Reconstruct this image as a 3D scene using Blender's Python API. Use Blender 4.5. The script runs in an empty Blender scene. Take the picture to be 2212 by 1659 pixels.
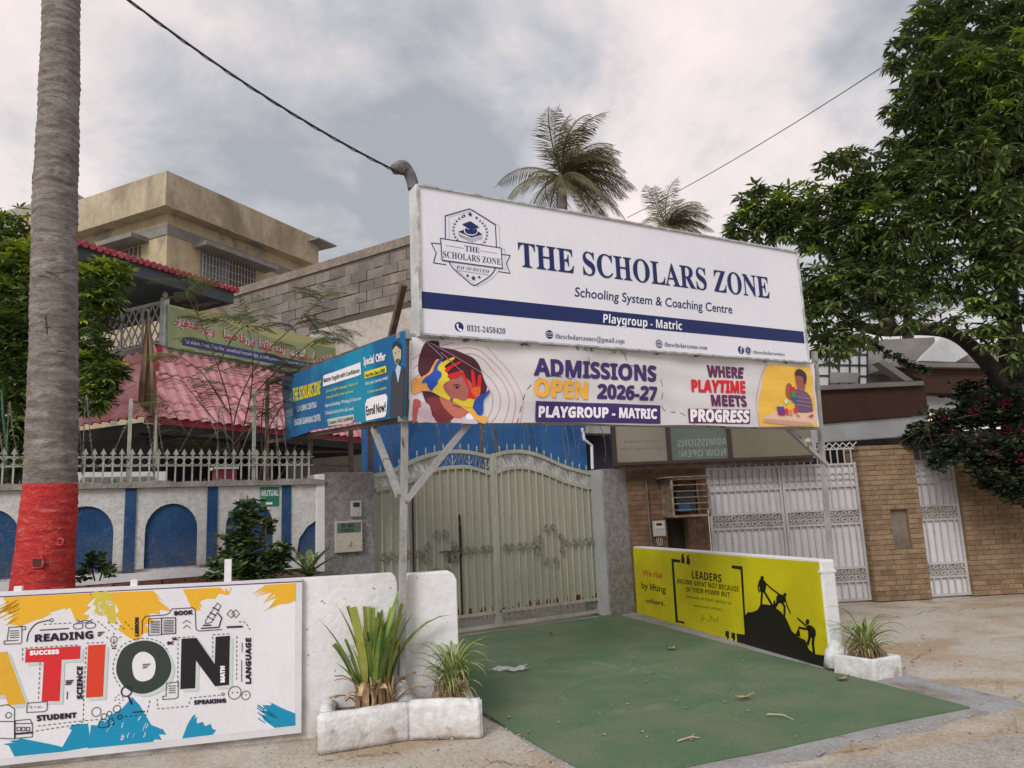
import bpy, bmesh, math, random
import numpy as np
from mathutils import Vector, Matrix
from mathutils.geometry import tessellate_polygon
from math import sin, cos, radians, pi, hypot, atan2, sqrt
random.seed(7); rng = np.random.default_rng(7)
SC = bpy.context.scene
COL = SC.collection
# ---------------------------------------------------------------- camera
PITCH, ROLL, FPX, EYE = 9.46, 2.46, 1611.0, 1.6        # focal length in units of a 2212 px wide picture
_a = radians(90 + PITCH); _b = radians(-ROLL)
CR = Matrix(((1, 0, 0), (0, cos(_a), -sin(_a)), (0, sin(_a), cos(_a)))) @ Matrix(((cos(_b), -sin(_b), 0), (sin(_b), cos(_b), 0), (0, 0, 1)))
cam_d = bpy.data.cameras.new('camera'); cam_o = bpy.data.objects.new('camera', cam_d); COL.objects.link(cam_o)
cam_o.matrix_world = Matrix.Translation((0, 0, EYE)) @ CR.to_4x4()
cam_d.sensor_width = 36; cam_d.lens = 36 * FPX / 2212; cam_d.clip_end = 2000; cam_d.clip_start = .05
SC.camera = cam_o
# ---------------------------------------------------------------- sky, sun, exposure
SUN_EL, SUN_AZ = 36.0, 205.0      # compass-like: degrees clockwise from the view direction, where the sun stands
W = bpy.data.worlds.new('World'); SC.world = W; W.use_nodes = True
nt = W.node_tree; N = nt.nodes; L = nt.links; N.clear()
out = N.new('ShaderNodeOutputWorld'); bg = N.new('ShaderNodeBackground'); L.new(bg.outputs[0], out.inputs[0])
sky = N.new('ShaderNodeTexSky'); sky.sky_type = 'NISHITA'; sky.sun_disc = False
sky.sun_elevation = radians(SUN_EL); sky.sun_rotation = radians(SUN_AZ); sky.air_density = 1.5; sky.dust_density = 3
tc = N.new('ShaderNodeTexCoord')
sep = N.new('ShaderNodeSeparateXYZ'); L.new(tc.outputs['Generated'], sep.inputs[0])
def wmath(op, a, b=None):
    m = N.new('ShaderNodeMath'); m.operation = op
    for i, v in enumerate((a, b)):
        if v is None: continue
        if isinstance(v, (int, float)): m.inputs[i].default_value = v
        else: L.new(v, m.inputs[i])
    return m.outputs[0]
zc = wmath('ADD', wmath('MAXIMUM', sep.outputs[2], 0.0), 0.35)
cmb = N.new('ShaderNodeCombineXYZ')
L.new(wmath('DIVIDE', sep.outputs[0], zc), cmb.inputs[0]); L.new(wmath('DIVIDE', sep.outputs[1], zc), cmb.inputs[1])
def wnoise(scale, detail, rough, dist, off):
    mp = N.new('ShaderNodeMapping'); mp.inputs['Location'].default_value = off
    L.new(cmb.outputs[0], mp.inputs[0])
    n = N.new('ShaderNodeTexNoise'); n.inputs['Scale'].default_value = scale; n.inputs['Detail'].default_value = detail
    n.inputs['Roughness'].default_value = rough; n.inputs['Distortion'].default_value = dist
    L.new(mp.outputs[0], n.inputs['Vector']); return n.outputs[0]
def ramp(src, stops):
    r = N.new('ShaderNodeValToRGB'); L.new(src, r.inputs[0]); e = r.color_ramp.elements
    while len(e) < len(stops): e.new(.5)
    for i, (p, c) in enumerate(stops): e[i].position = p; e[i].color = (*c, 1)
    return r.outputs[0]
n1 = wnoise(1.5, 6, .55, .45, (12, 4, 0)); n2 = wnoise(4.2, 5, .6, .4, (7, 3, 1))
cl = wmath('ADD', wmath('MULTIPLY', n1, .70), wmath('MULTIPLY', n2, .30))
cloud = ramp(cl, [(.37, (.74, .64, .615)), (.455, (.64, .575, .565)), (.53, (.43, .425, .445)), (.60, (.295, .305, .335))])
mul = N.new('ShaderNodeMixRGB'); mul.blend_type = 'MIX'; mul.inputs[0].default_value = .93
skym = N.new('ShaderNodeMixRGB'); skym.blend_type = 'MULTIPLY'; skym.inputs[0].default_value = 1; L.new(sky.outputs[0], skym.inputs[1]); skym.inputs[2].default_value = (.12, .12, .12, 1)
sc1 = N.new('ShaderNodeMixRGB'); sc1.blend_type = 'MULTIPLY'; sc1.inputs[0].default_value = 1; L.new(cloud, sc1.inputs[1]); sc1.inputs[2].default_value = (1, 1, 1, 1)
L.new(skym.outputs[0], mul.inputs[1]); L.new(sc1.outputs[0], mul.inputs[2]); L.new(mul.outputs[0], bg.inputs[0])
bg.inputs[1].default_value = 1.0
sl = bpy.data.lights.new('sun', 'SUN'); sl.energy = 1.5; sl.angle = radians(25); sl.color = (1, .965, .94)
so = bpy.data.objects.new('sun', sl); COL.objects.link(so)
_az = radians(SUN_AZ); _el = radians(SUN_EL)
sd = Vector((sin(_az) * cos(_el), cos(_az) * cos(_el), sin(_el)))
so.rotation_euler = sd.to_track_quat('Z', 'Y').to_euler()
vs = SC.view_settings; vs.view_transform = 'Standard'; vs.look = 'None'; vs.gamma = 1; vs.exposure = 0.5; vs.use_curve_mapping = False
# ---------------------------------------------------------------- materials
def lin(c):
    f = lambda v: (v / 12.92 if v <= .04045 else ((v + .055) / 1.055) ** 2.4)
    return tuple(f(x / 255) for x in c)
_M = {}
def mat(name, col, rough=.85, col2=None, scale=3.0, lo=.4, hi=.62, bump=.0, bscale=60.0, stretch=(1, 1, 1), rnd=0.0, metal=0.0, fine=.12, spec=.3, stain=None, sscale=1.5, slo=.55, shi=.7, trans=0.0, dist=0.0, grime=None):
    if name in _M: return _M[name]
    m = bpy.data.materials.new(name); m.use_nodes = True; n = m.node_tree.nodes; l = m.node_tree.links
    p = n['Principled BSDF']; p.inputs['Roughness'].default_value = rough; p.inputs['Metallic'].default_value = metal
    p.inputs['Specular IOR Level'].default_value = spec
    g = n.new('ShaderNodeNewGeometry'); mp = n.new('ShaderNodeMapping'); mp.inputs['Scale'].default_value = stretch
    l.new(g.outputs['Position'], mp.inputs[0])
    def noise(s, d=4, dd=0.0):
        t = n.new('ShaderNodeTexNoise'); t.inputs['Scale'].default_value = s; t.inputs['Detail'].default_value = d; t.inputs['Distortion'].default_value = dd
        l.new(mp.outputs[0], t.inputs['Vector']); return t.outputs[0]
    def rp(src, a, b):
        r = n.new('ShaderNodeMapRange'); r.inputs[1].default_value = a; r.inputs[2].default_value = b; l.new(src, r.inputs[0]); return r.outputs[0]
    def mix(f, a, b, mode='MIX'):
        x = n.new('ShaderNodeMixRGB'); x.blend_type = mode
        for i, v in enumerate((f, a, b)):
            if isinstance(v, (int, float)): x.inputs[i].default_value = v
            elif isinstance(v, tuple): x.inputs[i].default_value = (*v[:3], 1)
            else: l.new(v, x.inputs[i])
        return x.outputs[0]
    c = tuple(col)
    if col2 is not None: c = mix(rp(noise(scale, 5, dist), lo, hi), c, tuple(col2))
    if stain is not None: c = mix(rp(noise(sscale, 6, 1.0), slo, shi), c, tuple(stain))
    if grime is not None:      # splash dirt and damp along the foot of a wall: (z0, z1, colour)
        sz = n.new('ShaderNodeSeparateXYZ'); l.new(g.outputs['Position'], sz.inputs[0])
        k1 = n.new('ShaderNodeMapRange'); l.new(sz.outputs[2], k1.inputs[0]); k1.inputs[1].default_value = grime[0]; k1.inputs[2].default_value = grime[1]; k1.inputs[3].default_value = 1.0; k1.inputs[4].default_value = 0.0
        a1 = n.new('ShaderNodeMath'); a1.operation = 'MULTIPLY'; l.new(k1.outputs[0], a1.inputs[0]); l.new(rp(noise(6, 6, .6), .3, .68), a1.inputs[1])
        c = mix(a1.outputs[0], c, tuple(grime[2]))
    if fine > 0:
        v = rp(noise(bscale * .6, 2), .3, .7); k = n.new('ShaderNodeMapRange'); l.new(v, k.inputs[0]); k.inputs[3].default_value = 1 - fine; k.inputs[4].default_value = 1 + fine
        c = mix(1.0, c, k.outputs[0], 'MULTIPLY')
    if rnd > 0:
        oi = n.new('ShaderNodeObjectInfo'); k = n.new('ShaderNodeMapRange'); l.new(oi.outputs['Random'], k.inputs[0]); k.inputs[3].default_value = 1 - rnd; k.inputs[4].default_value = 1 + rnd
        c = mix(1.0, c, k.outputs[0], 'MULTIPLY')
    if isinstance(c, tuple): p.inputs['Base Color'].default_value = (*c, 1)
    else: l.new(c, p.inputs['Base Color'])
    if bump > 0:
        b = n.new('ShaderNodeBump'); b.inputs['Strength'].default_value = bump; b.inputs['Distance'].default_value = .02
        l.new(noise(bscale, 5), b.inputs['Height']); l.new(b.outputs[0], p.inputs['Normal'])
    if trans > 0:
        t = n.new('ShaderNodeBsdfTranslucent'); ms = n.new('ShaderNodeMixShader'); ms.inputs[0].default_value = trans
        if isinstance(c, tuple): t.inputs[0].default_value = (*c, 1)
        else: l.new(c, t.inputs[0])
        o = n['Material Output']; l.new(p.outputs[0], ms.inputs[1]); l.new(t.outputs[0], ms.inputs[2]); l.new(ms.outputs[0], o.inputs[0])
    _M[name] = m; return m
def ink(r, g, b, k=1.0):       # printed colour
    return mat('print_%d_%d_%d' % (r, g, b), tuple(x * k for x in lin((r, g, b))), .45, fine=.03, spec=.35)
# ---------------------------------------------------------------- mesh builder
class MB:
    def __init__(s): s.v = []; s.f = []; s.m = []
    def add(s, vs, fs, m=0):
        o = len(s.v); s.v += [tuple(v) for v in vs]; s.f += [tuple(i + o for i in f) for f in fs]; s.m += [m] * len(fs); return s
    def box(s, a, b, m=0, M=None):
        x0, y0, z0 = [min(p, q) for p, q in zip(a, b)]; x1, y1, z1 = [max(p, q) for p, q in zip(a, b)]
        vs = [(x0, y0, z0), (x1, y0, z0), (x1, y1, z0), (x0, y1, z0), (x0, y0, z1), (x1, y0, z1), (x1, y1, z1), (x0, y1, z1)]
        if M is not None: vs = [tuple(M @ Vector(v)) for v in vs]
        return s.add(vs, [(0, 3, 2, 1), (4, 5, 6, 7), (0, 1, 5, 4), (1, 2, 6, 5), (2, 3, 7, 6), (3, 0, 4, 7)], m)
    def prism(s, pts, y0, y1, m=0):   # outline in (x,z), extruded along y
        n = len(pts); area = sum(pts[i][0] * pts[(i + 1) % n][1] - pts[(i + 1) % n][0] * pts[i][1] for i in range(n))
        if area < 0: pts = pts[::-1]
        if y0 > y1: y0, y1 = y1, y0
        tr = tessellate_polygon([[Vector((p[0], p[1], 0)) for p in pts]])
        vs = [(p[0], y0, p[1]) for p in pts] + [(p[0], y1, p[1]) for p in pts]
        fs = []
        for t in tr:
            a, b, c = t; ar = (pts[b][0] - pts[a][0]) * (pts[c][1] - pts[a][1]) - (pts[c][0] - pts[a][0]) * (pts[b][1] - pts[a][1])
            if ar < 0: b, c = c, b
            fs.append((a, b, c)); fs.append((a + n, c + n, b + n))
        fs += [(i, i + n, (i + 1) % n + n, (i + 1) % n) for i in range(n)]
        return s.add(vs, fs, m)
    def bar(s, p, q, w=.02, h=None, m=0, up=(0, 0, 1)):
        h = w if h is None else h; p = Vector(p); q = Vector(q); d = (q - p)
        if d.length < 1e-6: return s
        d.normalize(); u = Vector(up)
        if abs(d.dot(u)) > .95: u = Vector((0, 1, 0))
        x = d.cross(u).normalized(); y = x.cross(d).normalized()
        vs = [c + x * (a * w / 2) + y * (b * h / 2) for c in (p, q) for a, b in ((-1, -1), (1, -1), (1, 1), (-1, 1))]
        return s.add(vs, [(0, 1, 2, 3), (7, 6, 5, 4), (0, 4, 5, 1), (1, 5, 6, 2), (2, 6, 7, 3), (3, 7, 4, 0)], m)
    def tube(s, pts, r, n=6, m=0, cap=True):
        pts = [Vector(p) for p in pts]; k = len(pts); R = r if isinstance(r, (list, tuple)) else [r] * k
        u = None; o = len(s.v)
        for i, p in enumerate(pts):
            d = (pts[min(i + 1, k - 1)] - pts[max(i - 1, 0)])
            if d.length < 1e-9: d = Vector((0, 0, 1))
            d.normalize()
            if u is None: u = d.orthogonal().normalized()
            u = (u - d * u.dot(d))
            if u.length < 1e-6: u = d.orthogonal()
            u.normalize(); w = d.cross(u)
            for j in range(n):
                a = 2 * pi * j / n; s.v.append(tuple(p + (u * cos(a) + w * sin(a)) * R[i]))
        for i in range(k - 1):
            for j in range(n):
                s.f.append((o + i * n + j, o + i * n + (j + 1) % n, o + (i + 1) * n + (j + 1) % n, o + (i + 1) * n + j)); s.m.append(m)
        if cap:
            s.f.append(tuple(o + j for j in range(n))[::-1]); s.m.append(m); s.f.append(tuple(o + (k - 1) * n + j for j in range(n))); s.m.append(m)
        return s
    def grid(s, fn, nu, nv, m=0):
        o = len(s.v)
        for j in range(nv + 1):
            for i in range(nu + 1): s.v.append(tuple(fn(i / nu, j / nv)))
        for j in range(nv):
            for i in range(nu):
                a = o + j * (nu + 1) + i; s.f.append((a, a + 1, a + nu + 2, a + nu + 1)); s.m.append(m)
        return s
    def lathe(s, prof, c=(0, 0, 0), n=8, m=0):
        o = len(s.v)
        for r, z in prof:
            for j in range(n): a = 2 * pi * j / n; s.v.append((c[0] + r * cos(a), c[1] + r * sin(a), c[2] + z))
        for i in range(len(prof) - 1):
            for j in range(n): s.f.append((o + i * n + j, o + i * n + (j + 1) % n, o + (i + 1) * n + (j + 1) % n, o + (i + 1) * n + j)); s.m.append(m)
        s.f.append(tuple(o + j for j in range(n))[::-1]); s.m.append(m); s.f.append(tuple(o + (len(prof) - 1) * n + j for j in range(n))); s.m.append(m)
        return s
    def mesh(s, name, mats, smooth=False, bevel=0):
        me = bpy.data.meshes.new(name); me.from_pydata(s.v, [], s.f)
        for x in (mats if isinstance(mats, (list, tuple)) else [mats]): me.materials.append(x)
        me.polygons.foreach_set('material_index', s.m)
        if smooth: me.polygons.foreach_set('use_smooth', [True] * len(s.f))
        me.update(); return me
    def build(s, name, mats, parent=None, smooth=False, loc=(0, 0, 0), rot=(0, 0, 0), bevel=0, **pr):
        o = bpy.data.objects.new(name, s.mesh(name, mats, smooth)); COL.objects.link(o)
        o.location = loc; o.rotation_euler = rot
        if parent is not None: o.parent = parent
        if bevel:
            b = o.modifiers.new('bevel', 'BEVEL'); b.width = bevel; b.segments = 2; b.limit_method = 'ANGLE'
        for k, v in pr.items(): o[k] = v
        return o
def rough(name, a, b, m, parent, cell=.05, amp=.006, seed=0.0, chips=6, **pr):
    """a hand-plastered block: a subdivided box with uneven faces, softened edges and a few knocked-off bits"""
    from mathutils import noise as _n
    bm = bmesh.new(); bmesh.ops.create_cube(bm, size=1.0)
    x0, y0, z0 = [min(p, q) for p, q in zip(a, b)]; x1, y1, z1 = [max(p, q) for p, q in zip(a, b)]
    for v in bm.verts: v.co = Vector((x0 + (v.co.x + .5) * (x1 - x0), y0 + (v.co.y + .5) * (y1 - y0), z0 + (v.co.z + .5) * (z1 - z0)))
    bmesh.ops.bevel(bm, geom=bm.edges[:], offset=min(.014, (y1 - y0) * .2), segments=2, affect='EDGES')
    for ax in (0, 1, 2):
        lo = (x0, y0, z0)[ax]; hi = (x1, y1, z1)[ax]; n = max(1, int((hi - lo) / cell))
        for i in range(1, n):
            co = [0, 0, 0]; co[ax] = lo + (hi - lo) * i / n; no = [0, 0, 0]; no[ax] = 1
            bmesh.ops.bisect_plane(bm, geom=bm.verts[:] + bm.edges[:] + bm.faces[:], plane_co=co, plane_no=no, dist=1e-5)
    r = random.Random(int(seed * 10) + 5); ch = [(Vector((r.uniform(x0, x1), y0, z1)), r.uniform(.02, .05)) for _ in range(chips)]; bm.normal_update()
    for v in bm.verts:
        p = v.co + Vector((seed, 0, 0)); d = amp * (_n.noise(p * 5) + .5 * _n.noise(p * 14)); v.co += v.normal * d
        for c_, rr in ch:
            q = (v.co - c_).length
            if q < rr: v.co += Vector((0, .5, -.6)) * (rr - q) * .5
    me = bpy.data.meshes.new(name); bm.to_mesh(me); bm.free(); me.materials.append(m); me.polygons.foreach_set('use_smooth', [True] * len(me.polygons))
    o = bpy.data.objects.new(name, me); COL.objects.link(o)
    if parent is not None: o.parent = parent
    for k, v in pr.items(): o[k] = v
    return o
def inst(name, me, parent, loc=(0, 0, 0), rot=(0, 0, 0), scale=(1, 1, 1)):
    o = bpy.data.objects.new(name, me); COL.objects.link(o); o.location = loc; o.rotation_euler = rot; o.scale = scale; o.parent = parent; return o
def copy_tree(o, parent=None):
    c = o.copy(); COL.objects.link(c)
    if parent is not None: c.parent = parent
    for ch in [x for x in bpy.data.objects if x.parent == o]: copy_tree(ch, c)
    return c
# ---------------------------------------------------------------- measuring: a picture point (2212 px wide picture) to a place
def ray(X, Y):
    return CR @ Vector(((X - 1106) / FPX, (829.5 - Y) / FPX, -1))
def gnd(X, Y, z=0.0):
    d = ray(X, Y); t = (z - EYE) / d.z; return (d.x * t, d.y * t)
def at(X, Y, depth):
    d = ray(X, Y); t = depth / d.y; return Vector((d.x * t, d.y * t, d.z * t + EYE))
class Frame:                       # x runs along the facade to the right, y away from the street, z up
    def __init__(s, o, az): s.o = o; s.az = az; s.th = radians(90 - az); s.ex = (sin(radians(az)), cos(radians(az))); s.ey = (-s.ex[1], s.ex[0])
    def w(s, x, y, z=0): return Vector((s.o[0] + s.ex[0] * x + s.ey[0] * y, s.o[1] + s.ex[1] * x + s.ey[1] * y, z))
    def sub(s, x, y=0): p = s.w(x, y); return Frame((p.x, p.y), s.az)
    def px(s, X, Y, d=0.0):
        r = ray(X, Y); n = s.ey; t = ((s.o[0] * n[0] + s.o[1] * n[1]) + d) / (r.x * n[0] + r.y * n[1])
        return ((r.x * t - s.o[0]) * s.ex[0] + (r.y * t - s.o[1]) * s.ex[1], r.z * t + EYE)
    def P(s, X, Y, d=0.0): a, b = s.px(X, Y, d); return Vector((a, d, b))
    def loc(s, p): x, y = p[0] - s.o[0], p[1] - s.o[1]; return Vector((x * s.ex[0] + y * s.ex[1], x * s.ey[0] + y * s.ey[1], p[2] if len(p) > 2 else 0))
def thing(name, label, cat, F=None, loc=(0, 0, 0), rz=0.0, group=None, kind=None):
    o = bpy.data.objects.new(name, None); COL.objects.link(o); o.empty_display_size = .2
    if F is not None: o.location = (F.o[0], F.o[1], loc[2]); o.rotation_euler = (0, 0, F.th)
    else: o.location = loc; o.rotation_euler = (0, 0, rz)
    if label: o['label'] = label
    if cat: o['category'] = cat
    if group: o['group'] = group
    if kind: o['kind'] = kind
    return o
def tag(o, label, cat, group=None, kind=None):
    o['label'] = label; o['category'] = cat
    if group: o['group'] = group
    if kind: o['kind'] = kind
    return o
def zoom(x0, y0, k): return lambda x, y: ((x0 + x * k) / 1.8517, (y0 + y * k) / 1.8517)
z0 = zoom(0, 600, .5877); z1 = zoom(1200, 1700, .5877); z2 = zoom(2400, 1650, .4521); z3 = zoom(3100, 1650, .51235)
za = zoom(0, 1300, .6027); zb = zoom(0, 2200, .5877); zc4 = zoom(1000, 1300, .45208); zs = zoom(1600, 650, .76854); zw = zoom(1600, 1300, .76854)
zy = zoom(2400, 2150, .45208); zp = zoom(1200, 2250, .4956); zr = zoom(2900, 900, .54240); zlogo = zoom(1700, 820, .20489)
zkid = zoom(1640, 1340, .21698); zboy = zoom(3020, 1440, .16883); zblue = zoom(1120, 1320, .26523); zat = zoom(0, 2350, .39190); zar = zoom(650, 1150, .33906)
# ---------------------------------------------------------------- prints: flat lettering and pictures on boards and cloth
def serif(s):
    return ''.join(chr(0x1D400 + ord(c) - 65) if 'A' <= c <= 'Z' else chr(0x1D41A + ord(c) - 97) if 'a' <= c <= 'z' else chr(0x1D7CE + ord(c) - 48) if '0' <= c <= '9' else c for c in s)
def heavy(s):
    return ''.join(chr(0x1D5D4 + ord(c) - 65) if 'A' <= c <= 'Z' else chr(0x1D5EE + ord(c) - 97) if 'a' <= c <= 'z' else chr(0x1D7EC + ord(c) - 48) if '0' <= c <= '9' else c for c in s)
def text_mesh(s, style='', bold=0.0, res=3, space=1.0, shear=0):
    if style == 'serif': s = serif(s)
    elif style == 'heavy': s = heavy(s)
    cu = bpy.data.curves.new('t', 'FONT'); cu.body = s; cu.resolution_u = res; cu.offset = bold; cu.space_character = space; cu.shear = shear
    o = bpy.data.objects.new('t', cu); me = bpy.data.meshes.new_from_object(o)
    v = [tuple(p.co) for p in me.vertices]; f = [tuple(p.vertices) for p in me.polygons]
    bpy.data.objects.remove(o); bpy.data.meshes.remove(me); bpy.data.curves.remove(cu)
    return v, f
def smooth(pts, n=5, closed=True):
    k = len(pts); o = []
    for i in range(k if closed else k - 1):
        g = lambda j: pts[j % k] if closed else pts[min(max(j, 0), k - 1)]
        a, b, c, d = g(i - 1), g(i), g(i + 1), g(i + 2)
        for q in range(n):
            t = q / n; o.append(tuple(.5 * (2 * b[e] + (c[e] - a[e]) * t + (2 * a[e] - 5 * b[e] + 4 * c[e] - d[e]) * t * t + (3 * b[e] - a[e] - 3 * c[e] + d[e]) * t ** 3) for e in range(len(b))))
    if not closed: o.append(tuple(pts[-1]))
    return o
class Board:
    def __init__(s, F, parent, d=0.0, disp=None, cut=.09, Z=None, lift=.0014):
        s.F = F; s.par = parent; s.d = d; s.disp = disp; s.cut = cut; s.Z = Z or (lambda x, y: (x, y)); s.lift = lift; s.acc = MB(); s.mats = []
    def uv(s, p): return s.F.px(*s.Z(*p), s.d)
    def mi(s, m):
        if m not in s.mats: s.mats.append(m)
        return s.mats.index(m)
    def raw(s, uvs, m, layer=1):
        n = len(uvs); tr = tessellate_polygon([[Vector((a, b, 0)) for a, b in uvs]]); y = s.d - s.lift * layer
        fs = []
        for a, b, c in tr:
            ar = (uvs[b][0] - uvs[a][0]) * (uvs[c][1] - uvs[a][1]) - (uvs[c][0] - uvs[a][0]) * (uvs[b][1] - uvs[a][1])
            fs.append((a, b, c) if ar > 0 else (a, c, b))
        s.acc.add([(a, y, b) for a, b in uvs], fs, s.mi(m)); return s
    def poly(s, pts, m, layer=1, sm=0):
        if sm: pts = smooth(pts, sm)
        return s.raw([s.uv(p) for p in pts], m, layer)
    def stroke(s, pts, w, m, layer=2, closed=False, dash=None, sm=0):
        if sm: pts = smooth(pts, sm, closed)
        q = [Vector(s.uv(p)) for p in pts]
        if closed: q.append(q[0])
        segs = []
        if dash:
            on, off = dash; left = on; pen = True
            for a, b in zip(q, q[1:]):
                L_ = (b - a).length; t = 0
                while t < L_ - 1e-6:
                    st = min(left, L_ - t)
                    if pen: segs.append((a.lerp(b, t / L_), a.lerp(b, (t + st) / L_)))
                    t += st; left -= st
                    if left <= 1e-6: pen = not pen; left = on if pen else off
        else: segs = list(zip(q, q[1:]))
        y = s.d - s.lift * layer; k = s.mi(m)
        for a, b in segs:
            d = b - a
            if d.length < 1e-6: continue
            d.normalize(); nn = Vector((-d.y, d.x)) * w / 2; e = d * (w * .35 if not dash else 0); a = a - e; b = b + e
            s.acc.add([(a.x - nn.x, y, a.y - nn.y), (b.x - nn.x, y, b.y - nn.y), (b.x + nn.x, y, b.y + nn.y), (a.x + nn.x, y, a.y + nn.y)], [(0, 1, 2, 3)], k)
        return s
    def disc(s, c, r, m, layer=2, n=20, ry=None):
        u, v = s.uv(c); ry = ry or r
        return s.raw([(u + r * cos(2 * pi * i / n), v + ry * sin(2 * pi * i / n)) for i in range(n)], m, layer)
    def ring(s, c, r, w, m, layer=2, n=18, a0=0, a1=360, ry=None):
        u, v = s.uv(c); ry = ry or r; y = s.d - s.lift * layer; k = s.mi(m); vs = []
        for i in range(n + 1):
            a = radians(a0 + (a1 - a0) * i / n); vs += [(u + (r - w / 2) * cos(a), y, v + (ry - w / 2) * sin(a)), (u + (r + w / 2) * cos(a), y, v + (ry + w / 2) * sin(a))]
        s.acc.add(vs, [(2 * i, 2 * i + 1, 2 * i + 3, 2 * i + 2) for i in range(n)], k); return s
    def star(s, c, r, m, layer=2):
        u, v = s.uv(c); return s.raw([(u + (r if i % 2 == 0 else r * .42) * sin(pi * i / 5), v + (r if i % 2 == 0 else r * .42) * cos(pi * i / 5)) for i in range(10)], m, layer)
    def text(s, t, q, m, layer=2, style='', bold=0.0, res=3, space=1.0, shear=0, name='lettering', mirror=False, fat=0.0):
        v, f = text_mesh(t, style, bold, res, space, shear)
        if not v: return s
        xs = [p[0] for p in v]; ys = [p[1] for p in v]; x0, x1, y0, y1 = min(xs), max(xs), min(ys), max(ys)
        if style != 'arabic':      # cap height box: descenders hang below it
            cy0 = 0.0; cy1 = .69 if style != 'low' else .69
            y0 = -bold if q and True else y0; y1 = cy1 + bold
        Q = [Vector(s.uv(p)) for p in q]; y = s.d - s.lift * layer; vs = []
        for p in v:
            a = (p[0] - x0) / (x1 - x0); b = (p[1] - y0) / (y1 - y0)
            if mirror: a = 1 - a
            top = Q[0].lerp(Q[1], a); bot = Q[3].lerp(Q[2], a); c = bot.lerp(top, b) if 0 <= b <= 1 else bot + (top - bot) * b
            vs.append((c.x, y, c.y))
        if mirror: f = [tuple(reversed(x)) for x in f]
        if fat:
            base = vs; n0 = len(vs); vs = list(base); f0 = list(f)
            for k, (dx, dz) in enumerate(((1, 0), (-1, 0), (0, 1), (0, -1), (.7, .7), (-.7, -.7), (.7, -.7), (-.7, .7))):
                vs += [(a + dx * fat, b - .00012 * (k + 1), c + dz * fat) for a, b, c in base]; f = f + [tuple(i + n0 * (k + 1) for i in g) for g in f0]
        alone = not s.acc.v; s.acc.add(vs, f, s.mi(m))
        if alone: s.flush(name)
        return s
    def flush(s, name='lettering', **pr):
        if not s.acc.v: return None
        a = s.acc; me = a.mesh(name, s.mats); s.acc = MB(); s.mats = []
        if s.disp:
            bm = bmesh.new(); bm.from_mesh(me)
            for ax in (0, 2):
                lo = min(v.co[ax] for v in bm.verts); hi = max(v.co[ax] for v in bm.verts); k = math.floor(lo / s.cut) + 1
                while k * s.cut < hi:
                    co = [0, 0, 0]; co[ax] = k * s.cut; no = [0, 0, 0]; no[ax] = 1
                    bmesh.ops.bisect_plane(bm, geom=bm.verts[:] + bm.edges[:] + bm.faces[:], plane_co=co, plane_no=no, dist=1e-5); k += 1
            for v in bm.verts: v.co.y += s.disp(v.co.x, v.co.z)
            bm.to_mesh(me); bm.free()
        o = bpy.data.objects.new(name, me); COL.objects.link(o); o.parent = s.par
        for k, v in pr.items(): o[k] = v
        return o
def quad(x0, y0, x1, y1, h0, h1, lean0=0, lean1=0):   # baseline left, baseline right, heights -> TL TR BR BL
    return [(x0 + lean0, y0 - h0), (x1 + lean1, y1 - h1), (x1, y1), (x0, y0)]
FG = Frame((-1.81, 9.55), 57.5)      # gate facade
FR = Frame((2.05, 11.42), 86.0)       # neighbour's frontage on the right
FT = Frame((-1.65, 5.84), 78.9)      # low street wall
FS = Frame((-.852, 5.90), 61.5)       # sign frame
FY = Frame((2.82, 7.31), 164.6)      # yellow wall, x runs towards the street
FB = Frame((-.885, 5.88), 150.0)      # blue banner, x runs towards the sign post
# ================================================================ common materials
WALLW = mat('limewashed_wall', (.72, .72, .735), .85, (.63, .63, .635), 1.3, .42, .7, bump=.3, bscale=26, fine=.06, stain=(.44, .43, .40), sscale=4.5, slo=.66, shi=.74, grime=(.0, .42, (.36, .32, .27)))
WHITE = mat('white_paint', (.72, .72, .74), .7, (.655, .655, .67), 1.3, .42, .7, bump=.12, bscale=35, fine=.05, stain=(.52, .51, .50), sscale=2.2, slo=.66, shi=.85)
STEEL = mat('grey_painted_steel', (.27, .275, .265), .55, (.34, .34, .33), 5, bump=.05, stain=(.13, .06, .035), sscale=7, slo=.62, shi=.7)
RUSTST = mat('brown_steel', (.10, .065, .05), .7, (.16, .12, .1), 6)
FLEX = mat('sign_flex', (.74, .745, .80), .42, (.68, .69, .75), .9, fine=.03)
CLOTH = mat('banner_vinyl', (.74, .72, .73), .5, (.66, .65, .66), 1.2, fine=.03, trans=.12)
NAVY = mat('navy_print', lin((28, 40, 92)), .45, fine=.03)
GREYSH = mat('soft_grey_print', (.56, .57, .64), .45, fine=.02)
K = ink(24, 22, 26)
# ================================================================ steel frame that carries the signs
sf = thing('sign_frame', 'grey steel post frame with angled braces carrying the big sign and both banners', 'steel frame', FS)
def post(F, a, b, d, w, m, par, nm='post', zb=None, lean=True):
    p = F.P(*a, d); q = F.P(*b, d)
    if not lean: p = Vector((q.x, p.y, p.z))
    if zb is not None:
        q = Vector((q.x, q.y, zb))
    return MB().bar(p, q, w, m=0, up=(0, 1, 0)).build(nm, m, par)
p0 = FS.P(866, 1400, 0); ptp = FS.P(877, 712, 0); pz = Vector((p0.x, 0, .40))
MB().bar(pz, ptp, .046, up=(0, 1, 0)).build('post', STEEL, sf)
p1 = FS.P(1797, 1300, .05); MB().bar((FS.P(1804, 1350, .05).x, .05, 0), (FS.P(1762, 790, .05).x, .05, FS.P(1762, 760, .05).z), .048, up=(0, 1, 0)).build('post', STEEL, sf)
XL, XR = p0.x, p1.x
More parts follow.
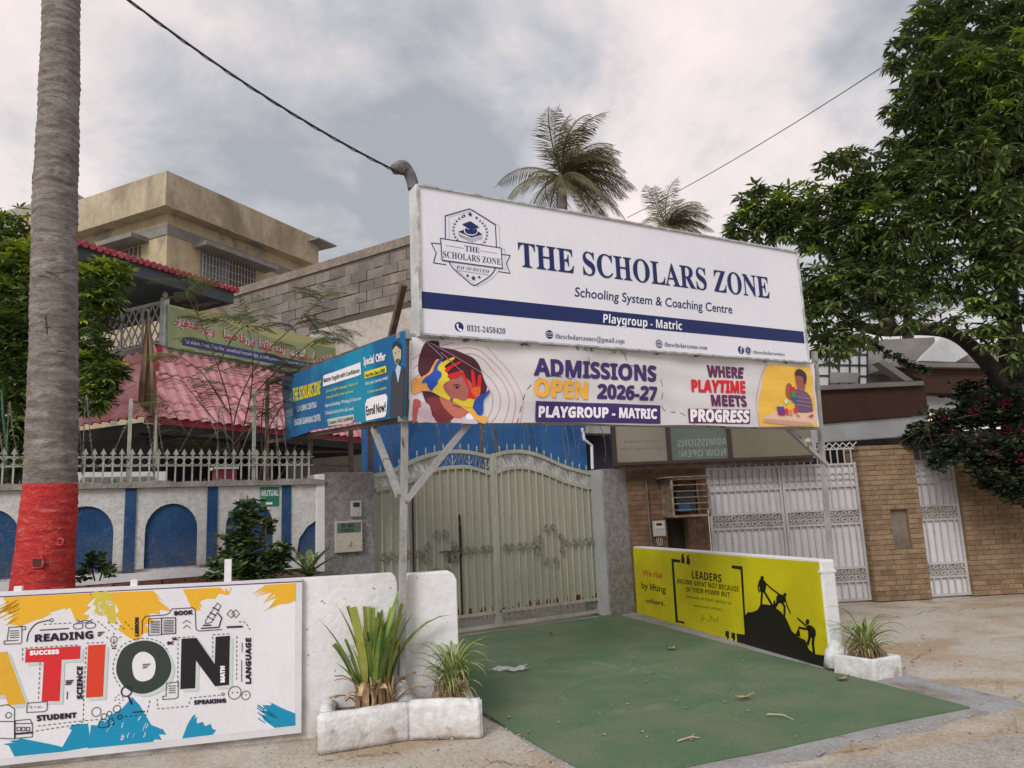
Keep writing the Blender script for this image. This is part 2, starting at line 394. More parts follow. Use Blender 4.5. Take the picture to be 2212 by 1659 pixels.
def mem(a, b, d0=0, d1=0, w=.05, nm='brace', m=STEEL): return MB().bar(FS.P(*a, d0), FS.P(*b, d1), w, up=(0, 1, 0)).build(nm, m, sf)
mem((1012, 915), (876, 1082), -.01, -.01, .046)
mem((1690, 915), (1785, 1003), .03, .03, .042)
for (a, b) in (((880, 727), (1762, 789)), ((884, 906), (1766, 924))):
    q = FS.P(*a, -.04), FS.P(*b, -.04); zz = (q[0].z + q[1].z) / 2
    MB().bar((XL, -.04, q[0].z), (XR + .03, -.04, q[1].z), .045).build('rail', STEEL, sf)
for u in (.12, .37, .62, .88):
    x = XL + (XR - XL) * u; MB().bar((x, .1, 3.05), (x, .1, 4.0), .04).build('upright', RUSTST, sf)
# arm of the frame that runs back over the wall and carries the blue banner
bo = FS.loc(FB.w(*[0, 0])); 
def FBS(X, Y, d=.05): return FS.loc(FB.w(FB.px(X, Y, d)[0], d, FB.px(X, Y, d)[1]))
ra, rb = FBS(876, 722), FBS(578, 828)
MB().bar(ra, (rb.x, rb.y, rb.z), .05).build('rail', RUSTST, sf)
ra2, rb2 = FBS(876, 905), FBS(578, 955); MB().bar(ra2, (rb2.x, rb2.y, rb2.z), .045).build('rail', RUSTST, sf)
MB().bar(rb + Vector((0, 0, .03)), (rb.x, rb.y, 0), .05).build('post', RUSTST, sf)
MB().bar(FBS(807, 925), FS.P(863, 1072, 0), .046, up=(0, 1, 0)).build('brace', STEEL, sf)
MB().bar(FS.P(872, 615, .2), FS.P(845, 728, .5), .05).build('brace', RUSTST, sf)
# ================================================================ the big sign
SGD = -.14
sg = thing('signboard', 'wide white school signboard with navy crest and navy stripe, on top of the steel frame', 'signboard', FS)
tl, tr, br, bl = [FS.px(*zs(*p), SGD) for p in ((96, 118), (2074, 470), (2115, 1040), (102, 893))]
xl = (tl[0] + bl[0]) / 2; xr = (tr[0] + br[0]) / 2; zt0, zt1, zb0, zb1 = tl[1], tr[1], bl[1], br[1]
def cab(y0, y1, e): return [(xl - e, zb0 - e), (xr + e, zb1 - e), (xr + e, zt1 + e), (xl - e, zt0 + e)]
MB().prism([(xl - .012, zb0 - .012), (xr + .012, zb1 - .012), (xr + .012, zt1 + .012), (xl - .012, zt0 + .012)], SGD + .006, SGD + .17, 0).build('cabinet', mat('cabinet_sheet', (.6, .62, .62), .5, (.45, .46, .44), 3, bump=.06, stain=(.22, .2, .18), sscale=4, slo=.62, shi=.8), sg, bevel=.004)
MB().prism([(xl, zb0), (xr, zb1), (xr, zt1), (xl, zt0)], SGD, SGD + .005).build('face', FLEX, sg); sgf = bpy.data.objects['face']
fr = MB(); e = .012
for a, b in (((xl, zb0), (xr, zb1)), ((xl, zt0), (xr, zt1)), ((xl, zb0), (xl, zt0)), ((xr, zb1), (xr, zt1))):
    fr.bar((a[0], SGD - .003, a[1]), (b[0], SGD - .003, b[1]), .016, .03, up=(0, 1, 0))
fr.build('trim', mat('trim_metal', (.5, .52, .54), .4, (.3, .3, .3), 12), sg)
B = Board(FS, sgf, SGD, Z=zs)
B.poly([(108, 670), (2099, 880), (2106, 942), (110, 758)], NAVY, 1); B.flush('stripe')
B.text('THE SCHOLARS ZONE', [(612, 413), (1914, 597), (1925, 708), (618, 541)], NAVY, 3, 'serif', .004, 5); 
B.flush('lettering')
B.text('Schooling System & Coaching Centre', [(912, 648), (1727, 742), (1729, 787), (908, 697)], NAVY, 2, bold=.008, res=4); B.flush()
B.text('Playgroup - Matric', [(1058, 790), (1465, 832), (1467, 873), (1056, 834)], ink(238, 238, 245), 3, 'heavy'); B.flush()
for t, q in (('0331-2458420', [(348, 846), (547, 865), (547, 892), (348, 876)]), ('thescholarszones@gmail.com', [(808, 889), (1168, 918), (1168, 943), (808, 915)]),
             ('thescholarszone.com', [(1376, 933), (1598, 953), (1598, 975), (1376, 957)]), ('/thescholarszones', [(1834, 976), (2001, 990), (2001, 1006), (1834, 995)])):
    B.text(t, q, NAVY, 2, 'serif', -.006, 3); B.flush()
WP = ink(236, 238, 248)
for c, r in (((307, 855), .040), ((777, 895), .039), ((1348, 944), .041), ((1774, 976), .042), ((1811, 979), .042)): B.disc(c, r, NAVY, 2); B.flush('contact_icon')
B.poly([(293, 842), (301, 838), (305, 850), (301, 856), (309, 866), (315, 864), (323, 873), (316, 880), (305, 874), (295, 860)], WP, 3)
B.stroke([(763, 884), (791, 887), (791, 907), (763, 904)], .003, WP, 3, True); B.stroke([(763, 884), (777, 898), (791, 887)], .003, WP, 3)
B.ring((1348, 944), .029, .004, WP, 3); B.ring((1348, 944), .013, .003, WP, 3, ry=.029); B.stroke([(1334, 936), (1362, 939)], .003, WP, 3); B.stroke([(1334, 949), (1362, 952)], .003, WP, 3)
B.text('f', [(1770, 960), (1780, 961), (1780, 994), (1770, 993)], WP, 3, 'heavy'); B.ring((1811, 979), .0095, .004, WP, 3)
B.stroke([(1799, 964), (1823, 966), (1823, 994), (1799, 992)], .004, WP, 3, True); B.flush('icon_marks', kind='stuff')
# crest
Bc = Board(FS, sgf, SGD, Z=zlogo)
def sh(pts, dx=75, dy=20): return [(x + dx, y + dy) for x, y in pts]
hexa = [(395, 660), (392, 215), (870, 75), (1372, 390), (1392, 830)]
low = [(470, 1110), (540, 1230), (660, 1340), (800, 1460), (950, 1572), (1110, 1490), (1250, 1400), (1340, 1300), (1372, 1225)]
rib = [(300, 760), (120, 742), (215, 935), (165, 1130), (405, 1165)]; rib2 = [(1500, 965), (1660, 985), (1590, 1140), (1655, 1335), (1435, 1300)]
card = [(300, 655), (1482, 845), (1505, 1240), (330, 1080)]
for q, cl_ in ((hexa, False), (low, False), (card, True)): Bc.stroke(sh(q), .010, GREYSH, 1, cl_)
Bc.stroke(hexa, .0085, NAVY, 2); Bc.stroke(low, .0085, NAVY, 2, sm=3); Bc.stroke(rib, .0075, NAVY, 2); Bc.stroke(rib2, .0075, NAVY, 2)
Bc.poly(card, FLEX, 3); Bc.stroke(card, .0085, NAVY, 4, True)
Bc.stroke([(400, 795), (752, 850)], .003, NAVY, 4); Bc.stroke([(1070, 898), (1405, 950)], .003, NAVY, 4); Bc.stroke([(615, 1278), (1245, 1365)], .003, NAVY, 3)
for c, r in (((762, 210), .017), ((878, 183), .026), ((1002, 252), .017), ((828, 1380), .017), ((943, 1430), .026), ((1055, 1410), .017)): Bc.star(c, r, NAVY, 3)
Bc.poly([(720, 378), (880, 318), (1055, 435), (895, 492)], NAVY, 4)
Bc.poly([(650, 520), (775, 478), (1000, 490), (1118, 575), (905, 635)], NAVY, 2); Bc.poly([(765, 440), (895, 512), (1018, 472), (1018, 545), (960, 590), (850, 590), (768, 540)], WP, 3, 3)
Bc.poly([(780, 455), (895, 500), (1005, 470), (1003, 545), (950, 575), (850, 572), (785, 535)], NAVY, 3.5, 3)
for k in (0, 28, 56): Bc.stroke([(655, 530 + k), (690, 590 + k * .6), (910, 665 + k), (1118, 600 + k)], .0028, NAVY, 2)
for i in range(10):
    for sgn, c0 in ((-1, (850, 480)), (1, (885, 520))):
        a = radians(118 + i * 13.5) if sgn < 0 else radians(52 - i * 12.5); r = 305 if sgn < 0 else 330
        x = c0[0] + r * cos(a) * .98; y = c0[1] - r * sin(a) * .92 + (10 if sgn < 0 else 40)
        t = a + pi / 2
        for s2 in (-.6, .6):
            dx, dy = cos(t * 1 + s2), -sin(t + s2); 
            if sgn > 0: dx, dy = -cos(t - s2) * -1, sin(t - s2) * -1
            Bc.stroke([(x, y), (x - dx * 36 * (-sgn), y - dy * 36 * (-sgn))], .0065, NAVY, 2)
Bc.flush('crest')
Bc.text('THE', [(770, 790), (1060, 838), (1062, 940), (775, 900)], NAVY, 4, 'serif'); Bc.text('SCHOLARS ZONE', [(348, 895), (1472, 1055), (1476, 1172), (350, 1022)], NAVY, 4, 'serif', -.004)
Bc.text('WAY TO SUCCESS', [(625, 1180), (1262, 1270), (1252, 1330), (610, 1240)], NAVY, 3, 'serif', -.008, shear=.3); Bc.flush()
# ================================================================ white admissions banner
def wave(x, z):
    return .014 * sin(2.1 * x + .6 * z) + .010 * sin(6 * x - 6 * z + 1) * (.5 + .5 * sin(1.3 * x)) + .0055 * sin(12 * x + 10 * z) + .004 * sin(3 * x + 23 * z) - .010 * math.exp(-((x - .12) ** 2 * 20)) * sin(26 * (z - 2.9) + 8 * x)
wb = thing('admissions_banner', 'long white vinyl banner reading ADMISSIONS OPEN 2026-27 with portrait of paint-covered child', 'banner', FS)
BD = -.10
def cloth(F, corners, d, disp, m, par, nu=80, nv=14, sag=0.0, th=.004, nm='cloth'):
    c = [Vector(F.px(*p, d)) for p in corners]
    def pt(u, v, off):
        p = c[3].lerp(c[2], u).lerp(c[0].lerp(c[1], u), v); z = p.y - sag * sin(pi * u) * (1 - v) + .006 * sin(19 * u + 2) * (1 - v) + (.004 * abs(sin(23 * u)) * v)
        return (p.x, d + disp(p.x, z) + off, z)
    mb = MB(); mb.grid(lambda u, v: pt(u, v, 0), nu, nv); mb.grid(lambda u, v: pt(1 - u, v, th), nu, nv)
    for e in ((0, 0), (0, 1)): pass
    mb.grid(lambda u, v: pt(u, 0, th * (1 - v)), nu, 1); mb.grid(lambda u, v: pt(u, 1, th * v), nu, 1); mb.grid(lambda u, v: pt(0, u, th * v), nv, 1); mb.grid(lambda u, v: pt(1, u, th * (1 - v)), nv, 1)
    return mb.build(nm, m, par, smooth=True)
wbc = cloth(FS, [zw(62, 62), zw(2148, 207), zw(2176, 533), zw(46, 500)], BD, wave, CLOTH, wb, 110, 36)
B = Board(FS, wbc, BD, wave, .07, zw, lift=.0026)
INDIGO = ink(58, 44, 104); PLUM = ink(96, 40, 84); GOLD = ink(240, 176, 62); RED = ink(214, 30, 44); WT = ink(240, 238, 244)
B.text('ADMISSIONS', [(694, 180), (1332, 218), (1334, 293), (692, 262)], INDIGO, 2, 'heavy', 0, 4, fat=.006); B.flush()
B.text('OPEN', [(695, 288), (972, 303), (974, 385), (695, 372)], GOLD, 3, 'heavy', 0, 4, fat=.006); B.flush()
B.text('2026-27', [(1026, 313), (1336, 327), (1334, 392), (1026, 382)], INDIGO, 2, 'heavy', 0, 4, fat=.006); B.flush()
B.poly([(700, 397), (1356, 418), (1356, 514), (700, 506)], INDIGO, 2); B.flush('label_panel')
B.text('PLAYGROUP - MATRIC', [(719, 427), (1337, 440), (1336, 487), (719, 479)], WT, 3, 'heavy', 0, 3, fat=.004); B.flush()
B.text('WHERE', [(1601, 212), (1786, 226), (1784, 276), (1603, 268)], PLUM, 2, 'heavy', 0, 3, fat=.006); B.flush()
B.text('PLAYTIME', [(1521, 287), (1794, 296), (1797, 354), (1523, 345)], RED, 2, 'heavy', 0, 3, fat=.006); B.flush()
B.text('MEETS', [(1624, 366), (1800, 372), (1805, 424), (1626, 419)], PLUM, 2, 'heavy', 0, 3, fat=.006); B.flush()
B.poly([(1504, 434), (1818, 441), (1820, 514), (1508, 510)], PLUM, 2); B.flush('label_panel')
B.text('PROGRESS', [(1517, 441), (1812, 450), (1812, 506), (1519, 500)], WT, 3, 'heavy', 0, 3, fat=.006); B.flush()
DG = ink(70, 66, 80)
B.stroke([(604, 520), (632, 400), (655, 340), (720, 282), (800, 270), (905, 285)], .006, DG, 1, dash=(.06, .05), sm=4)
B.stroke([(985, 180), (970, 205), (975, 170)], .004, DG, 1)
B.stroke([(1165, 150), (1190, 205), (1260, 225), (1350, 265), (1372, 330), (1362, 400), (1385, 448), (1465, 455), (1500, 480), (1540, 520)], .006, DG, 1, dash=(.07, .06), sm=4); B.flush('dashed_line', kind='stuff')
# portrait on the left
B = Board(FS, wbc, BD, wave, .06, zkid, lift=.0028)
LR = ink(214, 60, 84)
for q in ([(60, 445), (190, 350)], [(60, 620), (190, 520)], [(75, 805), (180, 715)], [(575, 195), (820, 140)], [(690, 275), (900, 250), (1110, 240), (1300, 300), (1500, 470), (1650, 620), (1800, 850), (1890, 1050), (1930, 1300), (1900, 1500), (1860, 1655)],
          [(1020, 350), (1180, 360), (1350, 460), (1520, 640), (1700, 850), (1790, 1080), (1810, 1300), (1770, 1500), (1700, 1650)], [(1310, 630), (1480, 790), (1590, 960), (1655, 1150), (1655, 1330), (1590, 1500), (1460, 1640)],
          [(1405, 905), (1500, 1050), (1530, 1200), (1510, 1380), (1430, 1530)], [(1410, 205), (1600, 420), (1800, 630), (1950, 880), (2040, 1120), (2060, 1350), (2010, 1655)]):
    B.stroke(q, .0035, LR, 1, sm=3)
B.flush('pink_lines', kind='stuff')
P = lambda q, c, l, s_=3: B.poly(q, ink(*c), l, s_)
P([(220, 240), (340, 110), (540, 110), (560, 220), (780, 260), (1000, 350), (1180, 440), (1290, 580), (1330, 700), (1400, 880), (1420, 1000), (1300, 1260), (1000, 1430), (830, 1510), (520, 1600), (300, 1250), (200, 780), (150, 640)], (74, 34, 46), 1)
P([(600, 900), (760, 780), (940, 700), (1060, 800), (1150, 900), (1200, 1180), (1120, 1330), (1060, 1430), (960, 1520), (840, 1530), (660, 1350), (560, 1150), (560, 1020)], (176, 104, 96), 2)
P([(560, 1150), (700, 1150), (980, 1300), (1060, 1400), (960, 1525), (830, 1520), (650, 1350)], (190, 110, 94), 2.6)
P([(300, 1180), (560, 1150), (640, 1340), (830, 1525), (770, 1600), (520, 1600), (430, 1450)], (122, 50, 56), 2.3)
P([(60, 1200), (200, 1220), (180, 1400), (110, 1590), (55, 1590)], (176, 84, 84), 2)
P([(140, 1590), (190, 1260), (350, 1280), (420, 1480), (520, 1605), (300, 1600)], (196, 176, 184), 2.2)
P([(760, 1600), (850, 1510), (1030, 1500), (1200, 1560), (1220, 1640), (900, 1620)], (206, 190, 200), 2.4)
P([(1030, 1480), (1090, 1440), (1150, 1470), (1190, 1540), (1050, 1560)], (236, 236, 246), 2.8)
P([(60, 830), (190, 780), (330, 700), (420, 560), (500, 440), (620, 520), (640, 640), (700, 720), (720, 850), (600, 920), (680, 1080), (780, 1180), (760, 1215), (600, 1140), (400, 1040), (220, 1030), (60, 1080)], (226, 160, 84), 3)
P([(520, 590), (600, 500), (790, 410), (805, 450), (650, 560), (660, 620), (690, 760), (720, 830), (640, 880), (600, 960), (670, 1070), (760, 1170), (740, 1200), (560, 1120), (430, 1040), (420, 950), (520, 860)], (226, 206, 60), 3.6)
P([(460, 560), (560, 430), (600, 445), (520, 560), (500, 640), (570, 690), (560, 780), (490, 850), (500, 900), (440, 980), (400, 1030), (330, 950), (300, 880), (220, 885), (260, 800), (400, 690)], (36, 84, 180), 4)
P([(640, 640), (740, 560), (900, 490), (935, 520), (800, 590), (680, 690)], (218, 34, 40), 4); P([(700, 740), (960, 650), (985, 690), (900, 760), (720, 805)], (214, 30, 38), 4)
P([(1190, 1180), (1080, 1160), (1090, 1010), (980, 760), (960, 690), (1000, 690), (1060, 830), (1115, 1000), (1150, 960), (1130, 660), (1160, 640), (1190, 690), (1220, 900), (1240, 950), (1255, 770), (1290, 730), (1320, 770), (1310, 920), (1300, 1080)], (216, 30, 38), 3.6)
P([(780, 1180), (860, 1165), (1000, 1215), (1100, 1150), (1200, 1180), (1260, 1100), (1300, 1120), (1240, 1300), (1320, 1470), (1400, 1500), (1420, 1580), (1350, 1640), (1200, 1560), (1080, 1420), (960, 1330), (780, 1215)], (224, 170, 74), 3.2)
P([(790, 1185), (860, 1170), (1000, 1220), (1100, 1170), (1180, 1200), (1160, 1320), (1100, 1330), (960, 1300), (800, 1220)], (220, 196, 50), 4)
P([(1120, 1010), (1200, 960), (1290, 960), (1300, 1060), (1240, 1150), (1180, 1120)], (222, 100, 40), 4.2)
P([(1200, 1200), (1290, 1110), (1400, 1060), (1440, 1010), (1465, 1050), (1420, 1120), (1360, 1200), (1350, 1380), (1310, 1480), (1240, 1470), (1200, 1400), (1160, 1340)], (30, 74, 160), 4.4)
B.disc((768, 1192), .012, ink(40, 90, 150), 4.8); P([(820, 960), (860, 945), (900, 965), (860, 985)], (40, 24, 30), 3.1); P([(760, 930), (860, 905), (940, 940), (860, 925)], (90, 40, 44), 3.2)
P([(780, 1290), (860, 1290), (1000, 1345), (1010, 1362), (880, 1325)], (130, 50, 54), 2.9)
for q in ([(300, 150), (600, 430)], [(330, 130), (820, 400), (1330, 700)], [(560, 330), (980, 690)]): B.stroke(q, .007, ink(150, 124, 140), 4.9)
B.flush('printed_portrait')
# boy with blocks on the right
B = Board(FS, wbc, BD, wave, .06, zboy, lift=.0028)
P([(300, 112), (700, 140), (1270, 170), (1345, 480), (1370, 900), (1400, 1240), (1440, 1585), (120, 1575), (80, 1250), (90, 900), (150, 500), (220, 260)], (232, 186, 74), 1, 0)
B.stroke([(270, 105), (150, 330), (60, 650), (32, 1000), (55, 1300), (95, 1580)], .004, ink(170, 70, 80), 2, sm=3); B.flush('yellow_panel')
P([(460, 1230), (1390, 1240), (1420, 1420), (1350, 1560), (860, 1570), (200, 1470), (170, 1370)], (222, 186, 160), 2, 0); P([(210, 1395), (1300, 1490), (1360, 1560), (860, 1570), (200, 1475)], (200, 156, 138), 3, 0)
P([(905, 700), (1110, 740), (1250, 860), (1320, 1130), (1300, 1240), (960, 1230), (930, 1000), (900, 850)], (110, 84, 112), 3)
for y in (880, 970, 1060): B.stroke([(940, y), (1280, y + 60)], .012, ink(150, 118, 138), 4)
P([(905, 380), (930, 560), (950, 660), (1010, 740), (1110, 740), (1150, 600), (1160, 400), (1000, 330)], (150, 88, 74), 4); P([(890, 380), (905, 270), (990, 220), (1100, 270), (1170, 380), (1160, 560), (1110, 560), (1090, 420), (980, 380)], (58, 38, 58), 5)
P([(700, 700), (720, 600), (770, 550), (850, 640), (810, 730), (840, 920), (790, 940), (700, 840)], (156, 84, 66), 3.5)
for q, c in ((((800, 650), (890, 650), (905, 770), (810, 770)), (204, 40, 60)), (((810, 770), (905, 770), (910, 900), (820, 895)), (48, 140, 76)), (((822, 897), (915, 900), (930, 1015), (845, 1010)), (44, 96, 160)),
             (((470, 1110), (640, 1110), (640, 1180), (480, 1180)), (50, 84, 160)), (((485, 1180), (655, 1180), (650, 1320), (500, 1310)), (120, 40, 110)), (((655, 1150), (730, 1155), (735, 1310), (670, 1310)), (206, 44, 56)),
             (((750, 1180), (830, 1180), (835, 1315), (755, 1310)), (206, 130, 80)), (((870, 1145), (960, 1145), (970, 1270), (885, 1265)), (214, 40, 44)), (((640, 975), (700, 920), (750, 985), (685, 1065)), (214, 224, 196)),
             (((1215, 1350), (1300, 1290), (1340, 1300), (1310, 1370)), (190, 50, 66)), (((925, 1335), (980, 1295), (1030, 1345)), (110, 140, 110))): B.poly(list(q), ink(*c), 6)
B.flush('printed_boy')
# ================================================================ blue banner
bb = thing('offer_banner', 'blue vinyl banner with yellow heading, hung on the arm left of the sign post', 'banner', FB)
def wave2(x, z): return .007 * sin(4 * x + 2.2 * z) + .003 * sin(9 * x - 7 * z) + .022 * math.exp(-((z - 2.38) / .12) ** 2) * math.exp(-((x + 1.55) / .45) ** 2)
BLUE = mat('blue_vinyl', lin((26, 104, 158)), .38, lin((22, 148, 182)), 1.1, .42, .56, fine=.03, trans=.1)
bbc = cloth(FB, [zblue(22, 740), zblue(1880, 15), zblue(1885, 1330), zblue(90, 1650)], -.03, wave2, BLUE, bb, 50, 16, sag=-.05)
B = Board(FB, bbc, -.03, wave2, .07, zblue, lift=.0026)
YL = ink(226, 214, 60); LW = ink(220, 230, 238); LG = ink(190, 210, 110)
def ql(x0, y0, x1, y1, h, sl): return [(x0, y0 - h), (x1, y1 - h * .98), (x1, y1), (x0, y0)]
B.text('THE SCHOLARS ZONE', [(210, 890), (632, 770), (622, 965), (215, 1075)], YL, 2, 'heavy', 0, 2, fat=.003); B.flush()
B.text('COACHING CENTRE &', [(260, 1150), (555, 1075), (558, 1165), (262, 1235)], LW, 2, '', .02, 2); B.text('ENGLISH LEARNING CENTRE', [(230, 1350), (620, 1265), (622, 1365), (232, 1440)], LW, 2, '', .02, 2); B.flush()
B.poly([(672, 690), (1215, 482), (1228, 670), (668, 855)], WT, 2); B.flush('label_panel'); B.text('Master English with Confidence', [(682, 730), (1200, 575), (1202, 635), (685, 795)], K, 3, 'heavy', 0, 2); B.flush()
B.text('Join our English Language Classes and', [(715, 895), (1168, 775), (1168, 818), (715, 945)], LG, 2, '', .01, 2); B.text('hone your skills to the next level', [(715, 990), (1100, 895), (1100, 940), (715, 1040)], LG, 2, '', .01, 2)
B.text('· Improve Speaking, Writing & Grammar', [(680, 1115), (1230, 995), (1230, 1050), (680, 1170)], LW, 2, '', .01, 2); B.text('· Tailored Lessons for all Levels', [(680, 1225), (1110, 1150), (1110, 1205), (680, 1285)], LW, 2, '', .01, 2); B.flush()
B.poly([(722, 1350), (1110, 1270), (1115, 1350), (1060, 1400), (745, 1448)], ink(206, 206, 196), 2); B.flush('label_panel'); B.text('Contact: 03312458420', [(745, 1375), (1100, 1300), (1102, 1352), (748, 1425)], K, 3, '', .01, 2); B.flush()
B.text('Special Offer', [(1270, 410), (1608, 325), (1610, 455), (1272, 540)], WT, 2, '', .03, 2); B.flush()
B.poly([(1286, 635), (1618, 538), (1632, 640), (1290, 735)], YL, 2); B.flush('label_panel'); B.text('Your First Class is FREE', [(1300, 665), (1605, 575), (1607, 635), (1302, 715)], K, 3, '', .02, 2); B.flush()
B.text('Start your journey today!', [(1298, 780), (1655, 685), (1655, 740), (1298, 835)], LW, 2, '', .01, 2); B.text('Limited seats available', [(1330, 910), (1632, 845), (1632, 890), (1330, 955)], LG, 2, '', .01, 2); B.flush()
B.poly([(1310, 1050), (1400, 1010), (1620, 965), (1645, 1010), (1625, 1260), (1600, 1310), (1290, 1370), (1285, 1130)], WT, 2); B.flush('label_panel'); B.text('Enroll Now!', [(1298, 1150), (1620, 1080), (1618, 1230), (1302, 1290)], K, 3, '', .02, 2); B.flush()
P([(1725, 620), (1770, 560), (1830, 530), (1878, 570), (1880, 1310), (1670, 1320), (1685, 950), (1700, 700)], (60, 62, 72), 2, 0); P([(1760, 600), (1795, 800), (1835, 560), (1790, 520)], (176, 206, 220), 3, 0)
P([(1715, 270), (1760, 210), (1820, 240), (1838, 340), (1830, 450), (1800, 520), (1765, 510), (1740, 430)], (190, 178, 140), 3); P([(1710, 280), (1740, 185), (1800, 180), (1835, 250), (1828, 290), (1770, 235), (1725, 290)], (34, 40, 66), 4)
B.disc((1765, 345), .008, K, 4, 8); B.disc((1812, 325), .007, K, 4, 8); P([(1760, 470), (1775, 440), (1800, 432), (1825, 440), (1818, 490), (1795, 515), (1770, 500)], (96, 96, 84), 3.5); B.stroke([(1782, 455), (1808, 452)], .003, ink(150, 90, 80), 4); B.flush('printed_man')
SW = LW
B.stroke([(85, 1030), (125, 945), (180, 995), (180, 1140), (150, 1400), (110, 1330)], .004, SW, 2); B.stroke([(95, 1175), (200, 1140)], .005, SW, 2); B.stroke([(100, 1310), (215, 1275)], .005, SW, 2); B.star((130, 1070), .03, SW, 2)
B.text('THE SCHOLARS ZONE', [(90, 1215), (205, 1185), (207, 1255), (92, 1285)], SW, 2, 'serif', 0, 1); B.flush('crest')
# ================================================================ ground
DIRT = mat('dusty_concrete', (.425, .38, .315), .97, (.47, .435, .38), 1.1, .38, .62, bump=.6, bscale=60, stain=(.37, .285, .20), sscale=.9, slo=.46, shi=.60, fine=.16)
gm = MB()
def gz(x, y): return 0.0
gm.grid(lambda u, v: (-60 + 120 * u, -10 + 170 * v, -.012), 60, 60)
ground = gm.build('ground', DIRT); ground['kind'] = 'structure'
rd = MB()                                         # the road edge, nearest the camera, pale worn concrete
rp = [gnd(1700, 1659), gnd(2212, 1580), gnd(2700, 1490), gnd(3200, 1700), gnd(1500, 1900)]
rd.add([(x, y, -.006) for x, y in rp], [(0, 4, 3, 2, 1)]); r = rd.build('road', mat('road_concrete', (.42, .395, .36), .95, (.34, .30, .26), 1.7, .45, .65, bump=.8, bscale=80, fine=.25)); r['kind'] = 'structure'
A = FG.w(-.1, -.22); Bq = FG.w(3.62, -.22); C = Vector((*gnd(2092, 1532), 0)); D = Vector((*gnd(1310, 1700), 0))
def cq(u, v): return (A.lerp(Bq, u)).lerp(D.lerp(C, u), v)
# concrete slab under the carpet with a grey front lip
sl = MB()
def off(p, q, dist): d = (q - p).normalized(); return d * dist
A2 = A + Vector((0, .45, 0)); B2 = Bq + Vector((.3, .5, 0)); C2 = C + Vector((.62, -.12, 0)); D2 = D + Vector((.1, -.42, 0)); 
def cq2(u, v): return (A2.lerp(B2, u)).lerp(D2.lerp(C2, u), v)
def slab(u, v):
    p = cq2(u, v); n = .035 * sin(p.x * 5.1 + p.y * 3) * (v > .9) + .02 * sin(p.x * 13); p = p + Vector((0, n if v > .95 else 0, 0)); p.z = .008 if .02 < v < .965 and .01 < u < .985 else -.015; return p
sl.grid(lambda u, v: slab(u, 1 - v), 60, 60); s_ = sl.build('driveway', mat('slab_concrete', (.335, .34, .355), .95, (.30, .29, .28), 2.5, .42, .58, bump=.8, bscale=60, stain=(.2, .17, .14), sscale=2, slo=.55, shi=.7), smooth=True); s_['kind'] = 'structure'
cr = [((.05, .62), (.95, .50)), ((.25, .9), (.9, .66)), ((.10, .80), (.55, .74)), ((.45, .30), (.62, .8)), ((.3, .2), (.22, .7)), ((.7, .35), (.5, .62)), ((.05, .4), (.5, .5))]
cp = MB()
def cz(u, v):
    h = .018 + .004 * sin(9 * u + 3 * v) * sin(7 * v - 2 * u)
    for (a, b) in cr:
        dx, dy = b[0] - a[0], b[1] - a[1]; L2 = dx * dx + dy * dy; t = ((u - a[0]) * dx + (v - a[1]) * dy) / L2
        if 0 < t < 1:
            w = .012 * sin(11 * t + a[0] * 9); e = ((u - a[0]) * dy - (v - a[1]) * dx) / sqrt(L2) + w; h += .034 * math.exp(-(e / .0065) ** 2) * sin(pi * t) * (.6 + .4 * sin(23 * t))
    return h
def cpt(u, v):
    e = .006 * sin(31 * u + 9 * v); p = cq(min(max(u, 0), 1), v); p = p + Vector((e if v > .97 else 0, .03 * sin(11 * u) * .4 if v > .985 else 0, 0)); p.z = cz(u, v); return p
cp.grid(lambda u, v: cpt(u, 1 - v), 170, 190)
E4 = 40
for f in (lambda t: (t, 1), lambda t: (0, t), lambda t: (1, 1 - t)):
    o = len(cp.v)
    for i in range(E4 + 1):
        u, v = f(i / E4); p = cpt(u, v); cp.v += [tuple(p), (p.x, p.y, 0)]
    for i in range(E4): cp.f.append((o + 2 * i, o + 2 * i + 1, o + 2 * i + 3, o + 2 * i + 2)); cp.m.append(0)
CARP = mat('green_carpet', (.125, .205, .118), .95, (.19, .235, .15), 1.5, .4, .66, bump=.8, bscale=150, stain=(.20, .215, .165), sscale=2.3, slo=.5, shi=.95, fine=.14, spec=.05)
tag(cp.build('green_carpet', CARP, smooth=True), 'worn green carpet laid across the driveway in front of the double gate', 'carpet')
# ================================================================ low street wall with the lettered banner
T0 = FT
def tz(X, Y, d=0): return T0.px(X, Y, d)
zt = tz(655, 1248)[1]
xe = tz(988, 1300)[0]; ztop1 = tz(985, 1233)[1]
lw = thing('low_wall', 'low whitewashed street wall with rounded top corner, behind the corner planter', 'wall', FT)
gA, gB = T0.px(*zp(792, 500))[0], T0.px(*zp(836, 500))[0]
MB().prism([(-4.6, -.02), (gA, -.02), (gA, zt - .09), (gA - .012, zt - .035), (gA - .04, zt - .006), (-4.6, zt)], 0, .14).build('masonry', WALLW, lw, bevel=.012)
MB().prism([(gB, -.02), (xe, -.02), (xe, ztop1 - .07), (xe - .02, ztop1 - .025), (xe - .06, ztop1), (gB, ztop1 - .004)], 0, .14).build('masonry', WALLW, lw, bevel=.012)
MB().box((gA + .002, .05, -.02), (gB - .002, .12, .5)).build('infill', WALLW, lw)
mb = MB(); rc_ = random.Random(31)
for i in range(34):
    cx_ = rc_.uniform(T0.px(*zp(30, 900))[0], xe - .03); cz_ = rc_.choice((rc_.uniform(.42, .62), rc_.uniform(.42, 1.12))); s_ = rc_.uniform(.003, .013); n_ = 7
    if gA - .02 < cx_ < gB + .02: continue
    mb.add([(cx_ + s_ * rc_.uniform(.5, 1.4) * cos(2 * pi * k / n_), -.0012, cz_ + s_ * rc_.uniform(.3, 1) * sin(2 * pi * k / n_)) for k in range(n_)], [tuple(range(n_))])
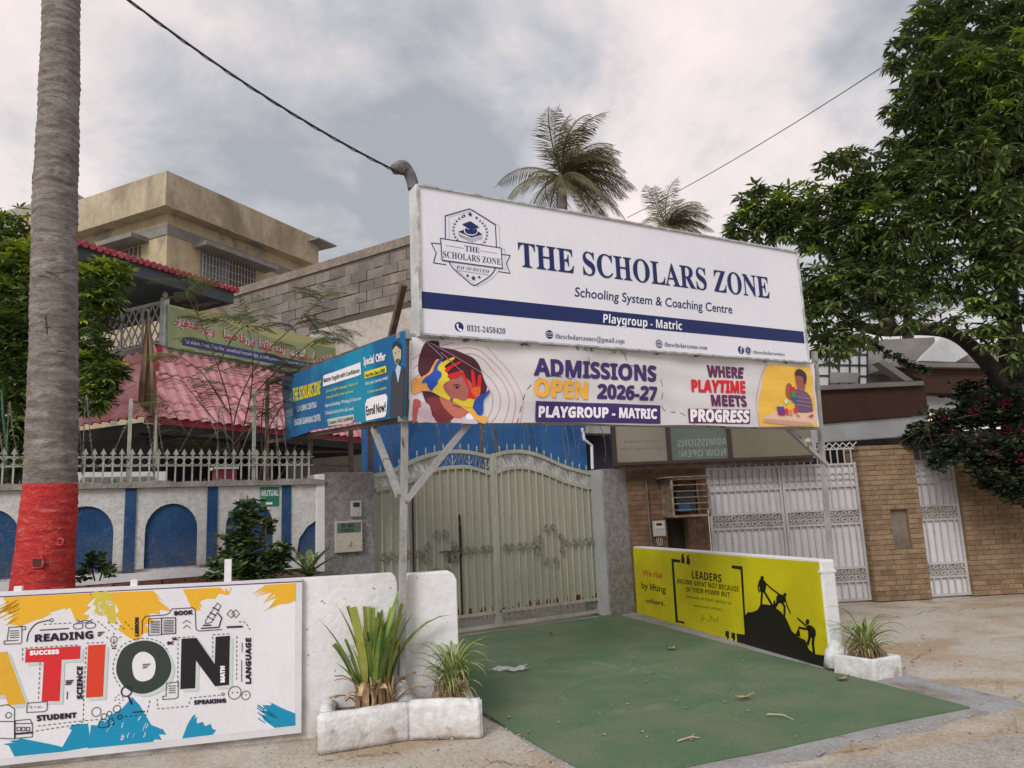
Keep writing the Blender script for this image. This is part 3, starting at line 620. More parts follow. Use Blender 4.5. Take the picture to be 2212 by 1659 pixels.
mb.build('paint_chips', mat('bare_cement', (.30, .285, .26), .95), lw, kind='stuff')
for X, Y0, Y1, w in ((40, 1266, 1300, .05), (290, 1252, 1290, .045), (493, 1208, 1290, .048)):
    p = T0.P(X, Y0, -.02); MB().box((p.x - w / 2, -.03, .9), (p.x + w / 2, .0 - .002, p.z)).build('stub', WHITE, lw)
ab = thing('lettered_banner', 'white school banner with big coloured letters ATION and line drawings, fixed to low wall', 'banner', FT)
AD = -.05
tl = T0.px(*zb(-1500, 385), AD); tr = T0.px(*zb(2058, 195), AD); br = T0.px(*zb(2052, 1245), AD); bl = T0.px(*zb(-1500, 1545), AD)
# keep edges straight by extending the visible ones
l1 = T0.px(*zb(0, 285), AD); l2 = T0.px(*zb(0, 1470), AD)
def ext(a, b, x): return (x, a[1] + (b[1] - a[1]) * (x - a[0]) / (b[0] - a[0]))
XL0 = -4.0
tl = ext(l1, tr, XL0); bl = ext(l2, br, XL0)
FRM = mat('banner_board', (.66, .66, .70), .45, (.6, .6, .64), 2, fine=.03)
abb = MB().prism([bl, br, tr, tl], AD, AD + .04).build('board', FRM, ab, bevel=.004)
B = Board(FT, abb, AD, Z=zb, lift=.0012)
SHEET = mat('print_sheet', (.74, .745, .79), .4, (.69, .69, .73), 1.3, fine=.03)
a1 = T0.px(*zb(0, 318), AD); a2 = T0.px(*zb(2012, 222), AD); b1 = T0.px(*zb(0, 1425), AD); b2 = T0.px(*zb(2010, 1200), AD)
B.raw([ext(b1, b2, XL0 + .05), b2, a2, ext(a1, a2, XL0 + .05)], SHEET, 1); B.flush('sheet')
B.stroke([(-900, 365), (2055, 213)], .007, ink(74, 40, 96), 1.5); B.flush('trim_line')
AM = ink(224, 172, 44); AM2 = ink(200, 184, 70); TE = ink(18, 138, 178); DK = ink(34, 26, 46)
rj = random.Random(3)
def jag(pts, ax, ay, n=5):
    o = []
    for i in range(len(pts)):
        a, b = pts[i], pts[(i + 1) % len(pts)]
        jg = (len(a) > 2 and a[2])
        for q in range(n if jg else 1):
            t = q / (n if jg else 1); x = a[0] + (b[0] - a[0]) * t; y = a[1] + (b[1] - a[1]) * t
            if jg and q % 2: x += ax * rj.uniform(.6, 1.3); y += ay * rj.uniform(.6, 1.3)
            o.append((x, y))
    return o
B.poly(jag([(20, 322), (620, 294), (640, 330, 1), (600, 470), (520, 480, 0), (440, 395, 1), (210, 490, 1), (150, 520, 1)], -60, 22), AM, 2)
B.poly(jag([(610, 296, 1), (770, 288), (800, 540, 1), (640, 420, 1)], 26, -16), AM2, 2)
B.poly(jag([(760, 288), (1040, 276, 1), (1080, 340, 1), (1135, 385, 1), (1010, 440, 1), (960, 600), (925, 620), (870, 590), (800, 540, 1)], 40, 26), AM, 2.2)
B.poly(jag([(1245, 268), (1500, 254, 1), (1580, 260, 1), (1360, 350, 1), (1340, 420, 0), (1290, 380, 1)], 16, 24), AM, 2)
B.poly(jag([(1790, 238), (2014, 224), (2012, 345), (1960, 365), (1905, 370, 1), (1870, 300, 1)], -90, 62, 9), AM, 2)
B.poly(jag([(100, 1405), (60, 1330, 1), (140, 1280), (390, 1330), (490, 1190, 1), (600, 1180), (620, 1340), (430, 1372)], -46, 0), TE, 2)
B.poly(jag([(600, 1350), (620, 1190, 1), (760, 1120), (830, 1080), (900, 1000, 1), (960, 1070), (1030, 1190, 1), (1110, 1220, 1), (1040, 1305)], 34, 20), TE, 2.2)
B.poly(jag([(1240, 1282), (1275, 1190), (1310, 1130, 1), (1345, 1180, 1), (1470, 1225, 1), (1450, 1256)], 12, -26), TE, 2)
B.poly(jag([(2010, 1112), (2010, 1194), (1870, 1210), (1800, 1160, 1), (1850, 1040, 1), (1930, 1080)], -52, -22, 7), TE, 2)
for i in range(26):
    x = rj.uniform(30, 150); y = rj.uniform(335, 480); B.stroke([(x, y), (x - 70, y + 36)], .006, AM, 2)
for i in range(14):
    x = rj.uniform(1790, 1900); y = rj.uniform(1070, 1200); B.stroke([(x, y), (x - 45, y - 30)], .007, TE, 2)
    x = rj.uniform(640, 760); y = rj.uniform(330, 460); B.stroke([(x, y), (x + rj.uniform(-8, 14), y + rj.uniform(4, 16)), (x + rj.uniform(0, 14), y + 22)], rj.uniform(.004, .009), SHEET, 2.6)
    x = rj.uniform(700, 1000); y = rj.uniform(1150, 1300); B.stroke([(x, y), (x + rj.uniform(-4, 12), y - rj.uniform(8, 24)), (x + rj.uniform(6, 18), y - 30)], rj.uniform(.002, .006), SHEET, 2.6)
for q in ([(200, 500), (480, 395), (510, 470), (520, 600), (300, 560), (190, 600)], [(390, 1330), (470, 1215), (490, 1225), (425, 1340)]): B.poly(q, SHEET, 2.4)
B.flush('brush_marks', kind='stuff')
GS = mat('print_shade', (.52, .60, .60), .5, fine=.02)
def bigpoly(pts, m, l=4):
    B.poly([(x + 22, y + 20) for x, y in pts], GS, l - .4); B.poly(pts, m, l)
bigpoly([(-330, 1085), (-150, 720), (-60, 705), (50, 690), (180, 1045), (60, 1055), (35, 985), (-140, 1000), (-190, 1080)], ink(214, 166, 48)); B.poly([(-105, 905), (-30, 790), (5, 895)], SHEET, 4.3); B.flush('letter')
bigpoly([(178, 675), (550, 652), (547, 740), (422, 747), (408, 1028), (285, 1028), (300, 762), (172, 765)], ink(206, 42, 46)); B.flush('letter')
bigpoly([(601, 648), (720, 641), (703, 997), (586, 1004)], ink(208, 64, 40)); B.flush('letter')
ou = smooth([(980, 615), (1110, 660), (1168, 790), (1120, 910), (985, 977), (860, 940), (792, 820), (840, 670)], 6); inn = smooth([(985, 692), (1045, 730), (1060, 800), (1035, 870), (965, 893), (915, 860), (902, 770), (930, 710)], 6)
B.poly([(x + 22, y + 20) for x, y in ou], GS, 3.6); B.poly(ou, ink(52, 60, 56), 4); B.poly(inn, SHEET, 4.4); B.flush('letter')
bigpoly([(1236, 603), (1338, 597), (1462, 775), (1468, 590), (1566, 582), (1560, 917), (1465, 927), (1335, 752), (1330, 940), (1228, 946)], ink(30, 26, 32)); B.flush('letter')
lt = lambda t, q, m=DK, b=0: B.text(t, q, m, 5, 'heavy', b, 2, fat=.0022)
lt('READING', [(242, 578), (632, 552), (636, 600), (240, 624)]); B.flush(); lt('STUDENT', [(252, 1127), (522, 1106), (522, 1138), (256, 1162)]); B.flush()
lt('SPEAKING', [(1322, 1024), (1536, 1010), (1538, 1036), (1324, 1050)]); lt('BOOK', [(1188, 418), (1310, 410), (1312, 436), (1190, 444)]); lt('SUCCESS', [(207, 688), (402, 678), (404, 704), (208, 714)], WT); B.flush()
lt('SC', [(1140, 624), (1182, 622), (1182, 640), (1140, 642)]); lt('12', [(1172, 596), (1202, 594), (1202, 610), (1172, 612)])
def vt(t, x0, y0, x1, y1, m=DK): lt(t, [(x0, y0), (x0 + (x0 - x0), y1), (x1, y1), (x1, y0)], m)
vt('SCIENCE', 528, 1012, 562, 792); vt('LANGUAGE', 1675, 908, 1708, 598); vt('MATH', 1503, 898, 1530, 790, WT); vt('LESSON', 922, 585, 944, 460); B.flush()
W_ = .0045
def S_(p, closed=False, sm=0, w=W_): B.stroke(p, w, DK, 5, closed, None, sm)
def Dh(p, sm=0): B.stroke(p, W_, DK, 5, False, (.018, .014), sm)
S_([(185, 620), (200, 560), (250, 500), (335, 477)], sm=4, w=.007); B.ring((353, 477), .011, W_, DK, 5); S_([(275, 545), (470, 533)], w=.007)
Dh([(300, 505), (500, 495)]); Dh([(665, 482), (745, 550)]); Dh([(735, 490), (800, 548)]); Dh([(790, 490), (855, 543)]); Dh([(850, 486), (905, 540)])
S_([(505, 505), (560, 500), (560, 530), (510, 535)], True, 3); S_([(590, 500), (645, 498), (645, 525), (590, 530)], True, 3); S_([(525, 475), (580, 495), (630, 470)], sm=3); S_([(525, 492), (580, 478), (632, 490)], sm=3)
S_([(62, 525), (150, 520), (150, 625), (140, 636), (30, 640), (30, 618), (125, 612)]); S_([(62, 525), (50, 612)]); S_([(150, 520), (175, 520), (175, 540), (152, 542)])
for y in (550, 565, 580, 595): S_([(70, y), (130, y - 3)])
B.ring((776, 610), .022, W_, DK, 5); S_([(760, 640), (762, 655), (790, 655), (792, 640)]); S_([(765, 668), (788, 667)], w=.008); S_([(776, 605), (776, 640)]); S_([(735, 600), (725, 590)]); S_([(776, 575), (776, 562)]); S_([(812, 595), (825, 588)])
for i, x in enumerate((668, 668, 668)): S_([(x, 560 + 12 * i), (710 - 12 * i, 557 + 12 * i)], w=.007); S_([(975, 778 + 12 * i), (1025 - 12 * i, 775 + 12 * i)], w=.007); S_([(450, 890 + 12 * i), (500 - 8 * i, 886 + 12 * i)], w=.008)
S_([(968, 572), (970, 480), (990, 450), (1130, 440), (1150, 430), (1170, 400), (1310, 392), (1328, 402), (1335, 540), (1355, 550), (1510, 540)], w=.005)
S_([(1012, 468), (1100, 462), (1100, 575), (1012, 580)], True); S_([(1100, 462), (1196, 460), (1196, 566), (1100, 572)], True, w=.006)
for i in range(8): S_([(1026, 485 + 11 * i), (1088, 482 + 11 * i)]); S_([(1114, 480 + 11 * i), (1182, 477 + 11 * i)])
S_([(1246, 495), (1272, 478), (1298, 495)]); S_([(1248, 530), (1272, 510), (1296, 530)])
S_([(1480, 360), (1505, 380), (1440, 490), (1400, 500), (1398, 480)], True); S_([(1450, 390), (1490, 410)], w=.008); S_([(1430, 425), (1470, 445)], w=.008); S_([(1410, 450), (1455, 475)], w=.006)
S_([(1485, 430), (1510, 460), (1490, 525), (1370, 532)], w=.008); S_([(1385, 512), (1435, 510)], w=.009)
S_([(1545, 435), (1572, 405), (1600, 435), (1575, 460)], True); S_([(1578, 432), (1605, 405), (1630, 433), (1605, 460)], True); B.stroke([(1548, 524), (1648, 520)], .013, DK, 5)
Dh([(1625, 488), (1670, 492), (1705, 550)], 3); Dh([(1612, 585), (1610, 880)]); S_([(1648, 630), (1648, 690)]); S_([(1645, 750), (1645, 895)])
Dh([(1212, 600), (1210, 930)]); Dh([(1212, 595), (1320, 588)]); Dh([(1448, 730), (1448, 575), (1570, 568)]); Dh([(155, 750), (155, 668), (535, 645)]); Dh([(275, 765), (262, 1020)]); Dh([(588, 660), (570, 1000)]); Dh([(590, 632), (705, 628)])
Dh([(570, 1010), (568, 1160), (245, 1198)]); Dh([(245, 1230), (540, 1185), (570, 1160), (700, 1150)]); Dh([(925, 605), (830, 650), (775, 760), (775, 850), (820, 930)], 3); Dh([(1070, 1010), (1075, 1080), (1280, 1062), (1300, 1005), (1505, 985)])
Dh([(930, 605), (1000, 600), (1090, 625), (1150, 690)], 3); Dh([(850, 1132), (1000, 1120), (1022, 1020)]); B.ring((1518, 980), .009, W_, DK, 5); B.ring((817, 1135), .014, .006, DK, 5); S_([(905, 1103), (985, 1097)], w=.007)
B.ring((1598, 970), .044, W_, DK, 5); B.ring((1673, 988), .030, W_, DK, 5); B.disc((1583, 970), .005, DK, 5, 8); B.disc((1615, 968), .005, DK, 5, 8); B.disc((1673, 984), .004, DK, 5, 8)
B.ring((862, 960), .034, .009, DK, 5.2); B.stroke([(878, 1000), (897, 1045)], .013, DK, 5.2)
for x, y in ((790, 1000), (808, 985), (785, 1020), (810, 1015), (838, 1020), (815, 1040), (835, 1000)): B.disc((x, y), .0045, DK, 5, 6)
B.ring((657, 1100), .030, W_, DK, 5); B.ring((797, 1080), .024, W_, DK, 5); B.ring((708, 1130), .018, W_, DK, 5); B.ring((745, 1112), .016, W_, DK, 5); S_([(672, 1205), (680, 1165), (708, 1150), (735, 1160), (740, 1200)], True, 2); S_([(735, 1160), (765, 1140), (778, 1185), (742, 1188)])
S_([(188, 1040), (325, 1030), (322, 1085), (305, 1098), (183, 1104)], True); B.text('E = mc', [(210, 1060), (288, 1055), (288, 1072), (210, 1077)], DK, 5, '', 0, 1)
S_([(0, 1280), (100, 1283), (100, 1080), (55, 1050), (0, 1060)]); B.ring((60, 1123), .018, W_, DK, 5); S_([(0, 1165), (100, 1165)]); S_([(105, 1160), (205, 1150), (222, 1180), (222, 1270), (105, 1280)], True); S_([(105, 1250), (222, 1240)], w=.012); S_([(105, 1180), (222, 1178)])
for x in (118, 150, 182): S_([(x, 1205), (x + 22, 1204), (x + 22, 1228), (x, 1230)], True)
S_([(460, 965), (458, 1012)], w=.006); S_([(1135, 905), (1215, 897), (1212, 1000), (1195, 1010), (1108, 1015), (1108, 995), (1130, 992)], True)
for y in (925, 940, 955, 970): S_([(1150, y), (1195, y - 3)])
B.flush('line_drawings', kind='stuff')
# ================================================================ corner planter
pl = thing('planter', 'long whitewashed masonry planter around the sign post foot, left of the carpet', 'planter', FT)
fb0, fb1 = zp(150, 1550), zp(1435, 1410); g0, g1 = gnd(*fb0), gnd(*fb1)
q0, q1 = T0.loc(g0), T0.loc(g1); yd = (q0.y + q1.y) / 2; xa, xb = q0.x, q1.x; ztp = (T0.px(*zp(135, 1235), yd)[1] + T0.px(*zp(1425, 1100), yd)[1]) / 2
t = .075
pm = MB(); PLW = mat('whitewashed_masonry', (.70, .71, .71), .9, (.60, .61, .61), 2.5, .45, .68, bump=.5, bscale=30, stain=(.40, .38, .34), sscale=6, slo=.62, shi=.72, grime=(-.02, .16, (.34, .29, .235)))
pm1 = T0.loc(gnd(*zp(868, 1428))); K0, K1, K2 = Vector((q0.x, q0.y)), Vector((pm1.x, pm1.y)), Vector((q1.x, q1.y)); yd = min(K0.y, K1.y, K2.y)
for (pa, pb, zz_) in ((K0, K1, ztp - .005), (K1, K2, ztp + .004)):
    d_ = pb - pa; o_ = rough('front_wall', (0, 0, -.02), (d_.length + .035, t, zz_), PLW, pl, .045, .010, pa.x * 3 + 7); o_.location = (pa.x, pa.y, 0); o_.rotation_euler = (0, 0, atan2(d_.y, d_.x))
for a, b, n in (((xa, K0.y + t * .8, -.02), (xa + t * 1.3, -.004, ztp), 'side_wall'), ((xb - t, K2.y + t * .9, -.02), (xb, -.004, ztp - .01), 'side_wall')):
    rough(n, a, b, PLW, pl, .045, .011, a[0] * 3 + 2)
SOIL = mat('soil', (.13, .10, .075), 1, (.2, .16, .12), 9, bump=.9, bscale=40)
MB().prism([(0, 0), (1, 0), (1, 1)], 0, 1)
MB().add([(xa + t, K0.y + t, ztp - .07), (K1.x, K1.y + t, ztp - .07), (xb - t, K2.y + t, ztp - .07), (xb - t, -.004, ztp - .07), (xa + t, -.004, ztp - .07)], [(0, 1, 2, 3, 4)]).build('soil', SOIL, pl)
pc = T0.loc(FS.w(p0.x, 0)); mo = MB(); mo.lathe([(.14, -.08), (.10, -.01), (.07, .03), (.045, .08), (.032, .12)], (pc.x, pc.y, ztp - .01), 12); mo.build('mortar_mound', PLW, pl, smooth=True)
MB().box((pc.x - .12, K1.y + t, .1), (pc.x + .12, -.004, ztp - .03)).build('divider', PLW, pl, bevel=.02)
# ---------------------------------------------------------------- leaves
LEAFG = mat('strap_leaf_green', (.12, .21, .045), .45, (.22, .28, .06), 9, rnd=.3, trans=.25, fine=.05); LEAFY = mat('strap_leaf_yellow', (.36, .40, .09), .5, (.3, .33, .07), 14, rnd=.2, trans=.3, fine=.05)
DRY = mat('dry_leaf', (.44, .32, .19), .9, (.26, .16, .09), 18, rnd=.35, bump=.3); CREAM = mat('cream_stripe', (.55, .58, .30), .5, rnd=.15, trans=.3)
def blade(L_, w, bend, cut=False, stripe=None, seg=8, fold=.25, side=0.0, m=0):
    """a strap leaf from the origin, leaning along +x"""
    mb = MB(); o = 0; x = z = y = 0.0; a = radians(86); rows = []
    for i in range(seg + 1):
        t = i / seg; ww = w * (min(1, .55 + t * 2.2)) * (1 if cut else max(.02, (1 - t ** 3.2)))
        rows.append((x, y, z, a, ww)); a -= bend / seg * (.4 + 1.2 * t); x += cos(a) * L_ / seg; z += sin(a) * L_ / seg; y += side * t * L_ / seg
    cs = (-1, -.35, .35, 1) if stripe is not None else (-1, 0, 1)
    for (x, y, z, a, ww) in rows:
        for c in cs: mb.v.append((x + sin(a) * -abs(c) * ww * fold * -1 * -1, y + c * ww / 2, z + cos(a) * abs(c) * ww * fold))
    k = len(cs)
    for i in range(seg):
        for j in range(k - 1):
            mb.f.append((i * k + j, i * k + j + 1, (i + 1) * k + j + 1, (i + 1) * k + j)); mb.m.append((1 if j == 1 else 0) if stripe is not None else m)
    return mb
def lilyplant(F, x, y, z, label):
    t = thing('strap_leaf_lily', label, 'plant', None, F.w(x, y, z), F.th); rr = random.Random(11)
    spec = []
    for L_, w, az, lean, bend, m, cut in ((.98, .075, 35, 6, .35, 0, 0), (.86, .07, 12, 2, 1.5, 0, 0), (.80, .05, 160, 6, .4, 1, 0), (.74, .09, 350, 4, .12, 1, 1), (.70, .055, 178, 10, .5, 0, 0), (.66, .06, 20, 14, .3, 0, 0),
                                         (.60, .07, 5, 9, .2, 0, 0), (.52, .07, 190, 8, .2, 0, 1), (.5, .065, 150, 14, .5, 0, 1), (.45, .06, 200, 20, .5, 0, 0), (.50, .06, 300, 8, .5, 0, 1)):
        spec.append((L_, w, az, lean, bend, m, cut))
    for i in range(34): spec.append((rr.uniform(.34, .62), rr.uniform(.04, .075), rr.uniform(0, 360), rr.uniform(1, 9), rr.uniform(.05, .35), 1 if rr.random() < .4 else 0, rr.random() < .55))
    for i, (L_, w, az, lean, bend, m, cut) in enumerate(spec):
        me = blade(L_, w, bend, bool(cut), m=0).mesh('leaf', LEAFY if m else LEAFG)
        a = radians(az); r0 = rr.uniform(.01, .11)
        inst('leaf', me, t, (r0 * cos(a), r0 * sin(a) * .6, rr.uniform(.02, .07) if i < 11 else rr.uniform(.06, .2)), (0, radians(lean), a))
    for i in range(40):
        a = rr.uniform(0, 2 * pi); r0 = rr.uniform(.07, .15); MB().tube([(0, 0, 0), (rr.uniform(-.01, .01), rr.uniform(-.01, .01), .1), (rr.uniform(-.03, .03), 0, rr.uniform(.14, .27))], [.016, .012, .006], 4).build('stalk', DRY, t, loc=(r0 * cos(a), r0 * .6 * sin(a) - .03, 0))
    for i in range(20):
        a = rr.uniform(0, 2 * pi); r0 = rr.uniform(.05, .14); me = blade(rr.uniform(.16, .34), .03, rr.uniform(1.0, 2.4), True, seg=5).mesh('dry_leaf', DRY)
        inst('dry_leaf', me, t, (r0 * cos(a), r0 * sin(a) * .7, rr.uniform(.0, .14)), (0, radians(rr.uniform(8, 30)), a))
    for i in range(7):
        a = rr.uniform(0, 2 * pi); r0 = rr.uniform(.1, .2); MB().tube([(0, 0, 0), (.01, .01, .12), (.03, 0, rr.uniform(.2, .34))], [.012, .011, .008], 5).build('stem', DRY, t, loc=(r0 * .6 * cos(a), r0 * .5 * sin(a), 0))
    return t
lx = T0.loc(Vector((*gnd(*zp(590, 1250), ztp - .05), 0)))
lilyplant(FT, T0.px(*zp(590, 1150), -.2)[0], -.2, ztp - .07, 'tall cut-back strap-leaved lily with brown stalks in the left half of the long planter')
SPM = [blade(l, w * 1.15, b, stripe=1, seg=7, side=s).mesh('leaf', [LEAFG, CREAM]) for l, w, b, s in ((.36, .022, 2.0, .1), (.42, .024, 1.6, -.1), (.46, .022, 2.3, .15), (.30, .02, 1.2, 0), (.5, .024, 1.9, -.2), (.26, .02, 2.6, 0))]
def spider(F, x, y, z, label, sc=1.0, seed=1, n=110, h=.2):
    t = thing('spider_plant', label, 'plant', None, F.w(x, y, z), F.th); rr = random.Random(seed)
    for i in range(n):
        a = rr.uniform(0, 2 * pi); u = rr.random(); zz = h * u ** .7; le = rr.uniform(2, 36) * (1.25 - u * .7); s_ = sc * rr.uniform(.55, .95) * (.8 if rr.random() < .5 else 1)
        inst('leaf', SPM[rr.randrange(6)], t, (.05 * cos(a), .05 * sin(a), zz), (rr.uniform(-.2, .2), radians(le), a), (s_, s_, s_))
    mb = MB()
    for i in range(60):
        a = rr.uniform(0, 2 * pi); r = rr.uniform(.02, .11); r2 = r + rr.uniform(.02, .07); zt_ = rr.uniform(.1, h)
        mb.tube([(r * cos(a), r * sin(a), zt_), (r2 * cos(a), r2 * sin(a), zt_ * .6), (r2 * 1.1 * cos(a + .2), r2 * 1.1 * sin(a + .2), 0)], .005, 3)
    mb.build('dead_stalks', DRY, t, kind='stuff'); return t
spider(FT, T0.px(*zp(1230, 1000), -.16)[0], -.19, ztp - .06, 'variegated spider plant in the right half of the long planter, beside the carpet', 1.02, 3, 130, .28)
# ================================================================ yellow wall
yw = thing('yellow_quote_wall', 'low wall wrapped in yellow vinyl printed with leadership quote and climbers, right of carpet', 'wall', FY)
yTL, yTR, yBR, yBL = [FY.px(*zy(*p)) for p in ((262, 90), (1958, 222), (2008, 1165), (292, 655))]
yTL = (yTL[0] - .02, yTL[1]); xN = (yTR[0] + yBR[0]) / 2
MB().prism([(yTL[0] - .03, -.02), (xN + .012, -.02), (xN + .012, yTR[1] + .02), (yTL[0] - .03, yTL[1] + .02)], 0.006, .17).build('masonry', WHITE, yw, bevel=.02)
YEL = mat('yellow_vinyl', lin((205, 196, 20)), .5, lin((190, 180, 24)), 2, fine=.04)
MB().prism([(yTL[0], .01), (xN, .01), (xN, yTR[1]), (yTL[0], yTL[1])], 0, .005).build('vinyl', YEL, yw); yvo = bpy.data.objects['vinyl']
MB().prism([(xN - .02, yTR[1] - .10), (xN + .018, yTR[1] - .10), (xN + .018, yTR[1] - .075), (xN - .02, yTR[1] - .075)], -.004, .175).build('strap', WHITE, yw)
B = Board(FY, yvo, 0, Z=zy, lift=.0012); BK = ink(26, 22, 16)
B.text('We rise', [(375, 282), (552, 303), (553, 364), (378, 338)], ink(190, 60, 20), 2, '', .012, 3); B.flush()
B.text('by lifting', [(365, 390), (583, 430), (583, 490), (370, 448)], ink(60, 34, 30), 2, '', .012, 3); B.text('others.', [(404, 535), (574, 560), (575, 605), (405, 574)], ink(60, 34, 30), 2, '', .012, 3); B.flush()
B.text('LEADERS', [(812, 295), (1076, 330), (1076, 396), (816, 360)], BK, 2, 'heavy', .0, 3); B.text('BECOME GREAT NOT BECAUSE', [(685, 365), (1228, 435), (1230, 480), (687, 402)], BK, 2, 'heavy', -.01, 2)
B.text('OF THEIR POWER BUT,', [(762, 438), (1158, 488), (1158, 528), (764, 476)], BK, 2, 'heavy', -.01, 2); B.flush()
GB = ink(110, 104, 30); B.text('because of their ability to', [(762, 502), (1166, 562), (1166, 596), (764, 532)], GB, 2, '', 0, 2); B.text('empower others.', [(830, 585), (1094, 622), (1094, 652), (832, 608)], GB, 2, '', 0, 2); B.flush()
B.stroke([(890, 700), (915, 690), (905, 745), (895, 720), (930, 715), (940, 722), (975, 740), (965, 670), (990, 730), (985, 690), (1010, 745), (1020, 715), (1030, 745), (1050, 700), (1048, 748)], .004, BK, 2, sm=2); B.flush('signature')
for q in ([(632, 187), (712, 198), (712, 222), (652, 216), (690, 735), (748, 745), (748, 762), (670, 748)], [(1166, 245), (1262, 256), (1296, 860), (1215, 850), (1213, 905), (1208, 850), (1282, 858), (1244, 284), (1168, 272)]): B.poly(q, BK, 2)
for x, y in ((715, 150), (762, 160)): B.poly([(x + 5, y + 40), (x + 8, y), (x + 30, y - 10), (x + 20, y + 20), (x + 32, y + 24), (x + 36, y + 80), (x + 5, y + 75)], BK, 2)
for x, y in ((1110, 825), (1164, 840)): B.poly([(x, y), (x + 32, y + 4), (x + 34, y + 60), (x + 10, y + 90), (x + 16, y + 55), (x, y + 50)], BK, 2)
B.flush('brackets')
B.poly([(1215, 850), (1284, 860), (1282, 690), (1310, 660), (1350, 660), (1395, 640), (1420, 595), (1450, 590), (1530, 600), (1600, 655), (1650, 720), (1700, 830), (1760, 880), (1820, 910), (1850, 990), (1900, 1030), (2004, 1046), (2004, 1160), (1700, 1075), (1213, 928)], BK, 2)
B.poly([(1728, 862), (1762, 790), (1775, 880)], BK, 2)
def limb(p, w): 
    for a, b in zip(p, p[1:]): B.stroke([a, b], w, BK, 2.4)
fg = lambda *a: B.poly(list(a[0]), BK, 2.4, 3)
fg([(1422, 350), (1440, 338), (1452, 360), (1440, 378), (1424, 375)]); fg([(1410, 378), (1440, 372), (1470, 400), (1462, 480), (1420, 480), (1412, 430)]); limb([(1435, 480), (1428, 590)], .035); limb([(1455, 480), (1525, 598)], .034); limb([(1412, 395), (1400, 440), (1410, 480)], .022); limb([(1462, 400), (1515, 450), (1590, 505)], .02)
fg([(1625, 495), (1645, 490), (1652, 515), (1632, 520)]); fg([(1580, 500), (1640, 520), (1640, 570), (1580, 580), (1560, 545)]); limb([(1575, 570), (1545, 620)], .035); limb([(1545, 565), (1540, 630)], .03); limb([(1610, 570), (1635, 610), (1632, 690)], .032); limb([(1635, 530), (1660, 610), (1685, 668)], .02)
fg([(1822, 735), (1842, 722), (1855, 745), (1840, 772), (1824, 765)]); fg([(1840, 775), (1880, 785), (1908, 820), (1905, 880), (1850, 880), (1842, 830)]); limb([(1835, 790), (1790, 750), (1750, 715)], .02); limb([(1845, 810), (1800, 805), (1762, 795)], .022); limb([(1860, 870), (1840, 940)], .034); limb([(1890, 880), (1885, 940), (1895, 1025)], .038)
B.flush('climber_silhouettes')
# ================================================================ small planter on the right
Lg, Ng, Rg = [Vector((*gnd(*zoom(2000, 2400, .9476)(*p)), 0)) for p in ((1410, 315), (1585, 345), (1705, 322))]
Fg_ = Lg + Rg - Ng
h2 = at(*zoom(2000, 2400, .9476)(1585, 252), Ng.y).z
p2 = thing('small_planter', 'small white corner planter at the street end of the yellow wall', 'planter', None, tuple(Ng), 0)
mb = MB(); c_ = [v - Ng for v in (Lg, Ng, Rg, Fg_)]; cen = sum(c_, Vector()) / 4; vs = [tuple(v) for v in c_] + [(v.x, v.y, h2) for v in c_] + [tuple(v.lerp(cen, .22) + Vector((0, 0, h2))) for v in c_] + [tuple(v.lerp(cen, .22) + Vector((0, 0, h2 - .07))) for v in c_]
fs = []
for i in range(4):
    j = (i + 1) % 4; fs += [(i, j, 4 + j, 4 + i), (4 + i, 4 + j, 8 + j, 8 + i), (8 + i, 8 + j, 12 + j, 12 + i)]
mb.add(vs, fs).build('shell', PLW, p2, bevel=.015)
MB().add([tuple(v.lerp(cen, .22) + Vector((0, 0, h2 - .06))) for v in c_], [(0, 1, 2, 3)]).build('soil', SOIL, p2)
MB().lathe([(.13, -.1), (.10, .04), (.06, .08), (.03, .13)], (Lg.x - Ng.x + .1, Lg.y - Ng.y + .14, h2 - .04), 10).build('mortar_mound', PLW, p2, smooth=True)
cw = Ng + cen; sp = spider(Frame((0, 0), 90), cw.x, cw.y, h2 - .05, 'spider plant in the small white planter at the yellow wall end', 1.0, 9, 110, .22)
# ================================================================ litter
rb_ = random.Random(5)
def leafmesh(l, w, curl): 
    return MB().grid(lambda u, v: (l * (u - .5), w * (v - .5) * sin(pi * min(max(u, .06), .94)), curl * (4 * (u - .5) ** 2 + 2 * (v - .5) ** 2) + .003 * sin(17 * u)), 8, 4)
DL = mat('fallen_leaf', (.36, .31, .21), .85, (.2, .15, .08), 30, rnd=.2); TW = mat('pale_twig', (.42, .38, .28), .8)
z6 = zoom(2000, 2400, .9476)
for X, Y, l, w, rz, lb in ((722, 212, .14, .07, .3, 'curled dry leaf on the carpet below the yellow wall quote'), (1030, 420, .18, .05, .1, 'torn dry leaf lying on the main carpet crease'), (1445, 342, .14, .06, .2, 'grey dry leaf on the carpet near the small planter'), (215, 147, .07, .05, 1, 'dark shrivelled leaf on carpet near the gate')):
    g = gnd(*z6(X, Y), .02); o = leafmesh(l, w, .03).build('fallen_leaf', DL, loc=(*g, .028), rot=(0, 0, rz)); tag(o, lb, 'leaf', 'fallen leaves on the carpet')
for a, b, lb in (((1130, 488), (1240, 512), 'straight pale stalk lying in the middle of the carpet'), ((750, 602), (845, 588), 'forked pale twig near the carpet front edge'), ((2165, 490), (2190, 545), 'bent dark twig on the dirt at the far right')):
    g0_, g1_ = Vector((*gnd(*z6(*a), .02), .03)), Vector((*gnd(*z6(*b), .02), .03)); m_ = (g0_ + g1_) / 2 + Vector((.02, .02, .01)); o = MB().tube([g0_ - g0_, m_ - g0_, g1_ - g0_], [.007, .006, .003], 5).tube([m_ - g0_, m_ - g0_ + (g1_ - m_) * .6 + Vector((.0, .06, .004))], .004, 4).build('twig', TW, loc=tuple(g0_)); tag(o, lb, 'twig')
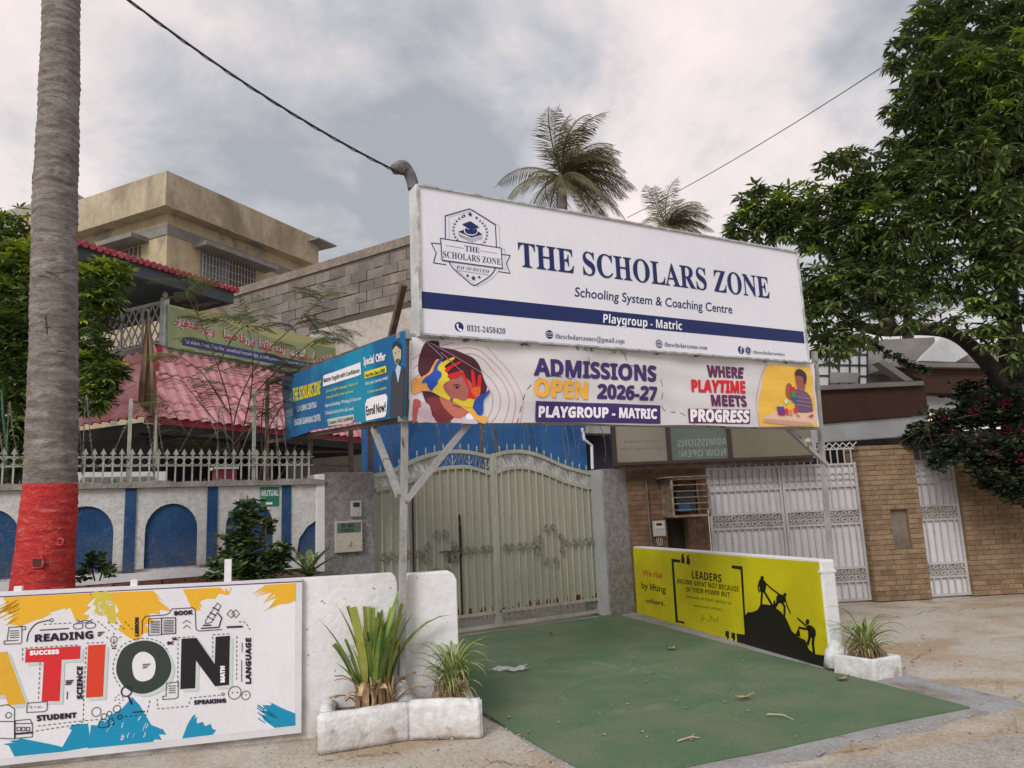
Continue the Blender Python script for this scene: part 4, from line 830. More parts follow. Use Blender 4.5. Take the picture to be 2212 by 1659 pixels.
BAG = mat('bag_film', (.72, .73, .73), .3, trans=.45, fine=.02)
g = gnd(*z6(40, 300), .02)
o = MB().grid(lambda u, v: (.36 * (u - .5) + .03 * sin(9 * v), .2 * (v - .5) * (1 - .5 * abs(u - .4)) + .03 * sin(7 * u), .025 + .014 * sin(9 * u + 3 * v) * sin(6 * v) + .006 * sin(21 * u - 9 * v)), 22, 12).build('plastic_bag', BAG, loc=(*g, .02), rot=(0, 0, .2), smooth=True)
tag(o, 'crumpled translucent white plastic bag lying on the carpet by the left planter', 'plastic bag')
mb = MB(); GR_ = random.Random(77)
for _ in range(2600):      # loose grit, thickest along edges and out on the dirt
    X, Y = GR_.uniform(560, 2212), GR_.uniform(1340, 1659)
    gx, gy = gnd(X, Y); s_ = GR_.uniform(.0025, .008) * (2.2 if GR_.random() < .05 else 1)
    zz = -.008
    pq4 = Vector((gx, gy, 0)); 
    a0 = GR_.uniform(0, 6); mb.add([(gx + s_ * cos(a0), gy + s_ * sin(a0), zz), (gx + s_ * cos(a0 + 2.1), gy + s_ * sin(a0 + 2.1), zz), (gx + s_ * cos(a0 + 4.2), gy + s_ * sin(a0 + 4.2), zz), (gx, gy, zz + s_ * .9)], [(0, 1, 3), (1, 2, 3), (2, 0, 3)], 0 if GR_.random() < .6 else 1)
# a worn lip of broken cement and blown dust along the carpet edges
for (P0, P1, n_) in ((D, C, 900), (C, Bq, 500), (A, D, 500)):
    for _ in range(n_):
        t_ = GR_.random(); p = P0.lerp(P1, t_) + Vector((GR_.gauss(0, .07), GR_.gauss(0, .07), 0)); s_ = GR_.uniform(.003, .011); a0 = GR_.uniform(0, 6)
        mb.add([(p.x + s_ * cos(a0), p.y + s_ * sin(a0), .0), (p.x + s_ * cos(a0 + 2.1), p.y + s_ * sin(a0 + 2.1), .0), (p.x + s_ * cos(a0 + 4.2), p.y + s_ * sin(a0 + 4.2), .0), (p.x, p.y, .005 + s_ * .5)], [(0, 1, 3), (1, 2, 3), (2, 0, 3)], 0)
o = mb.build('grit', [mat('grit_pale', (.40, .36, .30), .9), mat('grit_dark', (.20, .16, .125), .9)]); o['kind'] = 'stuff'
mb = MB(); CRK = mat('crack_dark', (.10, .085, .07), 1)
for (X0, Y0, X1, Y1) in ((2000, 1560, 2212, 1500), (1830, 1340, 2212, 1300), (700, 1640, 860, 1625), (1050, 1640, 1180, 1659), (1560, 1655, 1900, 1610), (1900, 1480, 2010, 1400)):
    k = 26; pr_ = None
    for i in range(k + 1):
        t_ = i / k; gx, gy = gnd(X0 + (X1 - X0) * t_ + GR_.uniform(-6, 6), Y0 + (Y1 - Y0) * t_ + GR_.uniform(-5, 5)); w_ = GR_.uniform(.002, .007)
        if pr_ and GR_.random() < .85: mb.add([(pr_[0], pr_[1] - w_, -.004), (gx, gy - w_, -.004), (gx, gy + w_, -.004), (pr_[0], pr_[1] + w_, -.004)], [(0, 1, 2, 3)])
        pr_ = (gx, gy)
o = mb.build('ground_cracks', CRK); o['kind'] = 'stuff'
mb = MB(); PET = mat('petal_pink', (.5, .05, .16), .7)
for X, Y, m in ((1745, 268, 1), (1942, 264, 1), (1785, 152, 1), (650, 312, 1)) + tuple((rb_.uniform(0, 2150), rb_.uniform(120, 600), 0) for _ in range(150)):
    g = gnd(*z6(X, Y), .02); s_ = .035 if m else rb_.uniform(.006, .022); a = rb_.uniform(0, 6); hh = .022 if m or X < 1300 else .004
    mb.add([(g[0] + s_ * cos(a + k * 1.6) * rb_.uniform(.5, 1), g[1] + s_ * sin(a + k * 1.6), hh + (.01 if k % 2 else .003)) for k in range(4)], [(0, 1, 2, 3)], 1 if m else 0)
o = mb.build('ground_litter', [DL, PET]); o['kind'] = 'stuff'; o['label'] = 'scattered petals, leaf bits and specks on carpet and dirt'
# ================================================================ double gate
GATEP = mat('gate_paint', (.40, .405, .335), .5, (.33, .335, .27), 3, .4, .65, bump=.06, stain=(.16, .15, .12), sscale=2.2, slo=.6, shi=.85, stretch=(1, 1, .4), fine=.05)
GATES = mat('gate_sheet', (.42, .42, .345), .5, (.35, .345, .28), 1.3, .35, .68, bump=.08, stain=(.17, .155, .12), sscale=1.4, slo=.6, shi=.9, stretch=(1, 1, .35), fine=.06)
GRUST = mat('gate_rust', (.20, .07, .035), .9, (.12, .05, .03), 20, bump=.3); BACKP = mat('frosted_backing', (.62, .62, .66), .5)
GL = FG.px(*z1(495, 900))[0]; GR = FG.px(*z1(2030, 1000))[0]; GC = FG.px(*z1(1340, 1000))[0]
gate = thing('double_gate', 'large olive-grey steel double gate with arched top, scrollwork and spear finials', 'gate', FG)
def gp(X, Y): return FG.px(*z1(X, Y))
top = [gp(*p) for p in ((472, 348), (600, 325), (700, 280), (780, 240), (880, 205), (960, 187), (1060, 180), (1150, 187), (1285, 215), (1325, 205), (1400, 185), (1490, 180), (1600, 200), (1700, 240), (1800, 285), (1955, 328))]
inn = [gp(*p) for p in ((472, 455), (600, 425), (700, 395), (760, 375), (850, 330), (950, 298), (1050, 287), (1150, 288), (1285, 328), (1325, 325), (1400, 297), (1500, 287), (1600, 305), (1700, 342), (1800, 385), (1955, 428))]
def interp(c, s):
    for a, b in zip(c, c[1:]):
        if a[0] <= s <= b[0]: return a[1] + (b[1] - a[1]) * (s - a[0]) / (b[0] - a[0])
    return c[0][1] if s < c[0][0] else c[-1][1]
zb0, zb1 = .05, .225
halves = ((GL, GC - .005, top[:9], inn[:9]), (GC + .005, GR, top[9:], inn[9:]))
SCM = mat('scroll_paint', (.23, .225, .185), .55, (.14, .13, .105), 12)
KN = MB().lathe([(.004, -.02), (.012, -.012), (.015, 0), (.012, .012), (.004, .02)], n=6).mesh('bead', GATEP)
def c_scroll(r=.05, w=.007, turns=1.45, flip=1):
    pts = []
    for i in range(15):
        t = i / 14; a = pi / 2 + t * turns * 2 * pi; rr = r * (1 - .62 * t); pts.append((rr * cos(a) * flip, 0, rr * sin(a)))
    return pts
SCR = [MB().tube(c_scroll(.056, flip=f), .0075, 4).mesh('scroll', SCM) for f in (1, -1)]
SPEAR = MB().tube([(0, 0, 0), (0, 0, .05)], .008, 5).lathe([(.004, .045), (.018, .062), (.004, .08), (.014, .09), (.006, .125), (.001, .15)], n=6).mesh('finial', mat('finial_paint', (.36, .40, .32), .5))
HEART = MB().tube([(-.045, 0, .075), (-.055, 0, .12), (-.03, 0, .15), (-.01, 0, .12), (-.03, 0, .05), (0, 0, 0), (.03, 0, .05), (.01, 0, .12), (.03, 0, .15), (.055, 0, .12), (.045, 0, .075)], .006, 4).mesh('scroll', SCM)
FLEUR = MB().tube([(0, 0, 0), (0, 0, .09)], .006, 4).tube([(0, 0, .03), (-.03, 0, .05), (-.035, 0, .08)], .005, 4).tube([(0, 0, .03), (.03, 0, .05), (.035, 0, .08)], .005, 4).lathe([(.003, .08), (.013, .1), (.002, .13)], n=5).mesh('scroll', GATEP)
for h, (s0, s1, tp, ic) in enumerate(halves):
    leaf = MB(); 
    leaf.bar((s0 + .02, 0, zb0 - .02), (s0 + .02, 0, interp(tp, s0)), .045, up=(0, 1, 0)); leaf.bar((s1 - .02, 0, zb0 - .02), (s1 - .02, 0, interp(tp, s1) + .03), .055, up=(0, 1, 0))
    leaf.bar((s0, 0, zb0), (s1, 0, zb0), .05, .045); leaf.bar((s0, 0, zb1), (s1, 0, zb1), .045, .04)
    for c in (tp, ic):
        cc = [(s0, interp(c, s0))] + [p for p in smooth(c, 3, False) if s0 < p[0] < s1] + [(s1, interp(c, s1))]
        for a, b in zip(cc, cc[1:]): leaf.bar((a[0], 0, a[1]), (b[0] + .004, 0, b[1]), .05, .045, up=(0, 1, 0))
    gleaf = leaf.build('gate_leaf', GATEP, gate)
    n = 24; xs = [s0 + (s1 - s0) * i / n for i in range(n + 1)]
    MB().prism([(s0, zb1)] + [(s1, zb1)] + [(x, interp(ic, x)) for x in reversed(xs)], .012, .02).build('sheet', GATES, gleaf)
    # frosted backing behind the outer part of the crest
    aa, b2 = ((s0 + .04, s0 + (s1 - s0) * .52) if h == 0 else (s0 + .06, s1 - .04)); xs2 = [aa + (b2 - aa) * i / 10 for i in range(11)]
    MB().prism([(x, interp(ic, x) + .02) for x in xs2] + [(x, interp(tp, x) - .02) for x in reversed(xs2)], .016, .022).build('crest_backing', BACKP, gate)
    nb = round((s1 - s0) / .118)
    for i in range(1, nb):
        s = s0 + (s1 - s0) * i / nb; zt_ = interp(ic, s)
        MB().bar((s, -.022, zb1), (s, -.022, zt_), .015).build('bar', GATEP, gleaf)
        for zz in (.62, 1.52): inst('bead', KN, gleaf, (s, -.022, zz + .04 * (i % 2)))
        zr_ = 1.07
        if abs(i - nb / 2 - (0.5 if nb % 2 else 0)) > 1.2 or h == 0 and i > nb - 2:
            inst('scroll', SCR[i % 2], gleaf, (s, -.036, zr_))
    cx_ = s0 + (s1 - s0) * (.52 if h == 0 else .5)
    for dx, dz in ((-.075, .23), (.075, .23), (-.075, -.23), (.075, -.23), (-.2, .09), (.2, .09), (-.2, -.09), (.2, -.09)):
        inst('scroll', SCR[0 if dx > 0 else 1], gleaf, (cx_ + dx, -.042, 1.07 + dz), (0, 0 if dz > 0 else pi, 0))
    k = 15 if h else 12
    for i in range(k):
        s = s0 + .05 + (s1 - s0 - .1) * (i + .5) / k; inst('scroll', HEART, gleaf, (s, -.0, zb0 + .02), (0, 0, 0), (.95, 1, .95))
    for i in range(13):
        s = s0 + .05 + (s1 - s0 - .1) * (i + .5) / 13; z_ = interp(ic, s); gap = interp(tp, s) - z_
        inst('scroll', HEART if i % 2 else FLEUR, gleaf, (s, -.01, z_ + .01), (0, 0, 0), (1.25, 1, max(.5, gap / .17)))
        inst('finial', SPEAR, gleaf, (s, 0, interp(tp, s) + .015), (0, 0, 0), (.9, .9, .72))
    mb = MB()
    for i in range(26):
        s = random.uniform(s0 + .06, s1 - .06); a = random.uniform(.02, .09); hh = random.uniform(.008, .035) if random.random() < .75 else .06
        if h == 0 and s < s0 + .9: continue
        mb.prism([(s, zb1 + .02), (s + a, zb1 + .02), (s + a * .9, zb1 + .02 + hh), (s + a * .4, zb1 + .02 + hh * 1.3), (s + .003, zb1 + .02 + hh * .7)], .0095, .013)
    mb.build('rust_patch', GRUST, gate, kind='stuff')
# wicket door seam, latch
sw = gp(1090, 800)[0]; sl_ = gp(770, 800)[0]
MB().bar((sw, -.004, .24), (sw, -.004, 1.55), .009, .03, up=(0, 1, 0)).bar((sw + .005, -.012, 1.0), (sw + .005, -.012, 1.4), .016, .02, up=(0, 1, 0)).build('door_gap', mat('dark_gap', (.03, .025, .02), .9), gate)
MB().bar((sl_, -.004, .24), (sl_, -.004, 1.9), .008, .03, up=(0, 1, 0)).build('hinge_gap', mat('dark_gap', (.03, .025, .02), .9), gate)
lt_ = gp(1010, 860); IRON = mat('dark_iron', (.06, .055, .05), .6, (.12, .1, .08), 20)
MB().bar((lt_[0] - .14, -.03, lt_[1]), (lt_[0] + .2, -.03, lt_[1]), .022).bar((lt_[0], -.03, lt_[1]), (lt_[0], -.03, lt_[1] - .15), .04, .02, up=(0, 1, 0)).bar((lt_[0] + .1, -.03, lt_[1]), (lt_[0] + .1, -.03, lt_[1] - .1), .03, .02, up=(0, 1, 0)).build('latch', IRON, gate)
# ================================================================ gate pillars
GRAN = mat('granite_chip_render', (.20, .19, .19), .9, (.27, .26, .26), 14, .4, .6, bump=.7, bscale=90, fine=.3)
GREYR = mat('grey_render', (.37, .38, .37), .9, (.29, .30, .29), 1.4, .4, .65, bump=.25, stain=(.22, .23, .21), sscale=1.2, slo=.55, shi=.75)
lpz = FG.px(*z1(250, 322), -.08)[1]; lx0 = FG.px(*z1(172, 700), -.08)[0]; lx1 = FG.px(*z1(482, 700), -.08)[0]
gl = thing('gate_pillar', 'stone-chip rendered gate pillar left of the double gate, holding the meter plate', 'pillar', FG)
MB().box((lx0, -.08, 0), (GL - .004, .32, lpz)).build('shaft', GRAN, gl, bevel=.01)
MB().box((lx0 - .11, -.085, 0), (lx0 - .002, .30, lpz - .02)).build('white_edge', WHITE, gl, bevel=.01)
rx0 = FG.px(*z2(-95, 900), -.0)[0]; rx0 = GR + .03
pr0 = FG.px(*z2(45, 900), -.30)[0]; pr1 = FG.px(*z2(285, 900), -.30)[0]; rpz = FG.px(*z2(60, 500), -.30)[1]
gr_ = thing('gate_pillar', 'grey rendered gate pillar with stone-chip front, right of the double gate', 'pillar', FG)
MB().box((pr0, -.30, 0), (pr1, .3, rpz)).build('shaft', GRAN, gr_, bevel=.01)
MB().box((pr0 - .05 if pr0 - .05 > GR else GR + .005, -.27, 0), (pr0 - .003, .28, rpz - .004)).build('smooth_reveal', GREYR, gr_)
BEIGE = mat('beige_plastic', (.46, .42, .36), .6)
def boxthing(F, q, d, dep, m, name, label, cat):
    a = F.px(*q[0], d); b = F.px(*q[1], d); t = thing(name, label, cat, F.sub(a[0], d)); w = b[0] - a[0]
    MB().box((0, -dep, b[1]), (w, -.002, a[1])).build('case', m, t, bevel=.004); return t, w, b[1], a[1]
t, w, za_, zb_ = boxthing(FG, (z1(340, 517), z1(412, 622)), -.08, .04, mat('grey_plastic', (.42, .42, .40), .6), 'intercom', 'small grey intercom box on the stone-chip gate pillar above the meter plate', 'intercom')
MB().box((w * .2, -.044, zb_ - .075), (w * .8, -.0405, zb_ - .02)).build('screen', mat('dark_glass', (.02, .02, .025), .2), t); MB().lathe([(.012, 0), (.012, .006)], (w * .65, 0, 0), 8).build('button', GREYR, t, loc=(0, -.04, za_ + .04), rot=(pi / 2, 0, 0))
t, w, za_, zb_ = boxthing(FG, (z1(232, 657), z1(416, 858)), -.08, .05, BEIGE, 'meter_box', 'cream meter box with green house number plate B-40 on the left gate pillar', 'meter box')
npl = MB().box((.02, -.053, zb_ - .14), (w - .02, -.0505, zb_ - .02)).build('number_plate', mat('green_plate', (.09, .13, .12), .4), t); MB().bar((w * .5, -.06, za_ + .08), (w * .5, -.06, za_ + .14), .022, .02, up=(0, 1, 0)).build('latch', mat('grey_plastic', (.42, .42, .40), .6), t)
v, f = text_mesh('B-40', 'heavy', 0, 2); MB().add([(.07 + x * .075, -.0545, zb_ - .075 + y * .06) for x, y, _ in v], f).build('lettering', K, npl); v, f = text_mesh('1502', 'heavy', 0, 2); MB().add([(.06 + x * .075, -.0545, zb_ - .13 + y * .05) for x, y, _ in v], f).build('lettering', K, npl)
# ================================================================ boundary wall with blue arches
BLUEW = mat('blue_wall_paint', (.018, .066, .175), .9, (.030, .088, .20), 3.5, bump=.5, bscale=55, stain=(.11, .15, .21), sscale=9, slo=.60, shi=.78, fine=.16, grime=(1.1, 1.55, (.10, .11, .13)))
AW = FG.sub(lx0 - .11, -.06)
WALLA = mat('old_white_limewash', (.62, .62, .60), .9, (.54, .53, .51), 2.2, .42, .66, bump=.45, bscale=30, stain=(.33, .30, .26), sscale=6, slo=.63, shi=.74, grime=(1.0, 1.35, (.33, .28, .23)))
bw = thing('arched_wall', 'white boundary wall with blue arched panels and blue strips, under the spear fence', 'wall', AW)
zc0 = AW.px(*za(1000, 1080))[1]; zc1 = AW.px(*za(1000, 1040))[1]
MB().box((-7.5, .03, .9), (0, .2, zc0)).build('masonry', WALLA, bw)
zlo = AW.px(*za(1000, 1615))[1]
MB().box((-7.5, -.03, zlo - .12), (0, .028, zlo - .035)).build('base_ledge', WHITE, bw)
def ax(X, y=1300): return AW.px(*za(X, y))[0]
cop = MB(); cop.grid(lambda u, v: (-7.5 + 7.6 * u, [-.05, -.055, .24, .235][round(v * 3)] + .006 * sin(90 * u), [zc0, zc1, zc1, zc0][round(v * 3)] + (.008 * sin(61 * u) + .006 * sin(143 * u)) * (0 < v < 1)), 120, 3); cop.grid(lambda u, v: (-7.5 + 7.6 * u, .24 - .29 * v, zc0 - .001), 2, 1)
cop.build('coping', mat('weathered_coping', (.27, .25, .22), .95, (.36, .34, .31), 5, bump=.6, bscale=30), bw)
pit = ax(1407) - ax(862); wst = ax(900) - ax(825); aw_ = ax(1308) - ax(958)
base = ax(862)
FACE = WALLA
def arch_panel(c, half_l, half_r, hw, first=False):
    """white facing with an arched hole between two blue strips"""
    zt_ = zc0 - .004; zs_ = AW.px(*za(1000, 1370))[1]; r = hw; ztop = AW.px(*za(1130, 1185))[1]
    arc = [(c + r * cos(pi * i / 14), zs_ + (ztop - zs_) * sin(pi * i / 14)) for i in range(15)]
    out = [(c + half_r, zlo), (c + half_r, zt_), (c - half_l, zt_), (c - half_l, zlo), (c - r, zlo)] + arc[::-1] + [(c + r, zlo)]
    MB().prism(out, -.005, .029).build('white_panel', FACE, bw)
    MB().prism([(c + r + .01, zlo), (c - r - .01, zlo)] + [(p[0] + (p[0] - c) * .02, p[1] + .01) for p in arc[::-1]], .022, .0295).build('arch_infill', BLUEW, bw)
for k in range(-4, 3):
    xs_ = base + pit * k
    if xs_ > -.12 or xs_ < -7.2: continue
    MB().box((xs_ - wst / 2, -.018, zlo - .03), (xs_ + wst / 2, .029, zc0 - .002)).build('blue_strip', BLUEW, bw)
    nx = min(xs_ + pit, .0); c = (2 * xs_ + pit) / 2
    if nx >= xs_ + pit - .01: arch_panel(c, pit / 2 - wst / 2 - .001, pit / 2 - wst / 2 - .001, aw_ / 2)
    else:
        w_ = nx - (xs_ + wst / 2); cc = nx + .05
        MB().prism([(xs_ + wst / 2 + .001, zlo), (xs_ + wst / 2 + .001, zc0 - .004), (nx, zc0 - .004), (nx, zlo + .42), (nx - .1, zlo + .36), (nx - .2, zlo + .22), (nx - .235, zlo)], -.005, .029).build('white_panel', FACE, bw)
        MB().box((nx - .25, .021, zlo), (nx - .001, .029, zlo + .44)).build('arch_infill', BLUEW, bw)
# planting bed between the two walls, brick edging
bed = MB(); q = [FT.w(-4.6, .145), FT.w(xe - .03, .145), FG.w(lx0 - .12, -.10), FG.w(-7, -.10)]; zbed = zlo - .17
bed.grid(lambda u, v: (lambda p: (p.x, p.y, zbed + .02 * sin(7 * p.x) * sin(5 * p.y)))((q[0].lerp(q[1], u)).lerp(q[3].lerp(q[2], u), v)), 30, 14)
o = bed.build('planting_bed', SOIL); o['kind'] = 'structure'
BRK = MB().box((0, 0, 0), (.215, .1, .062)).mesh('brick', mat('red_brick', (.20, .085, .055), .95, (.26, .13, .09), 12, rnd=.3, bump=.4))
for i in range(26): inst('brick', BRK, bw, (-6.0 + i * .228, -.06, zlo - .2 + random.uniform(-.003, .003)), (0, 0, random.uniform(-.02, .02)), (1, 1, 1.15))
# green plaque
a = AW.px(*za(1728, 1076), -.006); b = AW.px(*za(1850, 1200), -.006)
pq = thing('green_plaque', 'small green plaque reading MUTUAL nailed to the arched wall', 'plaque', AW.sub(a[0], -.005)); PG = mat('plaque_green', (.02, .19, .12), .5)
w = b[0] - a[0]; MB().box((0, -.008, b[1]), (w, -.001, a[1])).build('plate', PG, pq)
v, f = text_mesh('MUTUAL', 'heavy', 0, 2); X1 = max(p[0] for p in v); MB().add([(.008 + x / X1 * (w - .016), -.0095, a[1] - .105 + y * .095) for x, y, _ in v], f).build('lettering', WT, pq)
MB().box((w * .3, -.0095, b[1] + .02), (w * .65, -.0085, b[1] + .045)).build('printed_line', WT, pq)
# ================================================================ spear fence on the wall
FP = mat('fence_paint', (.40, .43, .36), .6, (.30, .31, .27), 8, stain=(.16, .12, .08), sscale=9, slo=.62, shi=.75)
fn = thing('spear_fence', 'pale spear-topped iron fence with a row of rings on the arched wall', 'fence', AW)
ps = ax(1155, 900) - ax(1097, 900); ztip = AW.px(*za(1155, 815), .08)[1]; zrg = AW.px(*za(1155, 905), .08)[1]
PK = MB().bar((0, 0, 0), (0, 0, ztip - zc1 - .06), .016).prism([(-.03, ztip - zc1 - .065), (.03, ztip - zc1 - .065), (0, ztip - zc1)], -.006, .006).mesh('picket', FP)
RG = MB().tube([(.042 * cos(2 * pi * i / 14), 0, .042 * sin(2 * pi * i / 14)) for i in range(15)], .0065, 4, cap=False).mesh('ring', FP)
n = int(7.3 / ps)
for i in range(n):
    x = -.06 - i * ps; inst('picket', PK, fn, (x, .08, zc1 - .01), (random.uniform(-.015, .015), random.uniform(-.02, .02), 0)); inst('ring', RG, fn, (x - ps / 2, .08, zrg), (0, 0, 0))
MB().bar((-7.3, .08, zrg + .05), (0, .08, zrg + .05), .01).bar((-7.3, .08, zrg - .05), (0, .08, zrg - .05), .01).build('rail', FP, fn)
mb = MB(); rr = random.Random(2)
for i in range(160):
    x = -rr.uniform(0, 7); y = rr.uniform(-.02, .2); h = rr.uniform(.02, .06); mb.add([(x, y, zc1 - .01), (x + .03, y + .01, zc1 - .01), (x + .01, y + .02, zc1 - .01), (x + .012, y, zc1 + h)], [(0, 1, 3), (1, 2, 3), (2, 0, 3)])
mb.build('glass_shards', mat('dull_glass', (.18, .2, .16), .3), bw, kind='stuff')
for X, Y0 in ((870, 490), (1690, 430), (1037, 600)):
    p = AW.P(*za(X, Y0), .12); MB().bar((p.x, .12, zc1 - .05), (p.x, .12, p.z), .035 if X != 1037 else .02).build('wire_post', FP, fn)
def razor(F, label, x0, x1, zc, d, r, pitch, seed, tz_=0.0):
    t = thing('razor_wire', label, 'razor wire', F); rr = random.Random(seed); mb = MB(); pts = []; k = int((x1 - x0) / pitch * 22); ph = rr.uniform(0, 6)
    for i in range(k):
        u = i / k; a = ph + 2 * pi * i / 22; R = r * (1 + .25 * sin(u * 17 + seed) + .12 * sin(u * 51)); pts.append(Vector((x0 + (x1 - x0) * u + .12 * sin(a * .5), d + .10 * cos(a), zc + R * sin(a) + .05 * sin(u * 23))))
    WM = mat('razor_steel', (.16, .17, .15), .5, (.10, .08, .06), 10)
    mb.tube(pts, .0048, 3)
    for i in range(len(pts) - 1):
        for q in range(2):
            p = pts[i].lerp(pts[i + 1], q / 2); dr = Vector((rr.uniform(-1, 1), rr.uniform(-.3, .3), rr.uniform(-1, 1))).normalized() * .024; e = (pts[i + 1] - pts[i]).normalized() * .008
            mb.add([p - dr, p + e, p + dr, p - e], [(0, 1, 2, 3)])
    mb.build('coil', WM, t); return t
razor(AW, 'loose coil of razor wire above the spear fence', -6.8, -.2, zc1 + .50, .12, .33, .34, 3)
razor(FG, 'dark razor wire coil above the double gate, in front of the blue wall', .1, 3.9, 2.66, .25, .36, .36, 8)
# ================================================================ grey steel trestle and blue wall behind the gate
BL2 = mat('blue_plaster', (.026, .105, .28), .85, (.040, .135, .33), .8, bump=.2, stain=(.015, .05, .17), sscale=1.2, slo=.5, shi=.7)
FBW = FG.sub(0, 2.2)
blw = thing('blue_house_wall', 'plain blue plastered wall of the house standing behind the double gate', 'wall', FBW)
u0 = FBW.px(790, 930)[0]; u1 = FBW.px(1266, 960)[0]; MB().box((u0, 0, 0), (u1, .2, 3.45)).build('plaster', BL2, blw)
dk = thing('dark_doorway', 'dark side passage with hanging pipe right of the blue wall', 'passage', FBW)
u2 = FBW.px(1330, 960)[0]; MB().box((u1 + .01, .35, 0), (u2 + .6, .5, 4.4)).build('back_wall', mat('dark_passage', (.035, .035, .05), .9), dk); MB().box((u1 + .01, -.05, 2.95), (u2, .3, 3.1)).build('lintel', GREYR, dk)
pp = [FBW.P(*z1(*p), -.5) for p in ((1920, 20), (1935, 100), (1985, 140), (1990, 300))]; MB().tube(pp, .028, 7).build('pipe', WHITE, dk)
tr = thing('steel_posts', 'brown steel posts and thin wires at the porch side between pink roof and gate', 'steel frame', FG)
for X, Y0, Y1 in ((z1(75, 60) + (330,))[0:0] or (70, 60, 340), (345, 10, 320), (478, -80, 320), (1232, 0, 150), (1328, 0, 190)):
    p = FG.P(*z1(X, Y0), .45); q = FG.P(*z1(X, Y1), .45); MB().bar((p.x, .45, 1.0), (p.x, .45, p.z), .05 if X < 1000 else .03, up=(0, 1, 0)).build('post', RUSTST, tr)
for Y in (95, 183, 275):
    p = FG.P(*z1(85, Y), .45); q = FG.P(*z1(340, Y), .45); MB().bar(p, q, .012).build('rail', RUSTST, tr)
# ================================================================ neighbour's frontage
MORT = mat('brick_mortar', (.23, .165, .105), 1, bump=.4)
BUFF = mat('buff_brick', (.265, .185, .115), .92, (.215, .145, .088), 6, rnd=.2, bump=.8, bscale=50, stain=(.12, .08, .055), sscale=1.6, slo=.6, shi=.8)
BUFD = mat('dark_brick', (.13, .075, .048), .92, (.18, .11, .07), 4, rnd=.25, bump=.45, bscale=50)  # darker, browner brick than the buff one
bm_ = {}
def brickwall(t, F, x0, x1, z0_, z1_, d0, d1, m, holes=(), side=True, bl=.225, bh=.0745):
    key = m.name
    if key not in bm_: bm_[key] = MB().box((0, 0, 0), (bl - .008, .02, bh - .010)).mesh('brick', m)
    me = bm_[key]
    def inh(x, z): return any(a < x < b and c < z < e for a, b, c, e in holes)
    if holes:
        a, b, c, e = holes[0]
        for q in (((x0, z0_), (a, z1_)), ((b, z0_), (x1, z1_)), ((a, z0_), (b, c)), ((a, e), (b, z1_))): 
            if q[1][0] - q[0][0] > .01 and q[1][1] - q[0][1] > .01: MB().box((q[0][0], d0, q[0][1]), (q[1][0], d1, q[1][1])).build('mortar', MORT, t)
    else: MB().box((x0, d0, z0_), (x1, d1, z1_)).build('mortar', MORT, t)
    rows = int((z1_ - z0_) / bh); cnt = 0
    for r in range(rows):
        x = x0 - (bl / 2 if r % 2 else 0)
        while x < x1 - .02:
            a = max(x, x0); b = min(x + bl, x1); parts = [(a, b)]; zm = z0_ + (r + .5) * bh
            for (ha_, hb_, hc_, hd_) in holes:
                if hc_ < zm < hd_: parts = [q for (p0_, p1_) in parts for q in ((p0_, min(p1_, ha_)), (max(p0_, hb_), p1_))]
            for a, b in parts:
                if b - a > .02 and cnt < 297:
                    inst('brick', me, t, (a + .002, d0 - .012 + random.uniform(-.002, .003), z0_ + r * bh + .004), (0, random.uniform(-.004, .004), 0), ((b - a - .001) / bl, 1, 1)); cnt += 1
            x += bl
    if side:
        for r in range(rows):
            if cnt < 297: inst('brick', me, t, (x0 - .012 + .02, d0 + .01, z0_ + r * bh + .004), (0, 0, pi / 2), (min(1, (d1 - d0) / bl) if r % 2 else .55, 1, 1)); cnt += 1
bA0 = FR.px(*z2(262, 900))[0]; bA1 = FR.px(*z2(955, 900))[0]; bAz = FR.px(*z2(600, 466))[1]
ha, hb = FR.px(*z2(592, 1000))[0], FR.px(*z2(775, 1000))[0]; hz = FR.px(*z2(690, 925))[1]
bA = thing('brick_wall', 'dark brick wall section with narrow opening, between stone-chip pillar and white gate', 'wall', FR)
brickwall(bA, FR, bA0, bA1, 0, bAz, 0, .24, BUFD, ((ha, hb, .0, hz),))
MB().box((ha, .2, 0), (hb, .239, hz)).build('dark_recess', mat('dark_gap', (.03, .025, .02), .9), bA)
for X in (395,): p = FR.P(*z2(X, 470), -.03); MB().tube([(p.x, -.04, p.z), (p.x + .01, -.04, 1.3), (p.x + .02, -.04, .95), (p.x + .12, -.04, .9)], .02, 6).build('conduit', RUSTST, bA)
a, b = FR.px(*z2(462, 960), -.05), FR.px(*z2(582, 1092), -.05)
mt_ = thing('electric_meter', 'grey electric meter on dark brick wall below the rusty cage', 'meter', FR.sub(a[0], -.02)); w = b[0] - a[0]
MB().box((0, -.06, b[1]), (w, 0, a[1])).build('case', mat('meter_grey', (.33, .33, .32), .6), mt_, bevel=.006); MB().box((w * .15, -.068, b[1] + .11), (w * .85, -.0605, a[1] - .01)).build('cover', BEIGE, mt_); MB().box((w * .25, -.072, a[1] - .07), (w * .7, -.0685, a[1] - .035)).build('display', K, mt_)
for i in range(4): MB().tube([(w * (.3 + .12 * i), -.02, b[1]), (w * (.25 + .15 * i), -.03, b[1] - .07), (w * (.35 + .1 * i), -.02, b[1] - .14)], .005, 4).build('wire', BEIGE, mt_)
